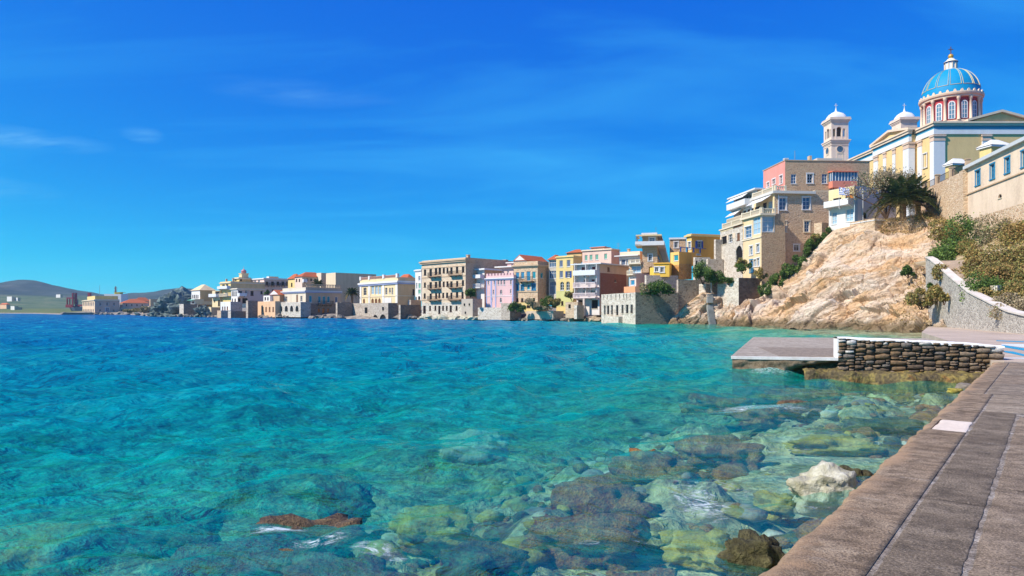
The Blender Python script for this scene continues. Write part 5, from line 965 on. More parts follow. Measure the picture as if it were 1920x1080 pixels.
# brown house with white balcony
h = H('brown_tower_house', 'tall brown house with wraparound white balcony under a flat cream roof', 5, 846, 991, 1112, 152, 520, 131, 14, plaster((218, 180, 140)), plaster((222, 172, 115)), depth=9, wins=[('L', 912, 182, 966, 237, 'wbs'), ('L', 904, 344, 939, 407, 'ws'), ('L', 908, 462, 940, 512, 'wd'), ('R', 995, 200, 1041, 252, 'wbs'), ('R', 1062, 195, 1099, 257, 'wbs'), ('R', 994, 358, 1019, 413, 'gb'), ('R', 1069, 317, 1086, 341, 'v')], cornice=[(0.05, 0.25, 0.8, paint((250, 222, 170)))])
h.band('balcony_slab', h.tz('L', 918, 262)[1], 0.22, 1.3, WHITE, 'LR'); h.band('string_course', h.tz('L', 918, 292)[1], 0.14, 0.1, tanp, 'L')
zb1 = h.tz('L', 918, 262)[1]+0.225; b = MB(); b.box(-h.LL-1.3, -1.3, zb1, 1.3, -1.2, zb1+0.55); b.box(1.2, -1.19, zb1, 1.3, h.LR, zb1+0.55); b.box(-h.LL-1.3, -1.19, zb1, -h.LL-1.2, 4, zb1+0.55); b.build('balcony_parapet', WHITE, h.root)
b = MB(); b.box(-h.LL-1.3, -1.3, zb1-0.23, -h.LL-0.01, 5, zb1-0.005); b.box(-h.LL-1.2, -0.8, h.H-0.3, -h.LL-0.8, 5, h.H-0.06); b.build('veranda', cream, h.root)
for yy in (-1.1, 1.5, 4): b = MB(); b.box(-h.LL-1.2, yy, zb1, -h.LL-1.08, yy+0.12, h.H-0.31); b.build('veranda_post', GREYBLUE, h.root)
h.patch('L', 846, 300, 990, 520, S_BROWN, 0.03, 'stone_lower_wall')
H('roof_room', 'white roof room on top of the tall brown house', 5, 836, 988, 1000, 134, 170, 134, 14, whitep, whitep, 'building').mast(975, 75, 'L', 1)
h = H('grey_stone_house', 'rough brown stone house with one white window right of the tall brown house', 5, 1112, 1266, 1275, 197, 420, 138, 12, S_BROWN, S_BROWN, wins=[('L', 1154, 224, 1189, 281, 'ws'), ('L', 1072, 378, 1084, 396, 'v')]); h.band('roof_edge', h.H-0.02, 0.35, 0.2, WHITE, 'L')
h = H('orange_house', 'orange house with open blue shutters and cream cornice', 5, 1272, 1321, 1597, 144, 450, 127, 72, plaster((252, 205, 120)), plaster((242, 180, 90)), wins=[('L', 1288, 225, 1314, 292, 'wbs'), ('R', 1378, 217, 1413, 283, 'ws'), ('R', 1365, 335, 1410, 350, 'b')], cornice=[(0.2, 0.3, 0.35, paint((252, 215, 140)))])
for (xa, xb) in ((1357, 1376), (1415, 1431)): h.pilaster('R', xa, xb, DBLUE, 0.07, h.tz('R', 1395, 283)[1], h.tz('R', 1395, 217)[1], 'shutter')
h = H('yellow_terrace_house', 'yellow house with roof terrace and teal window below the orange house', 5, 1116, 1200, 1322, 318, 580, 122, 60, plaster((252, 210, 125)), plaster((240, 180, 95)), wins=[('L', 1148, 350, 1192, 407, 't')]); h.patch('R', 1200, 440, 1320, 580, stone((225, 165, 90), (190, 130, 70), (220, 175, 120), 2.0), 0.03, 'stone_base'); h.patch('L', 1116, 445, 1200, 580, stone((225, 165, 90), (190, 130, 70), (220, 175, 120), 2.0), 0.03, 'stone_base')
b = MB()
for i in range(4): b.box(-0.1, 0.3+i*1.6, h.H, 0.05, 0.5+i*1.6, h.H+0.9); b.box(-0.1, 0.51+i*1.6, h.H+0.75, 0.02, 1.89+i*1.6, h.H+0.85)
b.build('terrace_rail', DBLUE, h.root)
H('yellow_cottage', 'low bright yellow cottage with two white windows', 5, 958, 1106, 1132, 422, 560, 120, 20, yorange, yorange, wins=[('L', 967, 467, 1001, 511, 'ws'), ('L', 1019, 467, 1053, 517, 'ws')], cornice=[(0.05, 0.2, 0.15, paint((250, 190, 70)))])
H('yellow_cottage', 'small yellow lean-to left of the bright yellow cottage', 5, 918, 958, 965, 470, 560, 122, 60, yorange, yorange)
h = H('pink_cottage', 'small pink cottage with turquoise door behind the stone fort', 5, 722, 786, 948, 528, 710, 128, 62, plaster((250, 225, 210)), plaster((238, 200, 178)), wins=[('L', 730, 592, 771, 642, 'b'), ('R', 876, 577, 917, 650, 'door')]); h.balcony('L', 722, 785, 545, 0.7, 'bal', 0.7)
H('orange_parapet', 'low terrace wall with orange coping left of the pink cottage', 5, 668, 776, 792, 652, 710, 125, 62, plaster((250, 175, 130)), peach, 'wall')
# fort and its walls
fort = H('stone_fort', 'fort-like grey stone building with tall slots on the waterline', 5, 450, 779, 1194, 710, 1020, 113, 78, S_WHITE, stone((170, 158, 142), (120, 108, 96), (165, 152, 136), 1.9), 'building', zb=-0.6, wins=[('L', 473, 838, 491, 926, 'v'), ('L', 503, 838, 526, 922, 'v'), ('L', 542, 835, 561, 926, 'v'), ('L', 590, 835, 614, 932, 'v'), ('L', 643, 832, 664, 916, 'v'), ('L', 685, 830, 711, 913, 'v'), ('L', 730, 828, 753, 913, 'v')]+[('L', x, 726, x+8, 772, 'v') for x in (470, 503, 540, 586, 622, 662, 690, 724)])  # right wall in darker stone than the left, its shade held in the colour
FD = stone((170, 158, 142), (120, 108, 96), (165, 152, 136), 1.9)  # darker copy of the fort stone, with shade put into its colour
H('retaining_wall', 'tall stepped grey retaining wall between the fort and the cliff', 5, 1182, 1192, 1392, 588, 1020, 115, 78, S_GREY, FD, 'wall', zb=-0.8, depth=8)
H('retaining_wall', 'grey garden wall under the bright yellow cottage', 5, 868, 884, 1192, 545, 740, 120, 78, S_WHITE, S_GREY, 'wall')
H('garden_wall', 'stone ruin wall with two dark openings right of the orange house', 5, 1346, 1352, 1482, 372, 560, 121, 78, S_WHITE, S_WHITE, 'wall', zb=0.5, wins=[('R', 1362, 405, 1378, 440, 'v'), ('R', 1415, 395, 1432, 425, 'v')])
H('garden_wall', 'tall dark grey pier of wall against the big seaside mansion', 5, 1548, 1553, 1600, 200, 560, 122, 78, S_WHITE, S_GREY, 'wall', zb=0.5)
H('garden_wall', 'grey wall stepping down from the tall dark pier', 5, 1470, 1478, 1552, 388, 560, 120.5, 78, S_WHITE, S_GREY, 'wall', zb=0.5)
# small walls and gate posts over the rocks
H('gate_wall', 'whitewashed wall end at the top of the rock steps', 5, 1392, 1455, 1470, 628, 720, 114.0, 60, S_WHITE, S_GREY, 'wall', zb=0.5)
H('gate_post', 'square stone gate post with white cap by the rock steps', 5, 1512, 1518, 1580, 598, 730, 113.5, 78, S_WHITE, S_DARK, 'post', zb=1.0)
h = H('terrace_bastion', 'square stone terrace wall with one lit side above the cliff foot', 6, 172, 260, 438, 1003, 1240, 106, 70, S_WHITE, stone((150, 128, 110), (105, 88, 76), (135, 115, 100), 1.9), 'wall', zb=0.5)  # dark right face: shade put into the stone colour beside the lit side
H('terrace_bastion', 'low whitewashed wall left of the square stone terrace', 6, 100, 172, 180, 1045, 1160, 110, 70, S_WHITE, S_GREY, 'wall', zb=1.0)
# ---- big seaside mansion on the cliff
S_DK = stone((232, 196, 158), (204, 168, 134), (234, 205, 172), 2.0); S_BRK = stone((222, 184, 146), (188, 150, 118), (220, 188, 154), 2.2, 0.4)
h = H('stone_mansion', 'tall brown stone mansion wall with white framed windows above the cliff', 6, 372, 528, 828, 352, 1010, 110, 84, cream, S_DK, 'house', zb=1.5, depth=16, wins=[('R', 565, 402, 616, 495, 'wbs'), ('R', 740, 399, 795, 492, 'wbs'), ('R', 577, 578, 616, 660, 'cs'), ('R', 752, 576, 791, 660, 'cs'), ('R', 675, 755, 713, 802, 'ws'), ('L', 380, 470, 420, 500, 'dk'), ('L', 440, 440, 470, 490, 'dk'), ('L', 480, 430, 515, 485, 'lg')], cornice=[(0.0, 0.42, 0.45, paint((235, 228, 215)))])
b = MB(); b.tube((0.12, 0.6, 0.5), (0.12, 0.6, h.H-0.6), 0.07, 0.07, 6); b.build('drainpipe', WHITE, h.root)
h.band('awning_box', h.tz('L', 450, 392)[1], 0.25, 0.3, WHITE, 'L'); za = h.tz('L', 450, 400)[1]; b = MB(); b.hexa([(-h.LL+1, -1.9, za-1.15), (-0.4, -1.9, za-1.15), (-0.4, -0.05, za), (-h.LL+1, -0.05, za)], [(-h.LL+1, -1.9, za-1.1), (-0.4, -1.9, za-1.1), (-0.4, -0.05, za+0.06), (-h.LL+1, -0.05, za+0.06)]); b.build('awning', WHITE, h.root)
def rail(hh, face, a, bb, z, kind='bal', m=CREAMP, nm='balustrade'):
    L = bb-a; n = max(2, int(L/0.32)); q = MB()
    for i in range(n):
        t = a+L*(i+0.5)/n
        if face == 'L': q.box(t-0.06, -0.1, z, t+0.06, 0.02, z+0.62)
        else: q.box(-0.02, t-0.06, z, 0.1, t+0.06, z+0.62)
    if face == 'L': q.box(a, -0.16, z+0.63, bb, 0.06, z+0.78); q.box(a, -0.16, z-0.02, bb, 0.06, z-0.004)
    else: q.box(-0.06, a, z+0.63, 0.16, bb, z+0.78)
    for t in np.linspace(a, bb, max(2, int(L/3)+1)):
        if face == 'L': q.box(t-0.15, -0.2, z, t+0.15, 0.1, z+0.9)
        else: q.box(-0.1, t-0.15, z, 0.2, t+0.15, z+0.9)
    return q.build(nm, m, hh.root)
rail(h, 'L', -h.LL, -0.2, h.H+0.02); rail(h, 'R', 0.2, h.inv('R', 1320+608/4.0), h.H+0.02)
h = H('loggia_wing', 'cream wing with open corner loggia and arched windows in front of the stone mansion', 6, 290, 431, 529, 520, 1010, 107, 82, plaster((252, 222, 175)), S_BRK, zb=1.5, depth=4, wins=[('L', 307, 618, 357, 702, 'wbs'), ('L', 366, 548, 424, 676, 'lg'), ('L', 343, 765, 366, 832, 'wbs', True), ('L', 393, 750, 416, 813, 'wbs', True), ('L', 345, 870, 368, 962, 'bl', True), ('L', 373, 865, 391, 919, 'wbs', True), ('L', 397, 855, 416, 916, 'wbs', True), ('R', 440, 542, 524, 658, 'lg')], cornice=[(0.0, 0.3, 0.35, CREAMP)])
h.patch('R', 431, 521, 529, 662, plaster((225, 225, 220)), 0.03, 'plaster_storey'); rail(h, 'L', -h.LL, -0.1, h.H+0.02); rail(h, 'R', 0.1, h.LR, h.H+0.02); h.band('string_course', h.tz('L', 360, 715)[1], 0.2, 0.12, CREAMP, 'L')
h = H('arched_wing', 'pale stone wing with one tall dark arch, leftmost of the cliff mansion', 6, 122, 290, 300, 590, 990, 113, 86, S_WHITE, S_GREY, zb=1.5, depth=8, wins=[('L', 132, 692, 171, 752, 'v'), ('L', 184, 677, 214, 737, 'w'), ('L', 246, 667, 269, 722, 'wd'), ('L', 238, 762, 289, 928, 'v', True), ('L', 165, 618, 188, 636, 'v'), ('L', 220, 598, 285, 620, 'o')], cornice=[(0.0, 0.2, 0.2, CREAMP)])
h.patch('L', 122, 592, 290, 664, plaster((252, 228, 180)), 0.03, 'cream_storey'); h.patch('L', 122, 664, 236, 735, plaster((248, 225, 195)), 0.028, 'cream_storey'); rail(h, 'L', -h.LL*0.85, -0.1, h.H+0.02)
h = H('terrace_apartments', 'white stepped apartments with awnings and balconies at the back of the cliff mansion', 6, 222, 400, 442, 335, 640, 119, 84, whitep, beigeD, 'building', zb=2, depth=12, wins=[('L', 250+i*22, 420-i*9, 264+i*22, 440-i*9, 'v') for i in range(6)]+[('L', 265+i*30, 510-i*10, 285+i*30, 545-i*10, 'dk') for i in range(4)], cornice=[(0.0, 0.25, 0.9, WHITE)])
h.balcony('L', 222, 362, 478, 1.4, 'solid', 0.9); h.balcony('L', 222, 372, 585, 1.4, 'bal', 0.8)
for (x0, x1, y) in ((228, 360, 385), (205, 300, 505)):
    t0, z = h.tz('L', max(x0, 224), y); t1, z2 = h.tz('L', x1, y-25); b = MB(); zz = (z+z2)/2; b.hexa([(t0, -1.7, zz-1.2), (t1, -1.7, zz-1.2), (t1, -0.06, zz), (t0, -0.06, zz)], [(t0, -1.7, zz-1.14), (t1, -1.7, zz-1.14), (t1, -0.06, zz+0.06), (t0, -0.06, zz+0.06)]); b.build('awning', paint((250, 246, 236)), h.root)
h = H('pink_side_house', 'long brown stone house with salmon pink end wall and glazed pink bay', 6, 445, 608, 1242, 119, 420, 118, 87, pinkstrong, S_BRK, depth=14, zb=8, wins=[('R', 652, 226, 692, 298, 'wb'), ('R', 773, 223, 815, 293, 'ws'), ('R', 884, 223, 925, 296, 'wb'), ('R', 1113, 223, 1150, 291, 'wb'), ('L', 472, 288, 490, 322, 'ws'), ('L', 513, 263, 536, 300, 'ws'), ('L', 568, 236, 589, 297, 'ws')], cornice=[(0.0, 0.12, 0.1, tanp)])
t0, z0 = h.tz('R', 935, 335); t1, z1 = h.tz('R', 1118, 215); bay = empty('bay_window', (0, t0, z0), R(90), h.root); bw_, bh_ = t1-t0, z1-z0
b = MB(); b.box(0, -1.3, 0, bw_, -0.01, bh_*0.40); b.build('bay_base', paint((245, 150, 125)), bay); b = MB(); b.hexa([(-.15, -1.55, bh_*0.93), (bw_+.15, -1.55, bh_*0.93), (bw_+.15, -0.01, bh_*0.97), (-.15, -0.01, bh_*0.97)], [(-.15, -1.55, bh_*0.98), (bw_+.15, -1.55, bh_*0.98), (bw_+.15, -0.01, bh_*1.06), (-.15, -0.01, bh_*1.06)]); b.build('bay_roof', paint((240, 130, 100)), bay)
b = MB(); b.box(0.05, -1.25, bh_*0.401, bw_-0.05, -0.01, bh_*0.929); b.build('bay_glass', BLUEGLASS, bay); b = MB()
for i in range(9): b.box(bw_*i/8-0.05, -1.31, bh_*0.401, bw_*i/8+0.05, -1.251, bh_*0.929)
for yy in (-1.25, -0.65): b.box(-0.01, yy, bh_*0.401, 0.049, yy+0.1, bh_*0.929)
b.build('bay_bars', WHITE, bay)
b = MB(); b.tube((bw_*0.1, -0.9, 0), (bw_*0.1-0.6, 0, -2.2), 0.08, 0.08, 5); b.tube((bw_*0.5, -0.9, 0), (bw_*0.5-0.6, 0, -2.2), 0.08, 0.08, 5); b.build('bay_brackets', WOOD, bay)
b = MB(); tq, _ = h.tz('R', 860, 100); b.box(-4, tq, h.H, 0-0.5, tq+4.5, h.H+0.5); b.build('roof_rail', paint((235, 220, 200)), h.root); h.chimney(560, 90, 120, 0.6, whitep); h.mast(762-20, 20, 'R', 3, 0.06)
b = MB(); b.box(-3, h.inv('R', 1320+838/4), h.H-0.3, -2.2, h.inv('R', 1320+856/4), h.H+1.3); b.build('chimney', tanp, h.root)
h = H('beige_wing', 'plain beige wing with dark windows between stone mansion and white cottage', 6, 822, 830, 995, 346, 620, 113, 84, beigeD, plaster((226, 200, 165)), zb=9, wins=[('R', 861, 413, 895, 487, 'w'), ('R', 850, 536, 891, 592, 'dk'), ('R', 921, 531, 946, 567, 'w')])
H('garden_wall', 'rough tan stone garden wall at the top of the green strip', 6, 826, 884, 952, 588, 720, 105.5, 60, S_TAN, S_BROWN, 'wall', zb=8)
h = H('white_cottage', 'white cottage with cream porch, blue shutters and a flag at the brink', 6, 936, 1128, 1252, 312, 640, 100.5, 66, plaster((245, 240, 232)), plaster((232, 235, 240)), zb=13.0, depth=9, wins=[('L', 958, 512, 996, 602, 'lg'), ('L', 946, 424, 960, 458, 'dk'), ('L', 970, 405, 1030, 455, 'v'), ('L', 1064, 375, 1118, 432, 'o'), ('L', 1062, 485, 1120, 582, 'lg'), ('R', 1193, 512, 1222, 560, 'v')])  # bluish right wall: shade put into the white plaster colour
h.patch('L', 936, 312, 1126, 430, plaster((252, 232, 175)), 0.03, 'cream_gable'); h.balcony('L', 940, 1124, 470, 1.2, 'solid', 0.75); h.pilaster('R', 1128, 1150, LBLUE, 0.06); b = MB(); b.tube((0.14, 1.6, 0), (0.14, 1.6, h.H-0.4), 0.06, 0.06, 6); b.build('drainpipe', WHITE, h.root)
tf, zf = h.tz('L', 1060, 440); fl = empty('flag', h.root.matrix_basis @ Vector((tf, -1.3, zf)), h.root.rotation_euler.z); tag(fl, 'blue and white striped flag flying from the white cottage balcony', 'flag')
b = MB(); b.tube((0, 0, -1.0), (0, 0, 2.3), 0.03, 0.02, 6); b.build('pole', WHITE, fl)
fm = MB(); nn = 9
for i in range(nn):
    for j in range(10):
        xa, xb = j*0.17, (j+1)*0.17; f = lambda x: 0.10*math.sin(x*4.2)
        za, zb2 = 2.2-i*0.118, 2.2-(i+1)*0.118; dz = lambda x: -0.28*x
        mi = 0 if i % 2 == 0 else 1
        if i < 5 and j < 4: mi = 1 if (i == 2 or j == 1 or j == 2) and not (j == 0 or j == 3) or i == 2 else 0
        fm.quad((xa+0.02, f(xa), zb2+dz(xa)), (xb+0.02, f(xb), zb2+dz(xb)), (xb+0.02, f(xb), za+dz(xb)), (xa+0.02, f(xa), za+dz(xa)), mi)
fm.build('cloth', [paint((30, 90, 190)), WHITE], fl)
# ---- terrace walls, school, huts
H('brink_wall', 'low rubble wall with white coping along the brink below the palm', 0, 1552, 1640, 1752, 409, 432, 96.5, 76, S_TAN, S_TAN, 'wall', zb=12.4, depth=1.0).band('coping', 2.62, 0.12, 0.06, WHITE)
ROUGH = stone((240, 205, 165), (205, 165, 130), (248, 225, 195), 2.3, 0.7)
h = H('terrace_wall', 'high rough plastered retaining wall below the church terrace', 8, 700, 1206, 1206, 342, 900, 85, 103.4, ROUGH, ROUGH, 'wall', zb=11.5, depth=3)
h.pilaster('L', 1166, 1204, S_TAN, 0.5, 0, h.H-0.1, 'buttress')
rl = empty('terrace_railing', h.root.matrix_basis @ Vector((-h.LL*0.85, 0.3, h.H)), h.root.rotation_euler.z); tag(rl, 'dark iron railing with posts on the terrace wall before the church', 'railing')
b = MB(); b.box(0, 0, 1.0, h.LL*0.8, 0.05, 1.06); b.box(0, 0, 0.15, h.LL*0.8, 0.05, 0.2)
for i in range(60): b.box(h.LL*0.8*i/60, 0.01, 0.2, h.LL*0.8*i/60+0.03, 0.04, 1.0)
b.build('bars', IRON, rl)
for i in range(4): b = MB(); x = h.LL*0.8*i/3; b.box(x-0.25, -0.2, 0, x+0.25, 0.3, 1.3); b.box(x-0.32, -0.27, 1.3, x+0.32, 0.37, 1.42); b.build('post', tanp, rl)
h = H('school_building', 'long pale building with blue windows and grey eave at the right edge', 8, 1206, 2418, 2418, -284, 900, 59.5, 103.4, plaster((252, 225, 195), 0.8), cream, 'building', zb=8.5, depth=12, wins=[('L', 1284, 357, 1325, 498, 'bl'), ('L', 1426, 297, 1465, 438, 'bl'), ('L', 1568, 232, 1612, 380, 'bl'), ('L', 1727, 165, 1775, 320, 'bl'), ('L', 1500, 585, 1535, 625, 'v', True)], cornice=[(0.0, 0.4, 0.4, paint((222, 224, 222)))])
_, zl = h.tz('L', 1500, 478); h.band('ledge', zl, 0.14, 0.14, tanp, 'L')
h.patch('L', 1240, 600, 1980, 1000, ROUGH, 0.05, 'rough_lower_wall')
for (x0, x1, xr, yt, Yc, lb) in ((990, 1062, 1172, 292, 106, 'small ochre hut with white pyramid roof before the church corner'), (1320, 1434, 1592, 112, 92, 'larger ochre hut with white pyramid roof above the blue-windowed building')):
    H('ochre_hut', lb, 8, x0, x1, xr, yt, 420, Yc, 80, yellowp, plaster((245, 205, 130)), 'hut', zb=18, roof=('hip', 1.0, whitep), cornice=[(0.02, 0.2, 0.25, WHITE)])
# ---- church
YEL, YEL2 = plaster((255, 216, 150), 0.4), plaster((255, 216, 150), 0.4); FRZ = paint((70, 165, 195)); STN = plaster((252, 225, 195), 0.4); PW_ = plaster((246, 244, 242), 0.3)
church = empty('church', (77.3, 125, 20)); tag(church, 'yellow church with white pilasters, blue frieze and blue ribbed dome', 'church')
CB = lambda: MB()
def cb(name, mat, *boxes, smooth=False):
    b = MB()
    for bx in boxes: b.box(bx[0]-77.3, bx[1]-125, bx[2]-20, bx[3]-77.3, bx[4]-125, bx[5]-20)
    return b.build(name, mat, church, smooth=smooth)
ZC = 36.8
cb('wall', YEL, (77.3, 125, 19, 115, 160, 35.9)); cb('transept_wall', YEL, (75.9, 130.5, 19, 77.2, 143.2, 35.9)); cb('nave_wall', YEL, (77.6, 160.1, 19, 100, 178, 33.6))
def entab(x0, y0, x1, y1, z, tag_):                             # bands wrapping a block, top at z
    for (nm, m, dz, hh, o) in (('architrave', PW_, 2.25, 0.95, 0.18), ('frieze', FRZ, 1.30, 0.55, 0.10), ('cornice', STN, 0.75, 0.42, 0.40), ('cornice', STN, 0.32, 0.30, 0.60)):
        cb(nm, m, (x0-o, y0-o, z-dz, x1+o, y1+o, z-dz+hh))
entab(77.3, 125, 115, 160, ZC, 0)
for (nm, m, dz, hh, o) in (('architrave', PW_, 2.24, 0.93, 0.18), ('frieze', FRZ, 1.29, 0.53, 0.10), ('cornice', STN, 0.74, 0.41, 0.40), ('cornice', STN, 0.31, 0.29, 0.60)): cb(nm, m, (75.9-o, 130.5-o, ZC-dz, 76.3, 143.2+o, ZC-dz+hh))
for (nm, m, dz, hh, o) in (('architrave', PW_, 2.2, 0.9, 0.18), ('frieze', FRZ, 1.3, 0.6, 0.10), ('cornice', PW_, 0.7, 0.5, 0.7)): cb(nm, m, (77.6-o, 161.2, 34.4-dz, 100, 178+o, 34.4-dz+hh))
def pil(x0, y0, x1, y1):
    p = cb('pilaster', PW_, (x0, y0, 19, x1, y1, 33.3)); c = MB()
    for (e, z0, z1) in ((0.06, 33.3, 33.45), (0.02, 33.46, 34.1), (0.14, 34.11, 34.42)): c.box(x0-e-77.3, y0-e-125, z0-20, x1+e-77.3, y1+e-125, z1-20)
    c.build('capital', plaster((235, 205, 180)), church)
pil(77.12, 124.8, 79.2, 126.0); pil(77.15, 128.6, 77.6, 129.9); pil(75.7, 130.3, 76.9, 132.2); pil(75.72, 141.4, 76.5, 143.0); pil(75.75, 135.0, 76.3, 136.0); pil(75.75, 138.4, 76.3, 139.4)
for xx in (86, 95, 104): pil(xx, 124.78, xx+1.6, 125.3)
def pedi(axis, a0, a1, pos, zb_, hh, dep, nm):
    am = (a0+a1)/2; b = MB(); t = MB(); th = 0.42
    def pt(a, d, z): return (a-77.3, pos+d-125, z-20) if axis == 'x' else (pos+d-77.3, a-125, z-20)
    o = -0.6
    for (p, q, zp, zq) in ((a0-0.7, am, zb_, zb_+hh), (am, a1+0.7, zb_+hh, zb_)):
        b.hexa([pt(p, o, zp), pt(q, o, zq), pt(q, dep, zq), pt(p, dep, zp)], [pt(p, o, zp+th), pt(q, o, zq+th), pt(q, dep, zq+th), pt(p, dep, zp+th)])
    b.build('pediment_cornice', STN, church)
    t.add([pt(a0, -0.05, zb_-0.02), pt(a1, -0.05, zb_-0.02), pt(am, -0.05, zb_+hh)], [(0, 1, 2)]); t.build('tympanum', YEL, church)
    r = MB()
    for (p, q, zp, zq) in ((a0-0.7, am, zb_, zb_+hh), (am, a1+0.7, zb_+hh, zb_)): r.add([pt(p, -0.3, zp+th+0.03), pt(q, -0.3, zq+th+0.03), pt(q, dep+3, zq+th+0.03), pt(p, dep+3, zp+th+0.03)], [(0, 1, 2, 3)])
    r.build('pediment_roof', tiles(), church)
pedi('x', 83.8, 95.0, 125.0, ZC+0.02, 1.7, 8, 'front'); pedi('y', 130.5, 143.2, 75.9, ZC-0.1, 1.3, 6, 'side')
b = MB(); b.add([(77.0-77.3, -0.3, 16.82), (115-77.3, -0.3, 16.82), (115-77.3, 35, 16.82), (77.0-77.3, 35, 16.82), (12, 12, 17.6), (25, 12, 17.6), (25, 22, 17.6), (12, 22, 17.6)], [(0, 1, 5, 4), (1, 2, 6, 5), (2, 3, 7, 6), (3, 0, 4, 7), (4, 5, 6, 7)]); b.build('roof', tiles(), church)
put_window(church, (77.3-77.3-0.12, 127.6-125, 29.0-20), R(-90), 1.1, 2.6, 'ws'); cb('wall_recess', YEL2, (77.18, 126.3, 22, 77.29, 128.4, 26.3))
# drum and dome
DX, DY = 93.2, 145.0
dr = empty('dome', (DX-77.3, DY-125, 0), 0, church)
RED = plaster((200, 75, 80), 0.3)
b = MB(); b.lathe([(5.6, 16.0), (5.6, 21.0), (5.35, 21.0), (5.35, 21.4), (5.05, 21.4), (5.05, 26.3)], 48); b.build('drum_wall', [RED], dr)
b = MB(); b.lathe([(5.62, 18.0), (5.75, 21.02), (5.38, 21.03), (5.38, 21.45)], 48); b.build('drum_base', STN, dr)
b = MB(); b.lathe([(5.0, 26.2), (5.55, 26.25), (5.6, 26.6), (5.85, 26.7), (5.95, 27.0), (5.95, 27.2), (5.3, 27.25)], 48); b.build('drum_cornice', STN, dr, smooth=False)
NW = 14
colm = MB(); colm.lathe([(0.36, 21.45), (0.36, 21.6), (0.27, 21.65), (0.24, 25.6), (0.30, 25.65), (0.38, 26.0), (0.40, 26.24)], 10); cme = colm.mesh('drum_column', STN, True)
wf = MB(); ww, wh = 1.25, 3.7; na = 10
arc = [(-ww/2, 0)]+[(-ww/2*math.cos(math.pi*i/na), wh-ww/2+ww/2*math.sin(math.pi*i/na)) for i in range(na+1)]+[(ww/2, 0)]
arc2 = [(-ww/2+0.2, 0.15)]+[(-(ww/2-0.2)*math.cos(math.pi*i/na), wh-ww/2+(ww/2-0.2)*math.sin(math.pi*i/na)) for i in range(na+1)]+[(ww/2-0.2, 0.15)]
for i in range(len(arc)-1):
    a0_, a1_, c0, c1 = arc[i], arc[i+1], arc2[i], arc2[i+1]
    wf.add([(a0_[0], -0.1, a0_[1]), (a1_[0], -0.1, a1_[1]), (c1[0], -0.1, c1[1]), (c0[0], -0.1, c0[1])], [(0, 1, 2, 3)]); wf.add([(a0_[0], -0.1, a0_[1]), (a1_[0], -0.1, a1_[1]), (a1_[0], 0.2, a1_[1]), (a0_[0], 0.2, a0_[1])], [(0, 1, 2, 3)])
wf.box(-0.05, -0.08, 0, 0.05, 0.0, wh-0.2)
for zz in (0.0, 0.9, 1.8, 2.75): wf.box(-ww/2+0.1, -0.075, zz, ww/2-0.1, 0.0, zz+0.09)
wfm = wf.mesh('arched_window', WHITE); wp = MB(); wp.add([(x, -0.02, z) for x, z in arc], [tuple(range(len(arc)))]); wpm = wp.mesh('pane', glass((90, 130, 150)))
ant = MB(); ant.add([(-0.28, -0.12, 0), (0.28, -0.12, 0), (0.22, -0.12, 0.35), (0, -0.12, 0.55), (-0.22, -0.12, 0.35), (-0.28, 0.12, 0), (0.28, 0.12, 0), (0.22, 0.12, 0.35), (0, 0.12, 0.55), (-0.22, 0.12, 0.35)], [(0, 1, 2, 3, 4), (9, 8, 7, 6, 5), (1, 6, 7, 2), (2, 7, 8, 3), (3, 8, 9, 4), (4, 9, 5, 0)]); ame = ant.mesh('antefix', STN)
for i in range(NW):
    a = 2*math.pi*(i+0.30)/NW; ac = 2*math.pi*(i+0.80)/NW
    w = link('arched_window', wfm, dr, (5.07*math.cos(a), 5.07*math.sin(a), 21.75), a+math.pi/2); link('pane', wpm, w)
    link('drum_column', cme, dr, (5.32*math.cos(ac), 5.32*math.sin(ac), 0))
for i in range(28): a = 2*math.pi*i/28; link('antefix', ame, dr, (5.7*math.cos(a), 5.7*math.sin(a), 27.2), a+math.pi/2)
DP = [(5.42*math.cos(t)**0.92 if t < 1.5 else 0.75, 27.15+6.25*math.sin(t)) for t in np.linspace(0, 1.43, 22)]
b = MB(); b.lathe(DP, 56); t = NT('blue_dome'); co = t.new('ShaderNodeTexCoord').outputs['Object']; n_ = t.noise(co, 1.2, 4); t.base(t.mix(n_, A(0, 140, 195), A(5, 165, 215)), 0.6, 0.25); b.build('dome_shell', t.mat, dr, smooth=True)
GILT = paint((240, 222, 175), 0.5)
rb = MB()
for sg in (-0.036, 0.036):
    for j in range(4, len(DP)-1):
        (r0, z0), (r1, z1) = DP[j], DP[j+1]; w0 = 0.005 if r0 > 2.2 else 0.010
        v = [((r+e)*math.cos(sg*(1 if r > 2 else 1)+q), (r+e)*math.sin(sg+q), z) for (r, z) in ((r0, z0), (r1, z1)) for (e, q) in ((0.0, -w0), (0.13, -w0), (0.13, w0), (0.0, w0))]
        rb.add(v, [(1, 2, 6, 5), (0, 1, 5, 4), (2, 3, 7, 6)])
(r0, z0) = DP[4]
for i in range(12):
    q0, q1 = 0.034+(2*math.pi/14-0.068)*i/12, 0.034+(2*math.pi/14-0.068)*(i+1)/12
    rb.add([((r0+e)*math.cos(q), (r0+e)*math.sin(q), z0+dz) for (e, dz) in ((0.01, -0.04), (0.09, -0.03), (0.09, 0.04), (0.0, 0.05)) for q in (q0, q1)], [(0, 1, 3, 2), (2, 3, 5, 4), (4, 5, 7, 6)])
rme = rb.mesh('rib', GILT)
for i in range(14): link('rib', rme, dr, (0, 0, 0), 2*math.pi*(i+0.1)/14)
b = MB(); b.lathe([(1.25, 33.0), (1.25, 33.4), (1.05, 33.45), (1.05, 34.7), (1.15, 34.8)], 20); b.build('lantern', PW_, dr)
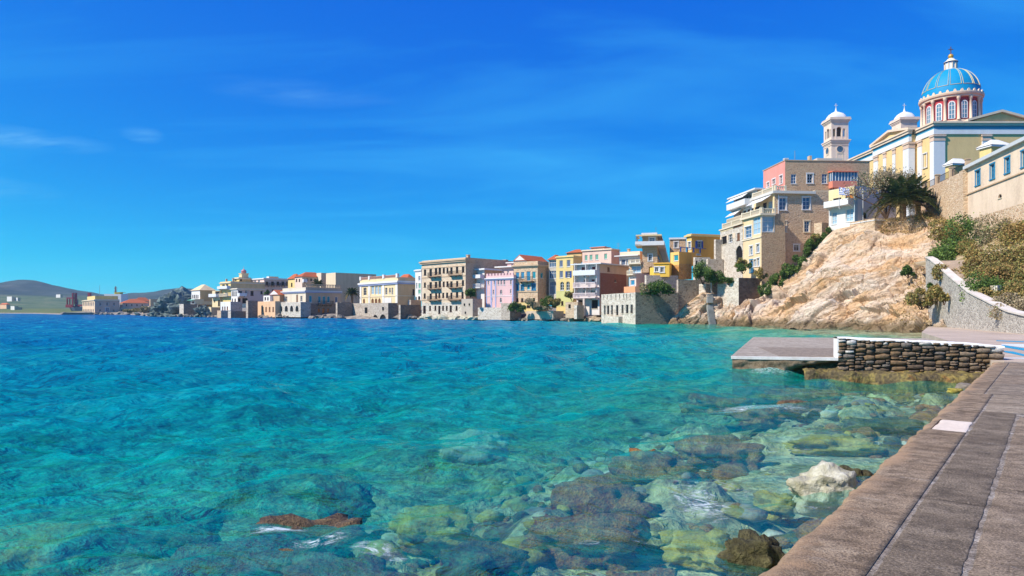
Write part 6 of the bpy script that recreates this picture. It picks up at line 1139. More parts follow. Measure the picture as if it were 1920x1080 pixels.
for i in range(10): a = 2*math.pi*i/10; b = MB(); b.lathe([(0.11, 33.45), (0.11, 34.7)], 6, (1.12*math.cos(a), 1.12*math.sin(a))); b.build('lantern_column', STN, dr)
b = MB(); b.lathe([(1.16, 34.75), (1.2, 34.95)], 20); b.build('lantern_band', DBLUE, dr); b = MB(); b.lathe([(1.35, 34.95), (1.3, 35.05), (0.9, 35.3), (0.6, 35.7), (0.3, 35.85), (0.0, 35.85)], 20); b.build('lantern_cap', paint((245, 240, 215)), dr, smooth=True)
b = MB(); b.lathe([(0.01, 35.8)]+[(0.52*math.sin(t), 36.25-0.52*math.cos(t)) for t in np.linspace(0.3, 2.9, 10)]+[(0.01, 36.8)], 16); b.build('gold_ball', paint((235, 175, 70), 0.35, 0.5, 0.3), dr, smooth=True)
def cross(parent, x, y, z, s, m):
    b = MB(); b.box(x-0.07*s, y-0.07*s, z, x+0.07*s, y+0.07*s, z+1.6*s); b.box(x-0.5*s, y-0.068*s, z+0.95*s, x-0.071*s, y+0.068*s, z+1.09*s); b.box(x+0.071*s, y-0.068*s, z+0.95*s, x+0.5*s, y+0.068*s, z+1.09*s)
    for (dx_, dz_) in ((-0.5, 1.02), (0.5, 1.02), (0, 1.6)): b.lathe([(0.0, z+(dz_-0.11)*s), (0.11*s, z+dz_*s), (0.0, z+(dz_+0.11)*s)], 6, (x+dx_*s, y))
    return b.build('cross', m, parent)
cross(dr, 0, 0, 36.75, 0.95, paint((150, 100, 60), 0.4, 0.5, 0.3))
def tower(x, y, w, d, label, zlow):
    tw_ = empty('bell_tower', (x, y, zlow)); tag(tw_, label, 'bell tower', 'church bell towers'); Z = lambda z: z-zlow
    ST_ = plaster((252, 228, 205), 0.5)
    def bx(nm, m, *bs):
        b = MB()
        for q in bs: b.box(q[0], q[1], Z(q[2]), q[3], q[4], Z(q[5]))
        return b.build(nm, m, tw_)
    bx('shaft', ST_, (0, 0, zlow, w, d, 43.4))
    for (e, z0, z1) in ((0.12, 43.41, 43.7), (0.3, 43.71, 44.1), (0.45, 44.11, 44.35), (0.12, 42.95, 43.1)): bx('cornice', ST_, (-e, -e, z0, w+e, d+e, z1))
    # belfry with arched openings
    b = MB(); z0, z1 = Z(44.36), Z(48.6)
    fr = [(0.10, 0.24, 47.1), (0.31, 0.60, 47.5), (0.67, 0.81, 47.1)]
    def facade(fn, L):
        us = [0]+[v*L for f in fr for v in f[:2]]+[L]
        for i in range(len(us)-1):
            if i % 2 == 0: b.add([fn(us[i], 0, z0), fn(us[i+1], 0, z0), fn(us[i+1], 0, z1), fn(us[i], 0, z1)], [(0, 1, 2, 3)])
        for (f0, f1, zt) in fr:
            u0, u1 = f0*L, f1*L; uc = (u0+u1)/2; r = (u1-u0)/2; zt = Z(zt); zc = zt-r
            for i in range(10):
                t0, t1 = math.pi*i/10, math.pi*(i+1)/10; p = [(uc-r*math.cos(t), zc+r*math.sin(t)) for t in (t0, t1)]
                b.add([fn(p[0][0], 0, p[0][1]), fn(p[1][0], 0, p[1][1]), fn(p[1][0], 0, z1), fn(p[0][0], 0, z1)], [(0, 1, 2, 3)]); b.add([fn(p[0][0], 0, p[0][1]), fn(p[1][0], 0, p[1][1]), fn(p[1][0], 0.45, p[1][1]), fn(p[0][0], 0.45, p[0][1])], [(0, 1, 2, 3)])
            for u in (u0, u1): b.add([fn(u, 0, z0), fn(u, 0.45, z0), fn(u, 0.45, zc), fn(u, 0, zc)], [(0, 1, 2, 3)])
            b.add([fn(u0, 0.05, z0), fn(u1, 0.05, z0), fn(u1, 0.05, z0+0.75), fn(u0, 0.05, z0+0.75)], [(0, 1, 2, 3)])
    facade(lambda u, e, z: (u, e, z), w); facade(lambda u, e, z: (e, u, z), d); facade(lambda u, e, z: (w-e, u, z), d); facade(lambda u, e, z: (u, d-e, z), w)
    b.build('belfry', ST_, tw_)
    bx('belfry_core', paint((120, 95, 80)), (w*0.3, d*0.3, 44.36, w*0.7, d*0.7, 48.5))
    for (e, za, zb_) in ((0.12, 48.61, 48.85), (0.28, 48.86, 49.2), (0.5, 49.21, 49.5)): bx('cornice', ST_, (-e, -e, za, w+e, d+e, zb_))
    sc_ = MB()
    for k in range(9):
        for (p, q) in (((-0.45+(w+0.9)*k/9+0.05, -0.45), (-0.45+(w+0.9)*(k+1)/9-0.05, -0.25)), ((-0.45, -0.2+(d+0.4)*k/9+0.05), (-0.25, -0.2+(d+0.4)*(k+1)/9-0.05)), ((w+0.25, -0.2+(d+0.4)*k/9+0.05), (w+0.45, -0.2+(d+0.4)*(k+1)/9-0.05))): sc_.box(p[0], p[1], Z(49.51), q[0], q[1], Z(49.85))
    sc_.build('scalloped_edge', ST_, tw_)
    dm = MB(); n4 = 32; vs = []; prof = [(1.0, 49.5), (0.98, 49.9), (0.88, 50.5), (0.68, 51.1), (0.42, 51.5), (0.16, 51.7), (0.10, 52.1), (0.05, 52.6), (0.0, 53.0)]
    for (r, z) in prof:
        for i in range(n4):
            a = 2*math.pi*i/n4; p_ = 4.0 if r > 0.5 else 2.0; q = (abs(math.cos(a))**p_+abs(math.sin(a))**p_)**(-1/p_)
            vs.append((w/2+r*(w/2+0.12)*q*math.cos(a), d/2+r*(d/2+0.12)*q*math.sin(a), Z(z)))
    dm.add(vs, [(j*n4+i, j*n4+(i+1) % n4, (j+1)*n4+(i+1) % n4, (j+1)*n4+i) for j in range(len(prof)-1) for i in range(n4)]); dm.build('cupola', PW_, tw_, smooth=True)
    cross(tw_, w/2, d/2, Z(52.6), 0.75, PW_)
    # clock faces and lower windows
    for (loc, rz) in (((w*0.5, 0, Z(42.0)), 0), ((0, d*0.5, Z(42.0)), R(-90))):
        ck = empty('clock', loc, rz, tw_); b = MB(); v = [(0.78*math.cos(2*math.pi*i/24), -0.06, 0.78*math.sin(2*math.pi*i/24)) for i in range(24)]; b.add(v, [tuple(range(24))]); b.build('clock_face', paint((75, 110, 135)), ck)
        b = MB()
        for i in range(24):
            a0_, a1_ = 2*math.pi*i/24, 2*math.pi*(i+1)/24; b.add([((0.78+e)*math.cos(a), yy, (0.78+e)*math.sin(a)) for (e, yy) in ((0, -0.1), (0.14, -0.1), (0.14, -0.005)) for a in (a0_, a1_)], [(0, 1, 3, 2), (2, 3, 5, 4)])
        b.build('clock_rim', STN, ck); b = MB(); b.box(-0.03, -0.08, 0, 0.03, -0.065, 0.6); b.box(0.031, -0.08, -0.03, 0.42, -0.065, 0.03); b.build('clock_hands', VOID, ck)
    put_window(tw_, (w*0.5, 0, Z(39.4)), 0, 1.2, 1.5, 'vs'); put_window(tw_, (0, d*0.5, Z(39.4)), R(-90), 1.2, 1.5, 'vs')
tower(78.6, 168, 4.2, 4.1, 'slender stone bell tower with clock, standing alone left of the church', 24)
tower(95.7, 168, 4.0, 4.0, 'stone bell tower with white cupola partly hidden behind the church', 24)
# ---- stairway and its wall at the right
WA, WB = Vector((34.2, 45.2)), Vector((44.6, 73.6)); wdir = (WB-WA).normalized(); wn_ = Vector((wdir.y, -wdir.x))
wl_ = (WB-WA).length
def wz(t): Y = (WA+wdir*t).y; return float(np.interp(Y, [45, 49, 52, 55, 58, 60.7, 64, 68, 72.6, 74], [1.85, 2.2, 2.7, 3.25, 3.75, 4.5, 5.4, 6.6, 7.9, 8.0]))
stw = empty('stair_wall', (WA.x, WA.y, 0.5), math.atan2(wdir.y, wdir.x)); tag(stw, 'pebbly stone wall with white coping rising beside the steps', 'wall')
PEB = stone((215, 205, 190), (150, 140, 130), (225, 215, 200), 3.4, 0.75)
b = MB(); N = 60
for i in range(N):
    a0_, a1_ = wl_*i/N, wl_*(i+1)/N
    b.hexa([(a0_, -0.5, -1.2), (a1_, -0.5, -1.2), (a1_, 0, -1.2), (a0_, 0, -1.2)], [(a0_, -0.5, wz(a0_)-0.5), (a1_, -0.5, wz(a1_)-0.5), (a1_, 0, wz(a1_)-0.5), (a0_, 0, wz(a0_)-0.5)])
b.build('wall_body', PEB, stw)
k = 0; a0_ = 0.0; M_COPE = concrete('worn_coping', lin((228, 218, 205)), lin((196, 182, 166)), 1.2, None, 0.4)
while a0_ < wl_-0.3:
    a1_ = min(a0_+2.0, wl_); g = 0.015; zA, zB = wz(a0_)-0.5, wz(a1_)-0.5; b = MB(); b.hexa([(a0_+g, -0.62, zA+0.005), (a1_-g, -0.62, zB+0.005), (a1_-g, 0.12, zB+0.005), (a0_+g, 0.12, zA+0.005)], [(a0_+g, -0.62, zA+0.13), (a1_-g, -0.62, zB+0.13), (a1_-g, 0.12, zB+0.13), (a0_+g, 0.12, zA+0.13)]); b.build('coping_slab', M_COPE, stw); a0_ = a1_
stair = empty('stairway', (WA.x, WA.y, 0.5), math.atan2(wdir.y, wdir.x)); tag(stair, 'broad concrete steps climbing behind the pebbly wall', 'stairs')
M_STEP = concrete('step_concrete', lin((205, 185, 165)), lin((170, 150, 132)), 1.0)
z = 1.45; t = 0.0
while t < wl_-0.5:
    t2 = t
    while t2 < wl_ and wz(t2)-0.35 < z+0.17: t2 += 0.1
    b = MB(); b.box(t, -3.6, -1.0, t2-0.002, -0.51, z-0.5); b.build('step', M_STEP, stair); t = t2; z += 0.17
H('stair_pier', 'small whitish stone pier beside the steps under the bushes', 0, 1858, 1870, 1884, 535, 560, 57, 70, S_WHITE, S_WHITE, 'wall', zb=2.5)
# little steps down the rock
rs = empty('rock_steps', cliff_at(1330, 0.1)); tag(rs, 'narrow grey concrete steps running down the orange rock to the sea', 'stairs')
cp = [cliff_at(1337-4*f, f)+Vector((-0.25, -0.35, 0.2)) for f in np.linspace(0.12, 0.97, 34)]
rs.location = cp[0]; M_SG = concrete('step_grey', lin((160, 160, 155)), lin((120, 120, 116)), 1.0)
for i, c_ in enumerate(cp):
    q = c_-cp[0]; b = MB(); b.box(q.x-0.45, q.y-0.3, q.z-0.6, q.x+0.45, q.y+0.5, q.z-0.05); b.build('step', M_SG, rs)
# ---- ship and far things
ship = empty('cargo_ship', P(115, 588, 440)); tag(ship, 'dark hulled cargo ship with red derrick posts and yellow funnel behind the harbour office', 'ship')
SHY = 440; m1p = SHY/F                                          # metres per picture pixel there
def sb(nm, m, *bs):
    b = MB()
    for (x0, y0, x1, y1, d0, d1) in bs: b.box((x0-115)*m1p, d0, (588-y1)*m1p, (x1-115)*m1p, d1, (588-y0)*m1p)
    return b.build(nm, m, ship)
RS, GS = paint((165, 62, 78)), paint((80, 100, 125))
b = MB(); L = 112*m1p; hb = 12*m1p
b.add([(0, 7, hb+1), (3, 4, hb), (8, 0, hb), (L, 0, hb), (L, 14, hb), (8, 14, hb), (3, 10, hb), (4, 7, -2), (6, 5, -2), (10, 1, -2), (L, 1, -2), (L, 13, -2), (10, 13, -2), (6, 9, -2)], [(0, 1, 8, 7), (1, 2, 9, 8), (2, 3, 10, 9), (3, 4, 11, 10), (4, 5, 12, 11), (5, 6, 13, 12), (6, 0, 7, 13), (0, 6, 5, 4, 3, 2, 1)]); b.build('hull', GS, ship)
sb('derrick_post', RS, (131, 549, 132.6, 577, 2, 3), (133.6, 549, 135.6, 570, 3.01, 5)); sb('derrick_post', RS, (157, 549, 161, 577, 4, 6)); sb('bow_gantry', RS, (117, 557.5, 131, 560, 4, 6), (117, 560.01, 118, 576, 4, 5), (122, 560.01, 122.6, 572, 4, 5), (117, 571, 128, 574, 3, 3.9)); sb('deck_hatches', RS, (137, 571, 152, 574, 3, 10), (117, 574.01, 131, 576.5, 3, 10)); sb('deck_crane', GS, (128.5, 561, 132, 576, 6.2, 8))
sb('superstructure', paint((235, 235, 235)), (190, 551, 222, 576, 3, 11)); sb('funnel', paint((245, 215, 60)), (207.5, 548, 217.5, 554, 4, 8)); sb('funnel_base', RS, (211, 554.01, 218, 558, 4, 8)); sb('funnel_platform', paint((245, 215, 60)), (207, 547.5, 222, 547.99, 3.5, 8.5))
b = MB(); xm = (205-115)*m1p; b.tube((xm, 7, 12), (xm, 7, (588-536)*m1p), 0.5, 0.25, 6)
for yy in (538, 540.5, 543, 545.5): b.tube((xm-1.0, 7, (588-yy)*m1p), (xm+1.0, 7, (588-yy)*m1p), 0.16, 0.16, 5)
b.build('radar_mast', paint((120, 50, 70)), ship)
for (x0, x1, y0, y1, Y, lb) in ((13, 22, 556, 562, 820, 'white farmhouse on the green slope of the far hill'), (25, 33, 558, 561.5, 820, 'low white outbuilding beside the white farmhouse on the far hill'), (20, 27, 574, 581.5, 560, 'white cube house near the far shore at the left edge'), (27, 34, 576, 582, 570, 'grey shed beside the white cube house on the far shore'), (105, 113, 552, 555, 900, 'pale houses high on the far hill above the ship'), (0, 12, 571, 576, 640, 'orange roofed shed at the left edge of the far shore')):
    H('far_house', lb, 0, x0, x1, x1+2, y0, y1+3, Y, 35, whitep if 'orange' not in lb else peach, beigeD, roof=('hip', 1.5) if 'orange' in lb else 'flat')
# ---- dark headland rocks and boulders along the shore
for i, (px, py, Y, s, lb) in enumerate([(312, 582, 252, (5.0, 4, 3.4), 'green-grey rock slope left of the dark bastion'), (335, 576, 254, (5.5, 5, 5.2), 'highest green-black rock of the headland outcrop'), (352, 572, 262, (7, 6, 5.5), 'dark rock shoulder behind the stone bastion'), (296, 588, 250, (2.6, 2.5, 1.4), 'low rock tip at the seaward end of the headland'), (380, 586, 230, (2.6, 2.5, 2.2), 'green-grey rock under the cream stair block')]):
    tag(boulder('headland_rock', P(px, py, Y), s, RK_GREEN, 100+i, 0.42, 4, 0.5, 0.2, None, 1.9, True), lb, 'rock', 'dark headland rocks')
rr_ = random.Random(5); segs = [(250, 345, 'rock at the waterline under the dark headland', RK_GREEN, 8), (345, 520, 'boulder at the waterline below the yellow houses', RK_GREY, 14), (520, 640, 'boulder at the waterline below the peach building and arcade', RK_GREY, 12), (735, 790, 'boulder at the waterline left of the stone tenement', RK_GREY, 6), (790, 895, 'pale boulder at the waterline below the stone tenement', RK_PALE, 14), (895, 965, 'boulder at the waterline below the pink house', RK_TAN, 9), (965, 1075, 'boulder at the waterline below the shuttered stone house', RK_GREY, 18), (1075, 1135, 'tan boulder at the waterline below the balcony block', RK_TAN, 10), (112, 240, 'rock at the foot of the far harbour quay', RK_GREY, 12)]
spx = [p for p, _ in shore]; 
ORD = 'first second third fourth fifth sixth seventh eighth ninth tenth eleventh twelfth thirteenth fourteenth fifteenth sixteenth seventeenth eighteenth'.split()
for (a, bq, lb, m, n) in segs:
    for i in range(n):
        p = a+(bq-a)*(i+rr_.uniform(0.1, 0.9))/n; Y = float(np.interp(-p, [-q for q in spx], [y for _, y in shore]))+rr_.uniform(-0.3, 2.2)
        s = rr_.uniform(0.5, 1.25)*(1.5 if p < 240 else 1.0)
        tag(boulder('shore_boulder', (kx(p)*Y, Y, rr_.uniform(0.1, 0.5)), (s*rr_.uniform(0.9, 1.7), s, s*rr_.uniform(0.5, 0.9)), m, i+rr_.randrange(90), 0.4, 2, rr_.uniform(0, 3), 0.2, None, 1.6, True), lb+', '+ORD[i]+' from the left', 'boulder', lb.replace('boulder', 'boulders').replace('rock at', 'rocks at'))
# garden and shore walls in front of the middle houses
H('shore_wall', 'long pale rubble wall on the shore below the pink house', 4, 105, 395, 405, 828, 985, 152.5, 40, S_WHITE, S_GREY, 'wall', zb=0.2, depth=4)
H('shore_wall', 'higher dark cornered rubble wall between pink house and stone house', 4, 390, 498, 560, 775, 985, 149.5, 40, S_GREY, S_DARK, 'wall', zb=0.2, depth=4)
H('shore_wall', 'low pale terrace wall on rocks below the shuttered stone house', 4, 700, 1028, 1045, 872, 985, 143.5, 38, plaster((235, 210, 185)), S_GREY, 'wall', zb=0.4, depth=4)
H('shore_hut', 'small stone hut with a dark window under the balcony block', 4, 1180, 1330, 1345, 760, 930, 136.8, 40, S_TAN, S_BROWN, 'hut', zb=0.8, depth=2.5, wins=[('L', 1215, 790, 1245, 840, 'v')])
H('buttress_wall', 'leaning pale buttress between the stone hut and the balcony block', 4, 1285, 1320, 1390, 800, 950, 134.5, 50, S_WHITE, S_BROWN, 'wall', zb=0.6, depth=2)
H('shore_wall', 'white plastered quay end at the waterline in front of the fort', 5, 452, 615, 640, 945, 1020, 118.5, 76, S_WHITE, S_GREY, 'wall', zb=-0.5, depth=3)
# ================================================================== VEGETATION
def leaf_mat(name, c, tr=0.25):
    t = NT(name); oi = t.new('ShaderNodeObjectInfo').outputs['Random']; geo = t.new('ShaderNodeNewGeometry').outputs['Random Per Island']
    cc = t.mix(geo, sc3(c, 0.6), sc3(c, 1.5)); t.base(cc, 0.75, 0.2)
    tl = t.new('ShaderNodeBsdfTranslucent', {'Color': cc}); mx = t.new('ShaderNodeMixShader', {0: tr, 1: t.b.outputs[0], 2: tl.outputs[0]}); t.l.new(mx.outputs[0], t.out.inputs[0]); return t.mat
LG = [leaf_mat('leaf_green', (0.105, 0.17, 0.035)), leaf_mat('leaf_dark', (0.065, 0.115, 0.03)), leaf_mat('leaf_bright', (0.16, 0.24, 0.05))]
LO = [leaf_mat('leaf_ochre', (0.38, 0.27, 0.09)), leaf_mat('leaf_olive', (0.23, 0.22, 0.07)), leaf_mat('leaf_rust', (0.34, 0.22, 0.08))]
LB = [leaf_mat('leaf_brown', (0.32, 0.25, 0.15)), leaf_mat('leaf_tan', (0.42, 0.33, 0.20)), leaf_mat('leaf_sage', (0.20, 0.21, 0.09))]
BARK = paint((110, 85, 65), 0.9)
def leaves_mesh(name, pts, nrm, size, mats, rg, aspect=1.7):
    n = len(pts); r = rg.normal(size=(n, 3)); r /= np.linalg.norm(r, axis=1, keepdims=True); d = nrm*0.6+r; d /= np.linalg.norm(d, axis=1, keepdims=True)
    u = np.cross(d, rg.normal(size=(n, 3))); u /= np.linalg.norm(u, axis=1, keepdims=True)+1e-9; v = np.cross(d, u); s = size*rg.uniform(0.6, 1.3, (n, 1))
    co = np.stack([pts-u*s*0.5, pts+v*s*aspect*0.28, pts+u*s*aspect*0.6, pts-v*s*aspect*0.28], 1).reshape(-1, 3).astype(np.float32)
    me = bpy.data.meshes.new(name); me.vertices.add(4*n); me.vertices.foreach_set('co', co.ravel()); me.loops.add(4*n); me.loops.foreach_set('vertex_index', np.arange(4*n, dtype=np.int32)); me.polygons.add(n); me.polygons.foreach_set('loop_start', np.arange(0, 4*n, 4, dtype=np.int32)); me.polygons.foreach_set('loop_total', np.full(n, 4, np.int32))
    for m in mats: me.materials.append(m)
    cl = (vnoise(pts[:, 0]*0.9, pts[:, 1]*0.9, pts[:, 2]*0.9)*1.2+rg.normal(size=n)*0.5); mi = np.clip(np.floor((cl+1.2)*1.25), 0, len(mats)-1).astype(np.int32); me.polygons.foreach_set('material_index', mi); me.update(calc_edges=True); return me
_vs = [0]
def shrub(name, label, loc, rx, ry, rz, n, size, mats, cat='bush', group=None, lobes=9, thin=0.0):
    _vs[0] += 1; rg = np.random.default_rng(100+_vs[0]); root = empty(name, loc, rg.uniform(0, 6)); tag(root, label, cat, group)
    cs = rg.normal(size=(lobes, 3))*np.array([0.45, 0.45, 0.28])+np.array([0, 0, 0.55]); rad = rg.uniform(0.28, 0.55, lobes)
    k = rg.integers(0, lobes, n); d = rg.normal(size=(n, 3)); d /= np.linalg.norm(d, axis=1, keepdims=True); rr2 = rg.uniform(0.35, 1.0, (n, 1))**0.5
    p = cs[k]+d*rr2*rad[k][:, None]*(1+0.3*rg.normal(size=(n, 1))*0.4); p = p[p[:, 2] > -0.05]; d = d[:len(p)]
    pts = p*np.array([rx, ry, rz]); link('foliage', leaves_mesh('foliage', pts, d, size, mats, rg), root)
    b = MB()
    for i in range(5): c = cs[i]*np.array([rx, ry, rz]); b.tube((c[0]*0.1, c[1]*0.1, -0.4), tuple(c), 0.05*rz**0.5, 0.015, 5)
    b.build('stem', BARK, root); return root
def hz(x, y):                                                    # height of the hillside sheet
    d = (Q[..., 0]-x)**2+(Q[..., 1]-y)**2; return float(Q[..., 2].ravel()[d.argmin()])
SB = 'bushes on the slope beside the steps'
for (px, py, Y, rx, rz, n, mats, lb) in [
    (1800, 488, 76, 2.6, 3.0, 4200, LG, 'dark green bush overhanging the top of the steps'), (1832, 470, 78, 3.4, 4.0, 5200, LG, 'large green bush behind the top of the steps'), (1790, 440, 84, 2.8, 2.0, 2600, LO, 'low olive bush under the buttress of the retaining wall'),
    (1830, 432, 84, 2.4, 2.0, 2600, LG, 'bright green bush right under the retaining wall'), (1826, 520, 66, 2.4, 2.6, 4200, LO, 'rusty ochre bush hanging over the middle steps'), (1870, 508, 66, 2.8, 3.2, 4800, LO, 'large rusty bush in the middle of the slope'),
    (1915, 500, 64, 3.0, 3.4, 4800, LO, 'ochre bush at the right picture edge, middle of the slope'), (1885, 455, 74, 3.0, 3.0, 4200, LB, 'grey-green bush below the pale building'), (1925, 440, 70, 3.2, 3.2, 4200, LO, 'golden bush at the right edge below the pale building'),
    (1868, 548, 58, 1.9, 2.0, 3600, LG, 'dark green bush over the small stone pier by the steps'), (1905, 552, 56, 1.9, 1.8, 3600, LO, 'golden bush low on the slope near the right edge'), (1930, 575, 50, 1.6, 1.4, 3000, LB, 'greyish bush at the right edge beside the lowest steps'), (1850, 490, 72, 2.4, 2.6, 3600, LO, 'olive bush between the green bush and the rusty one'), (1895, 525, 61, 2.2, 2.4, 3600, LO, 'brown-green bush hanging above the small stone pier'), (1885, 568, 53, 1.3, 1.0, 2200, LB, 'small grey shrub by the foot of the steps')]:
    p = P(px, py, Y); shrub('slope_bush', lb, (p.x, p.y, p.z-rz*0.62), rx, rx, rz, int(n*2.6), 0.15*Y/70, mats, 'bush', SB, 14)
GSG = 'green shrubs along the stair edge of the cliff'
for i, (px, py, r) in enumerate([(1438, 545, 1.3), (1452, 532, 1.4), (1468, 520, 1.3), (1484, 505, 1.3), (1500, 490, 1.3), (1514, 476, 1.2), (1528, 462, 1.2), (1541, 449, 1.1), (1553, 436, 1.0)]):
    p = P(px, py, 104.5); shrub('cliff_edge_shrub', 'green shrub in the strip along the mansion wall, number %s from the bottom' % ('one two three four five six seven eight nine'.split()[i]), (p.x, p.y, p.z-r*0.6), r, r, r*1.1, 2600, 0.17, LG, 'bush', GSG, 7)
for (px, py, Y, rx, rz, n, mats, lb) in [(1238, 540, 111, 2.1, 1.6, 2600, LG, 'olive bush on the terrace behind the grey retaining wall'), (1255, 541, 111.5, 1.3, 1.3, 1400, LG, 'small bush right of the olive bush behind the retaining wall'), (1220, 541, 111.5, 1.2, 1.2, 1400, LB, 'small dry bush left of the olive bush behind the retaining wall'),
    (1318, 512, 112, 1.9, 2.4, 3000, LG, 'big dark green garden tree left of the cliff mansion'), (1340, 520, 111, 1.4, 1.8, 2200, LG, 'green bush beside the big garden tree'), (1366, 524, 108, 1.1, 0.9, 1400, LG, 'round green bush on the white garden wall'), (1393, 502, 107.5, 0.9, 0.9, 1100, LG, 'clipped green bush under the tall dark arch'), (1388, 493, 109, 0.9, 1.0, 1100, LO, 'reddish bush inside the tall dark arch'), (1425, 515, 105.6, 0.7, 1.0, 900, LO, 'small yellow-green plant at the corner of the brick wall'),
    (1703, 508, 81, 0.75, 0.8, 1300, LG, 'single round green shrub on the bare cliff face'), (1742, 556, 68, 1.2, 1.3, 1800, LO, 'dry ochre bush at the foot of the stair wall'), (1728, 562, 69, 1.2, 1.0, 1500, LB, 'brown dry bush on the lower cliff left of the stair wall'), (1757, 545, 68.5, 0.8, 1.0, 1100, LG, 'green tuft against the top of the stair wall'), (1770, 556, 64.0, 0.35, 0.7, 500, LO, 'weed growing out of the pebbly stair wall'),
    (966, 576, 146, 1.5, 1.5, 1300, LG, 'green bush left of the turquoise door'), (1010, 573, 144.5, 2.2, 1.4, 1700, LB, 'brown-green bush right of the turquoise door'), (1027, 567, 144.5, 1.4, 1.8, 1200, LG, 'tall bush below the stone house corner'), (1042, 566, 143.5, 1.2, 1.2, 900, LO, 'yellow bush below the glazed house'), (1073, 553, 141, 1.2, 1.6, 900, LO, 'straggly yellow shrub left of the balcony block'), (882, 548, 156, 1.1, 1.5, 1000, LG, 'potted green tree on the terrace of the white balcony house'), (502, 548, 214, 0.9, 0.9, 500, LG, 'small green tree beside the white annex'), (1745, 405, 94.5, 1.5, 0.9, 1300, LO, 'ochre scrub at the brink below the terrace wall'), (1765, 418, 90, 1.6, 0.9, 1300, LO, 'dry scrub on the brink right of the palm'), (1525, 445, 104, 0.6, 0.6, 400, LO, 'dry tuft at the top of the green strip'), (270, 580, 300, 3.0, 2.0, 900, LB, 'dry bushes left of the dark headland rocks'), (250, 583, 320, 3.0, 1.6, 700, LO, 'ochre bush before the low tan shed')]:
    p = P(px, py, Y); shrub('bush', lb, (p.x, p.y, p.z-rz*0.6), rx, rx, rz, int(n*1.8), 0.16*max(1, Y/110), mats, 'bush', 'bushes of the shore and cliff', 8)
# thin grey-brown tree behind the palm
tr = empty('bare_tree', P(1662, 398, 97)); tag(tr, 'thin brownish tree with sparse leaves behind the big palm', 'tree')
rg = np.random.default_rng(77); b = MB(); tips = []
def grow(p, d, L, r, lv):
    q = p+d*L; b.tube(tuple(p), tuple(q), r, r*0.65, 6)
    if lv == 0: tips.append(q); return
    for i in range(3 if lv > 1 else 4):
        e = Vector(rg.normal(size=3)); e.z = abs(e.z)*0.7+0.35; grow(q, (d*0.55+e*0.55).normalized(), L*rg.uniform(0.62, 0.85), r*0.6, lv-1)
for s_ in (Vector((-0.3, 0, 1.0)), Vector((0.1, 0.2, 1.2)), Vector((0.22, -0.2, 1.1)), Vector((-0.55, 0, 0.75))): grow(Vector((0, 0, -1)), s_.normalized(), 2.4, 0.16, 3)
b.build('trunk', BARK, tr); T_ = np.array([t[:] for t in tips]); k = rg.integers(0, len(T_), 8000); pts = T_[k]+rg.normal(size=(8000, 3))*0.55
link('crown', leaves_mesh('crown', pts, rg.normal(size=(8000, 3)), 0.15, LB, rg), tr)
# palms
def frond_mesh(name, L, droop, mats, rg):
    n = 34; b = MB(); pos = []
    for i in range(n+1):
        s = i/n; pos.append(Vector((L*(s-0.12*s*s), 0, L*(0.42*s-droop*s*s))))
    for i in range(n): b.tube(tuple(pos[i]), tuple(pos[i+1]), 0.035*(1-i/n)+0.008, 0.035*(1-(i+1)/n)+0.006, 4, 1)
    for i in range(3, n+1):
        s = i/n; l = L*0.22*math.sin(math.pi*min(1, 0.12+s*0.86))+0.08
        for sg in (-1, 1):
            p = pos[i]; dr_ = Vector((0.55, sg*0.85, -0.25+rg.uniform(-.25, .15))).normalized()*l; wv = Vector((0.06, 0, 0.015))
            b.add([tuple(p-wv), tuple(p+wv), tuple(p+dr_*0.6+wv*0.8), tuple(p+dr_), tuple(p+dr_*0.6-wv*0.8)], [(0, 1, 2, 3, 4)], 0)
    return b.mesh(name, mats)
PG = leaf_mat('palm_green', (0.075, 0.10, 0.03), 0.15); PD_ = leaf_mat('palm_dry', (0.25, 0.19, 0.08), 0.15); PST = paint((150, 135, 80), 0.8)
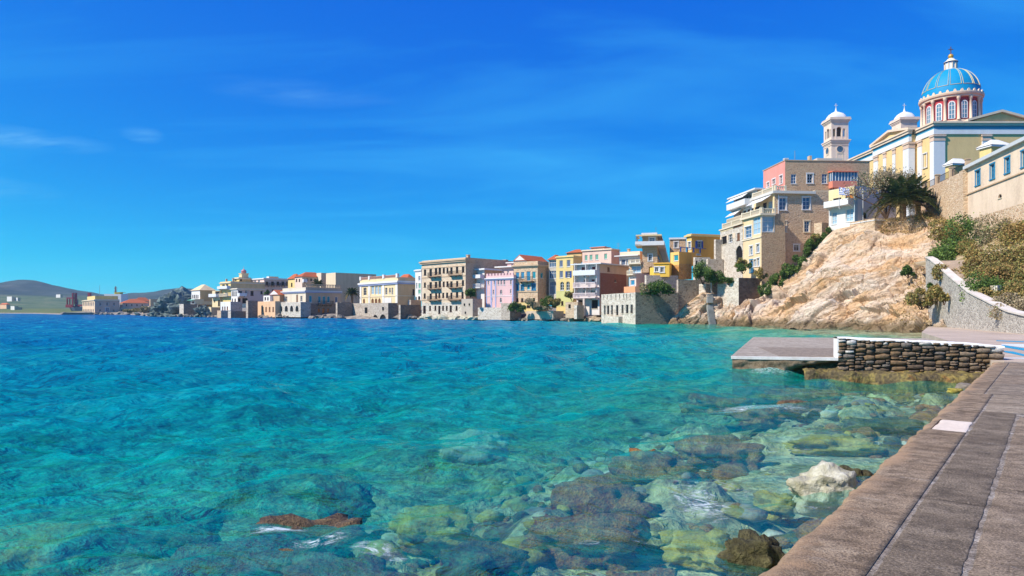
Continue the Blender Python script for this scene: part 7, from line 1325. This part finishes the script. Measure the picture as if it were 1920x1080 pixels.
def palm(label, loc, L, trunk, nf, rt=0.28):
    _vs[0] += 1; rg = np.random.default_rng(300+_vs[0]); root = empty('palm_tree', loc); tag(root, label, 'palm tree', 'palm trees')
    b = MB(); pr_ = [(rt*1.25, -0.5), (rt, 0.3)]+[(rt*(1.0+0.12*(i % 2)), 0.3+trunk*i/10) for i in range(1, 11)]+[(rt*1.3, trunk+0.5), (0.05, trunk+0.8)]; b.lathe(pr_, 10); b.build('trunk', paint((130, 100, 75), 0.95), root)
    ms = [frond_mesh('frond', L*rg.uniform(0.85, 1.1), d, [m, PST], rg) for d, m in ((0.35, PG), (0.62, PG), (0.9, PG), (1.1, PD_), (0.75, PG))]
    for i in range(nf):
        lv = i/nf; a = i*2.399+rg.uniform(-.2, .2); o = link('frond', ms[0 if lv < 0.3 else 1 if lv < 0.5 else 4 if lv < 0.65 else 2 if lv < 0.85 else 3], root, (0, 0, trunk+0.5)); o.rotation_euler = (rg.uniform(-.15, .15), -(0.9-1.0*lv), a)
    return root
p = P(1693, 403, 95.5); palm('big bushy palm spreading over the wall at the cliff brink', (p.x, p.y, p.z-0.4), 4.9, 1.6, 64, 0.4)
p = P(1722, 408, 97); palm('smaller palm tucked against the white terrace wall', (p.x, p.y, p.z-0.2), 3.2, 1.8, 34, 0.3)
p = P(596, 545, 207); palm('palm top showing above the roof of the grey sea house', (p.x, p.y, p.z-1.5), 2.4, 2.6, 30)
p = P(660, 568, 192); palm('palm tree before the large blank beige wall', (p.x, p.y, p.z-0.3), 2.5, 2.3, 34, 0.3)
# dry grass on the brink and ledges of the cliff
rg = np.random.default_rng(9); pts = []
for i in range(9000):
    px = rg.uniform(1640, 1800); f = rg.uniform(0.80, 1.0)**0.7 if rg.random() < 0.75 else rg.uniform(0.05, 0.5)
    if f < 0.6: px = rg.uniform(1705, 1770)
    c = cliff_at(px, f); pts.append((c.x+rg.normal()*0.3, c.y+rg.normal()*0.3, c.z+rg.uniform(0, 0.3)))
tag(link('dry_grass', leaves_mesh('dry_grass', np.array(pts), np.tile(np.array([[0.0, 0, 0.3]]), (9000, 1)), 0.16, [leaf_mat('dry_grass_blade', (0.55, 0.40, 0.20)), leaf_mat('dry_grass_tan', (0.50, 0.34, 0.17)), LO[0]], rg, 1.4)), 'dry golden grass along the brink of the cliff', 'grass', kind='stuff')
# ---------------------------------------------------------------- air over the bay
b = MB(); b.box(-3300, -3300, -22, 3300, 3300, 82); hm = bpy.data.materials.new('haze_air'); hm.use_nodes = True; hn = hm.node_tree.nodes; hn.clear()
ho = hn.new('ShaderNodeOutputMaterial'); hv = hn.new('ShaderNodeVolumePrincipled'); hv.inputs['Color'].default_value = (0.55, 0.80, 1.0, 1); hv.inputs['Density'].default_value = 0.00016; hv.inputs['Anisotropy'].default_value = 0.2
hm.node_tree.links.new(hv.outputs[0], ho.inputs['Volume']); tag(b.build('haze', hm), 'thin blue sea haze filling the air over the bay', 'haze', kind='stuff')
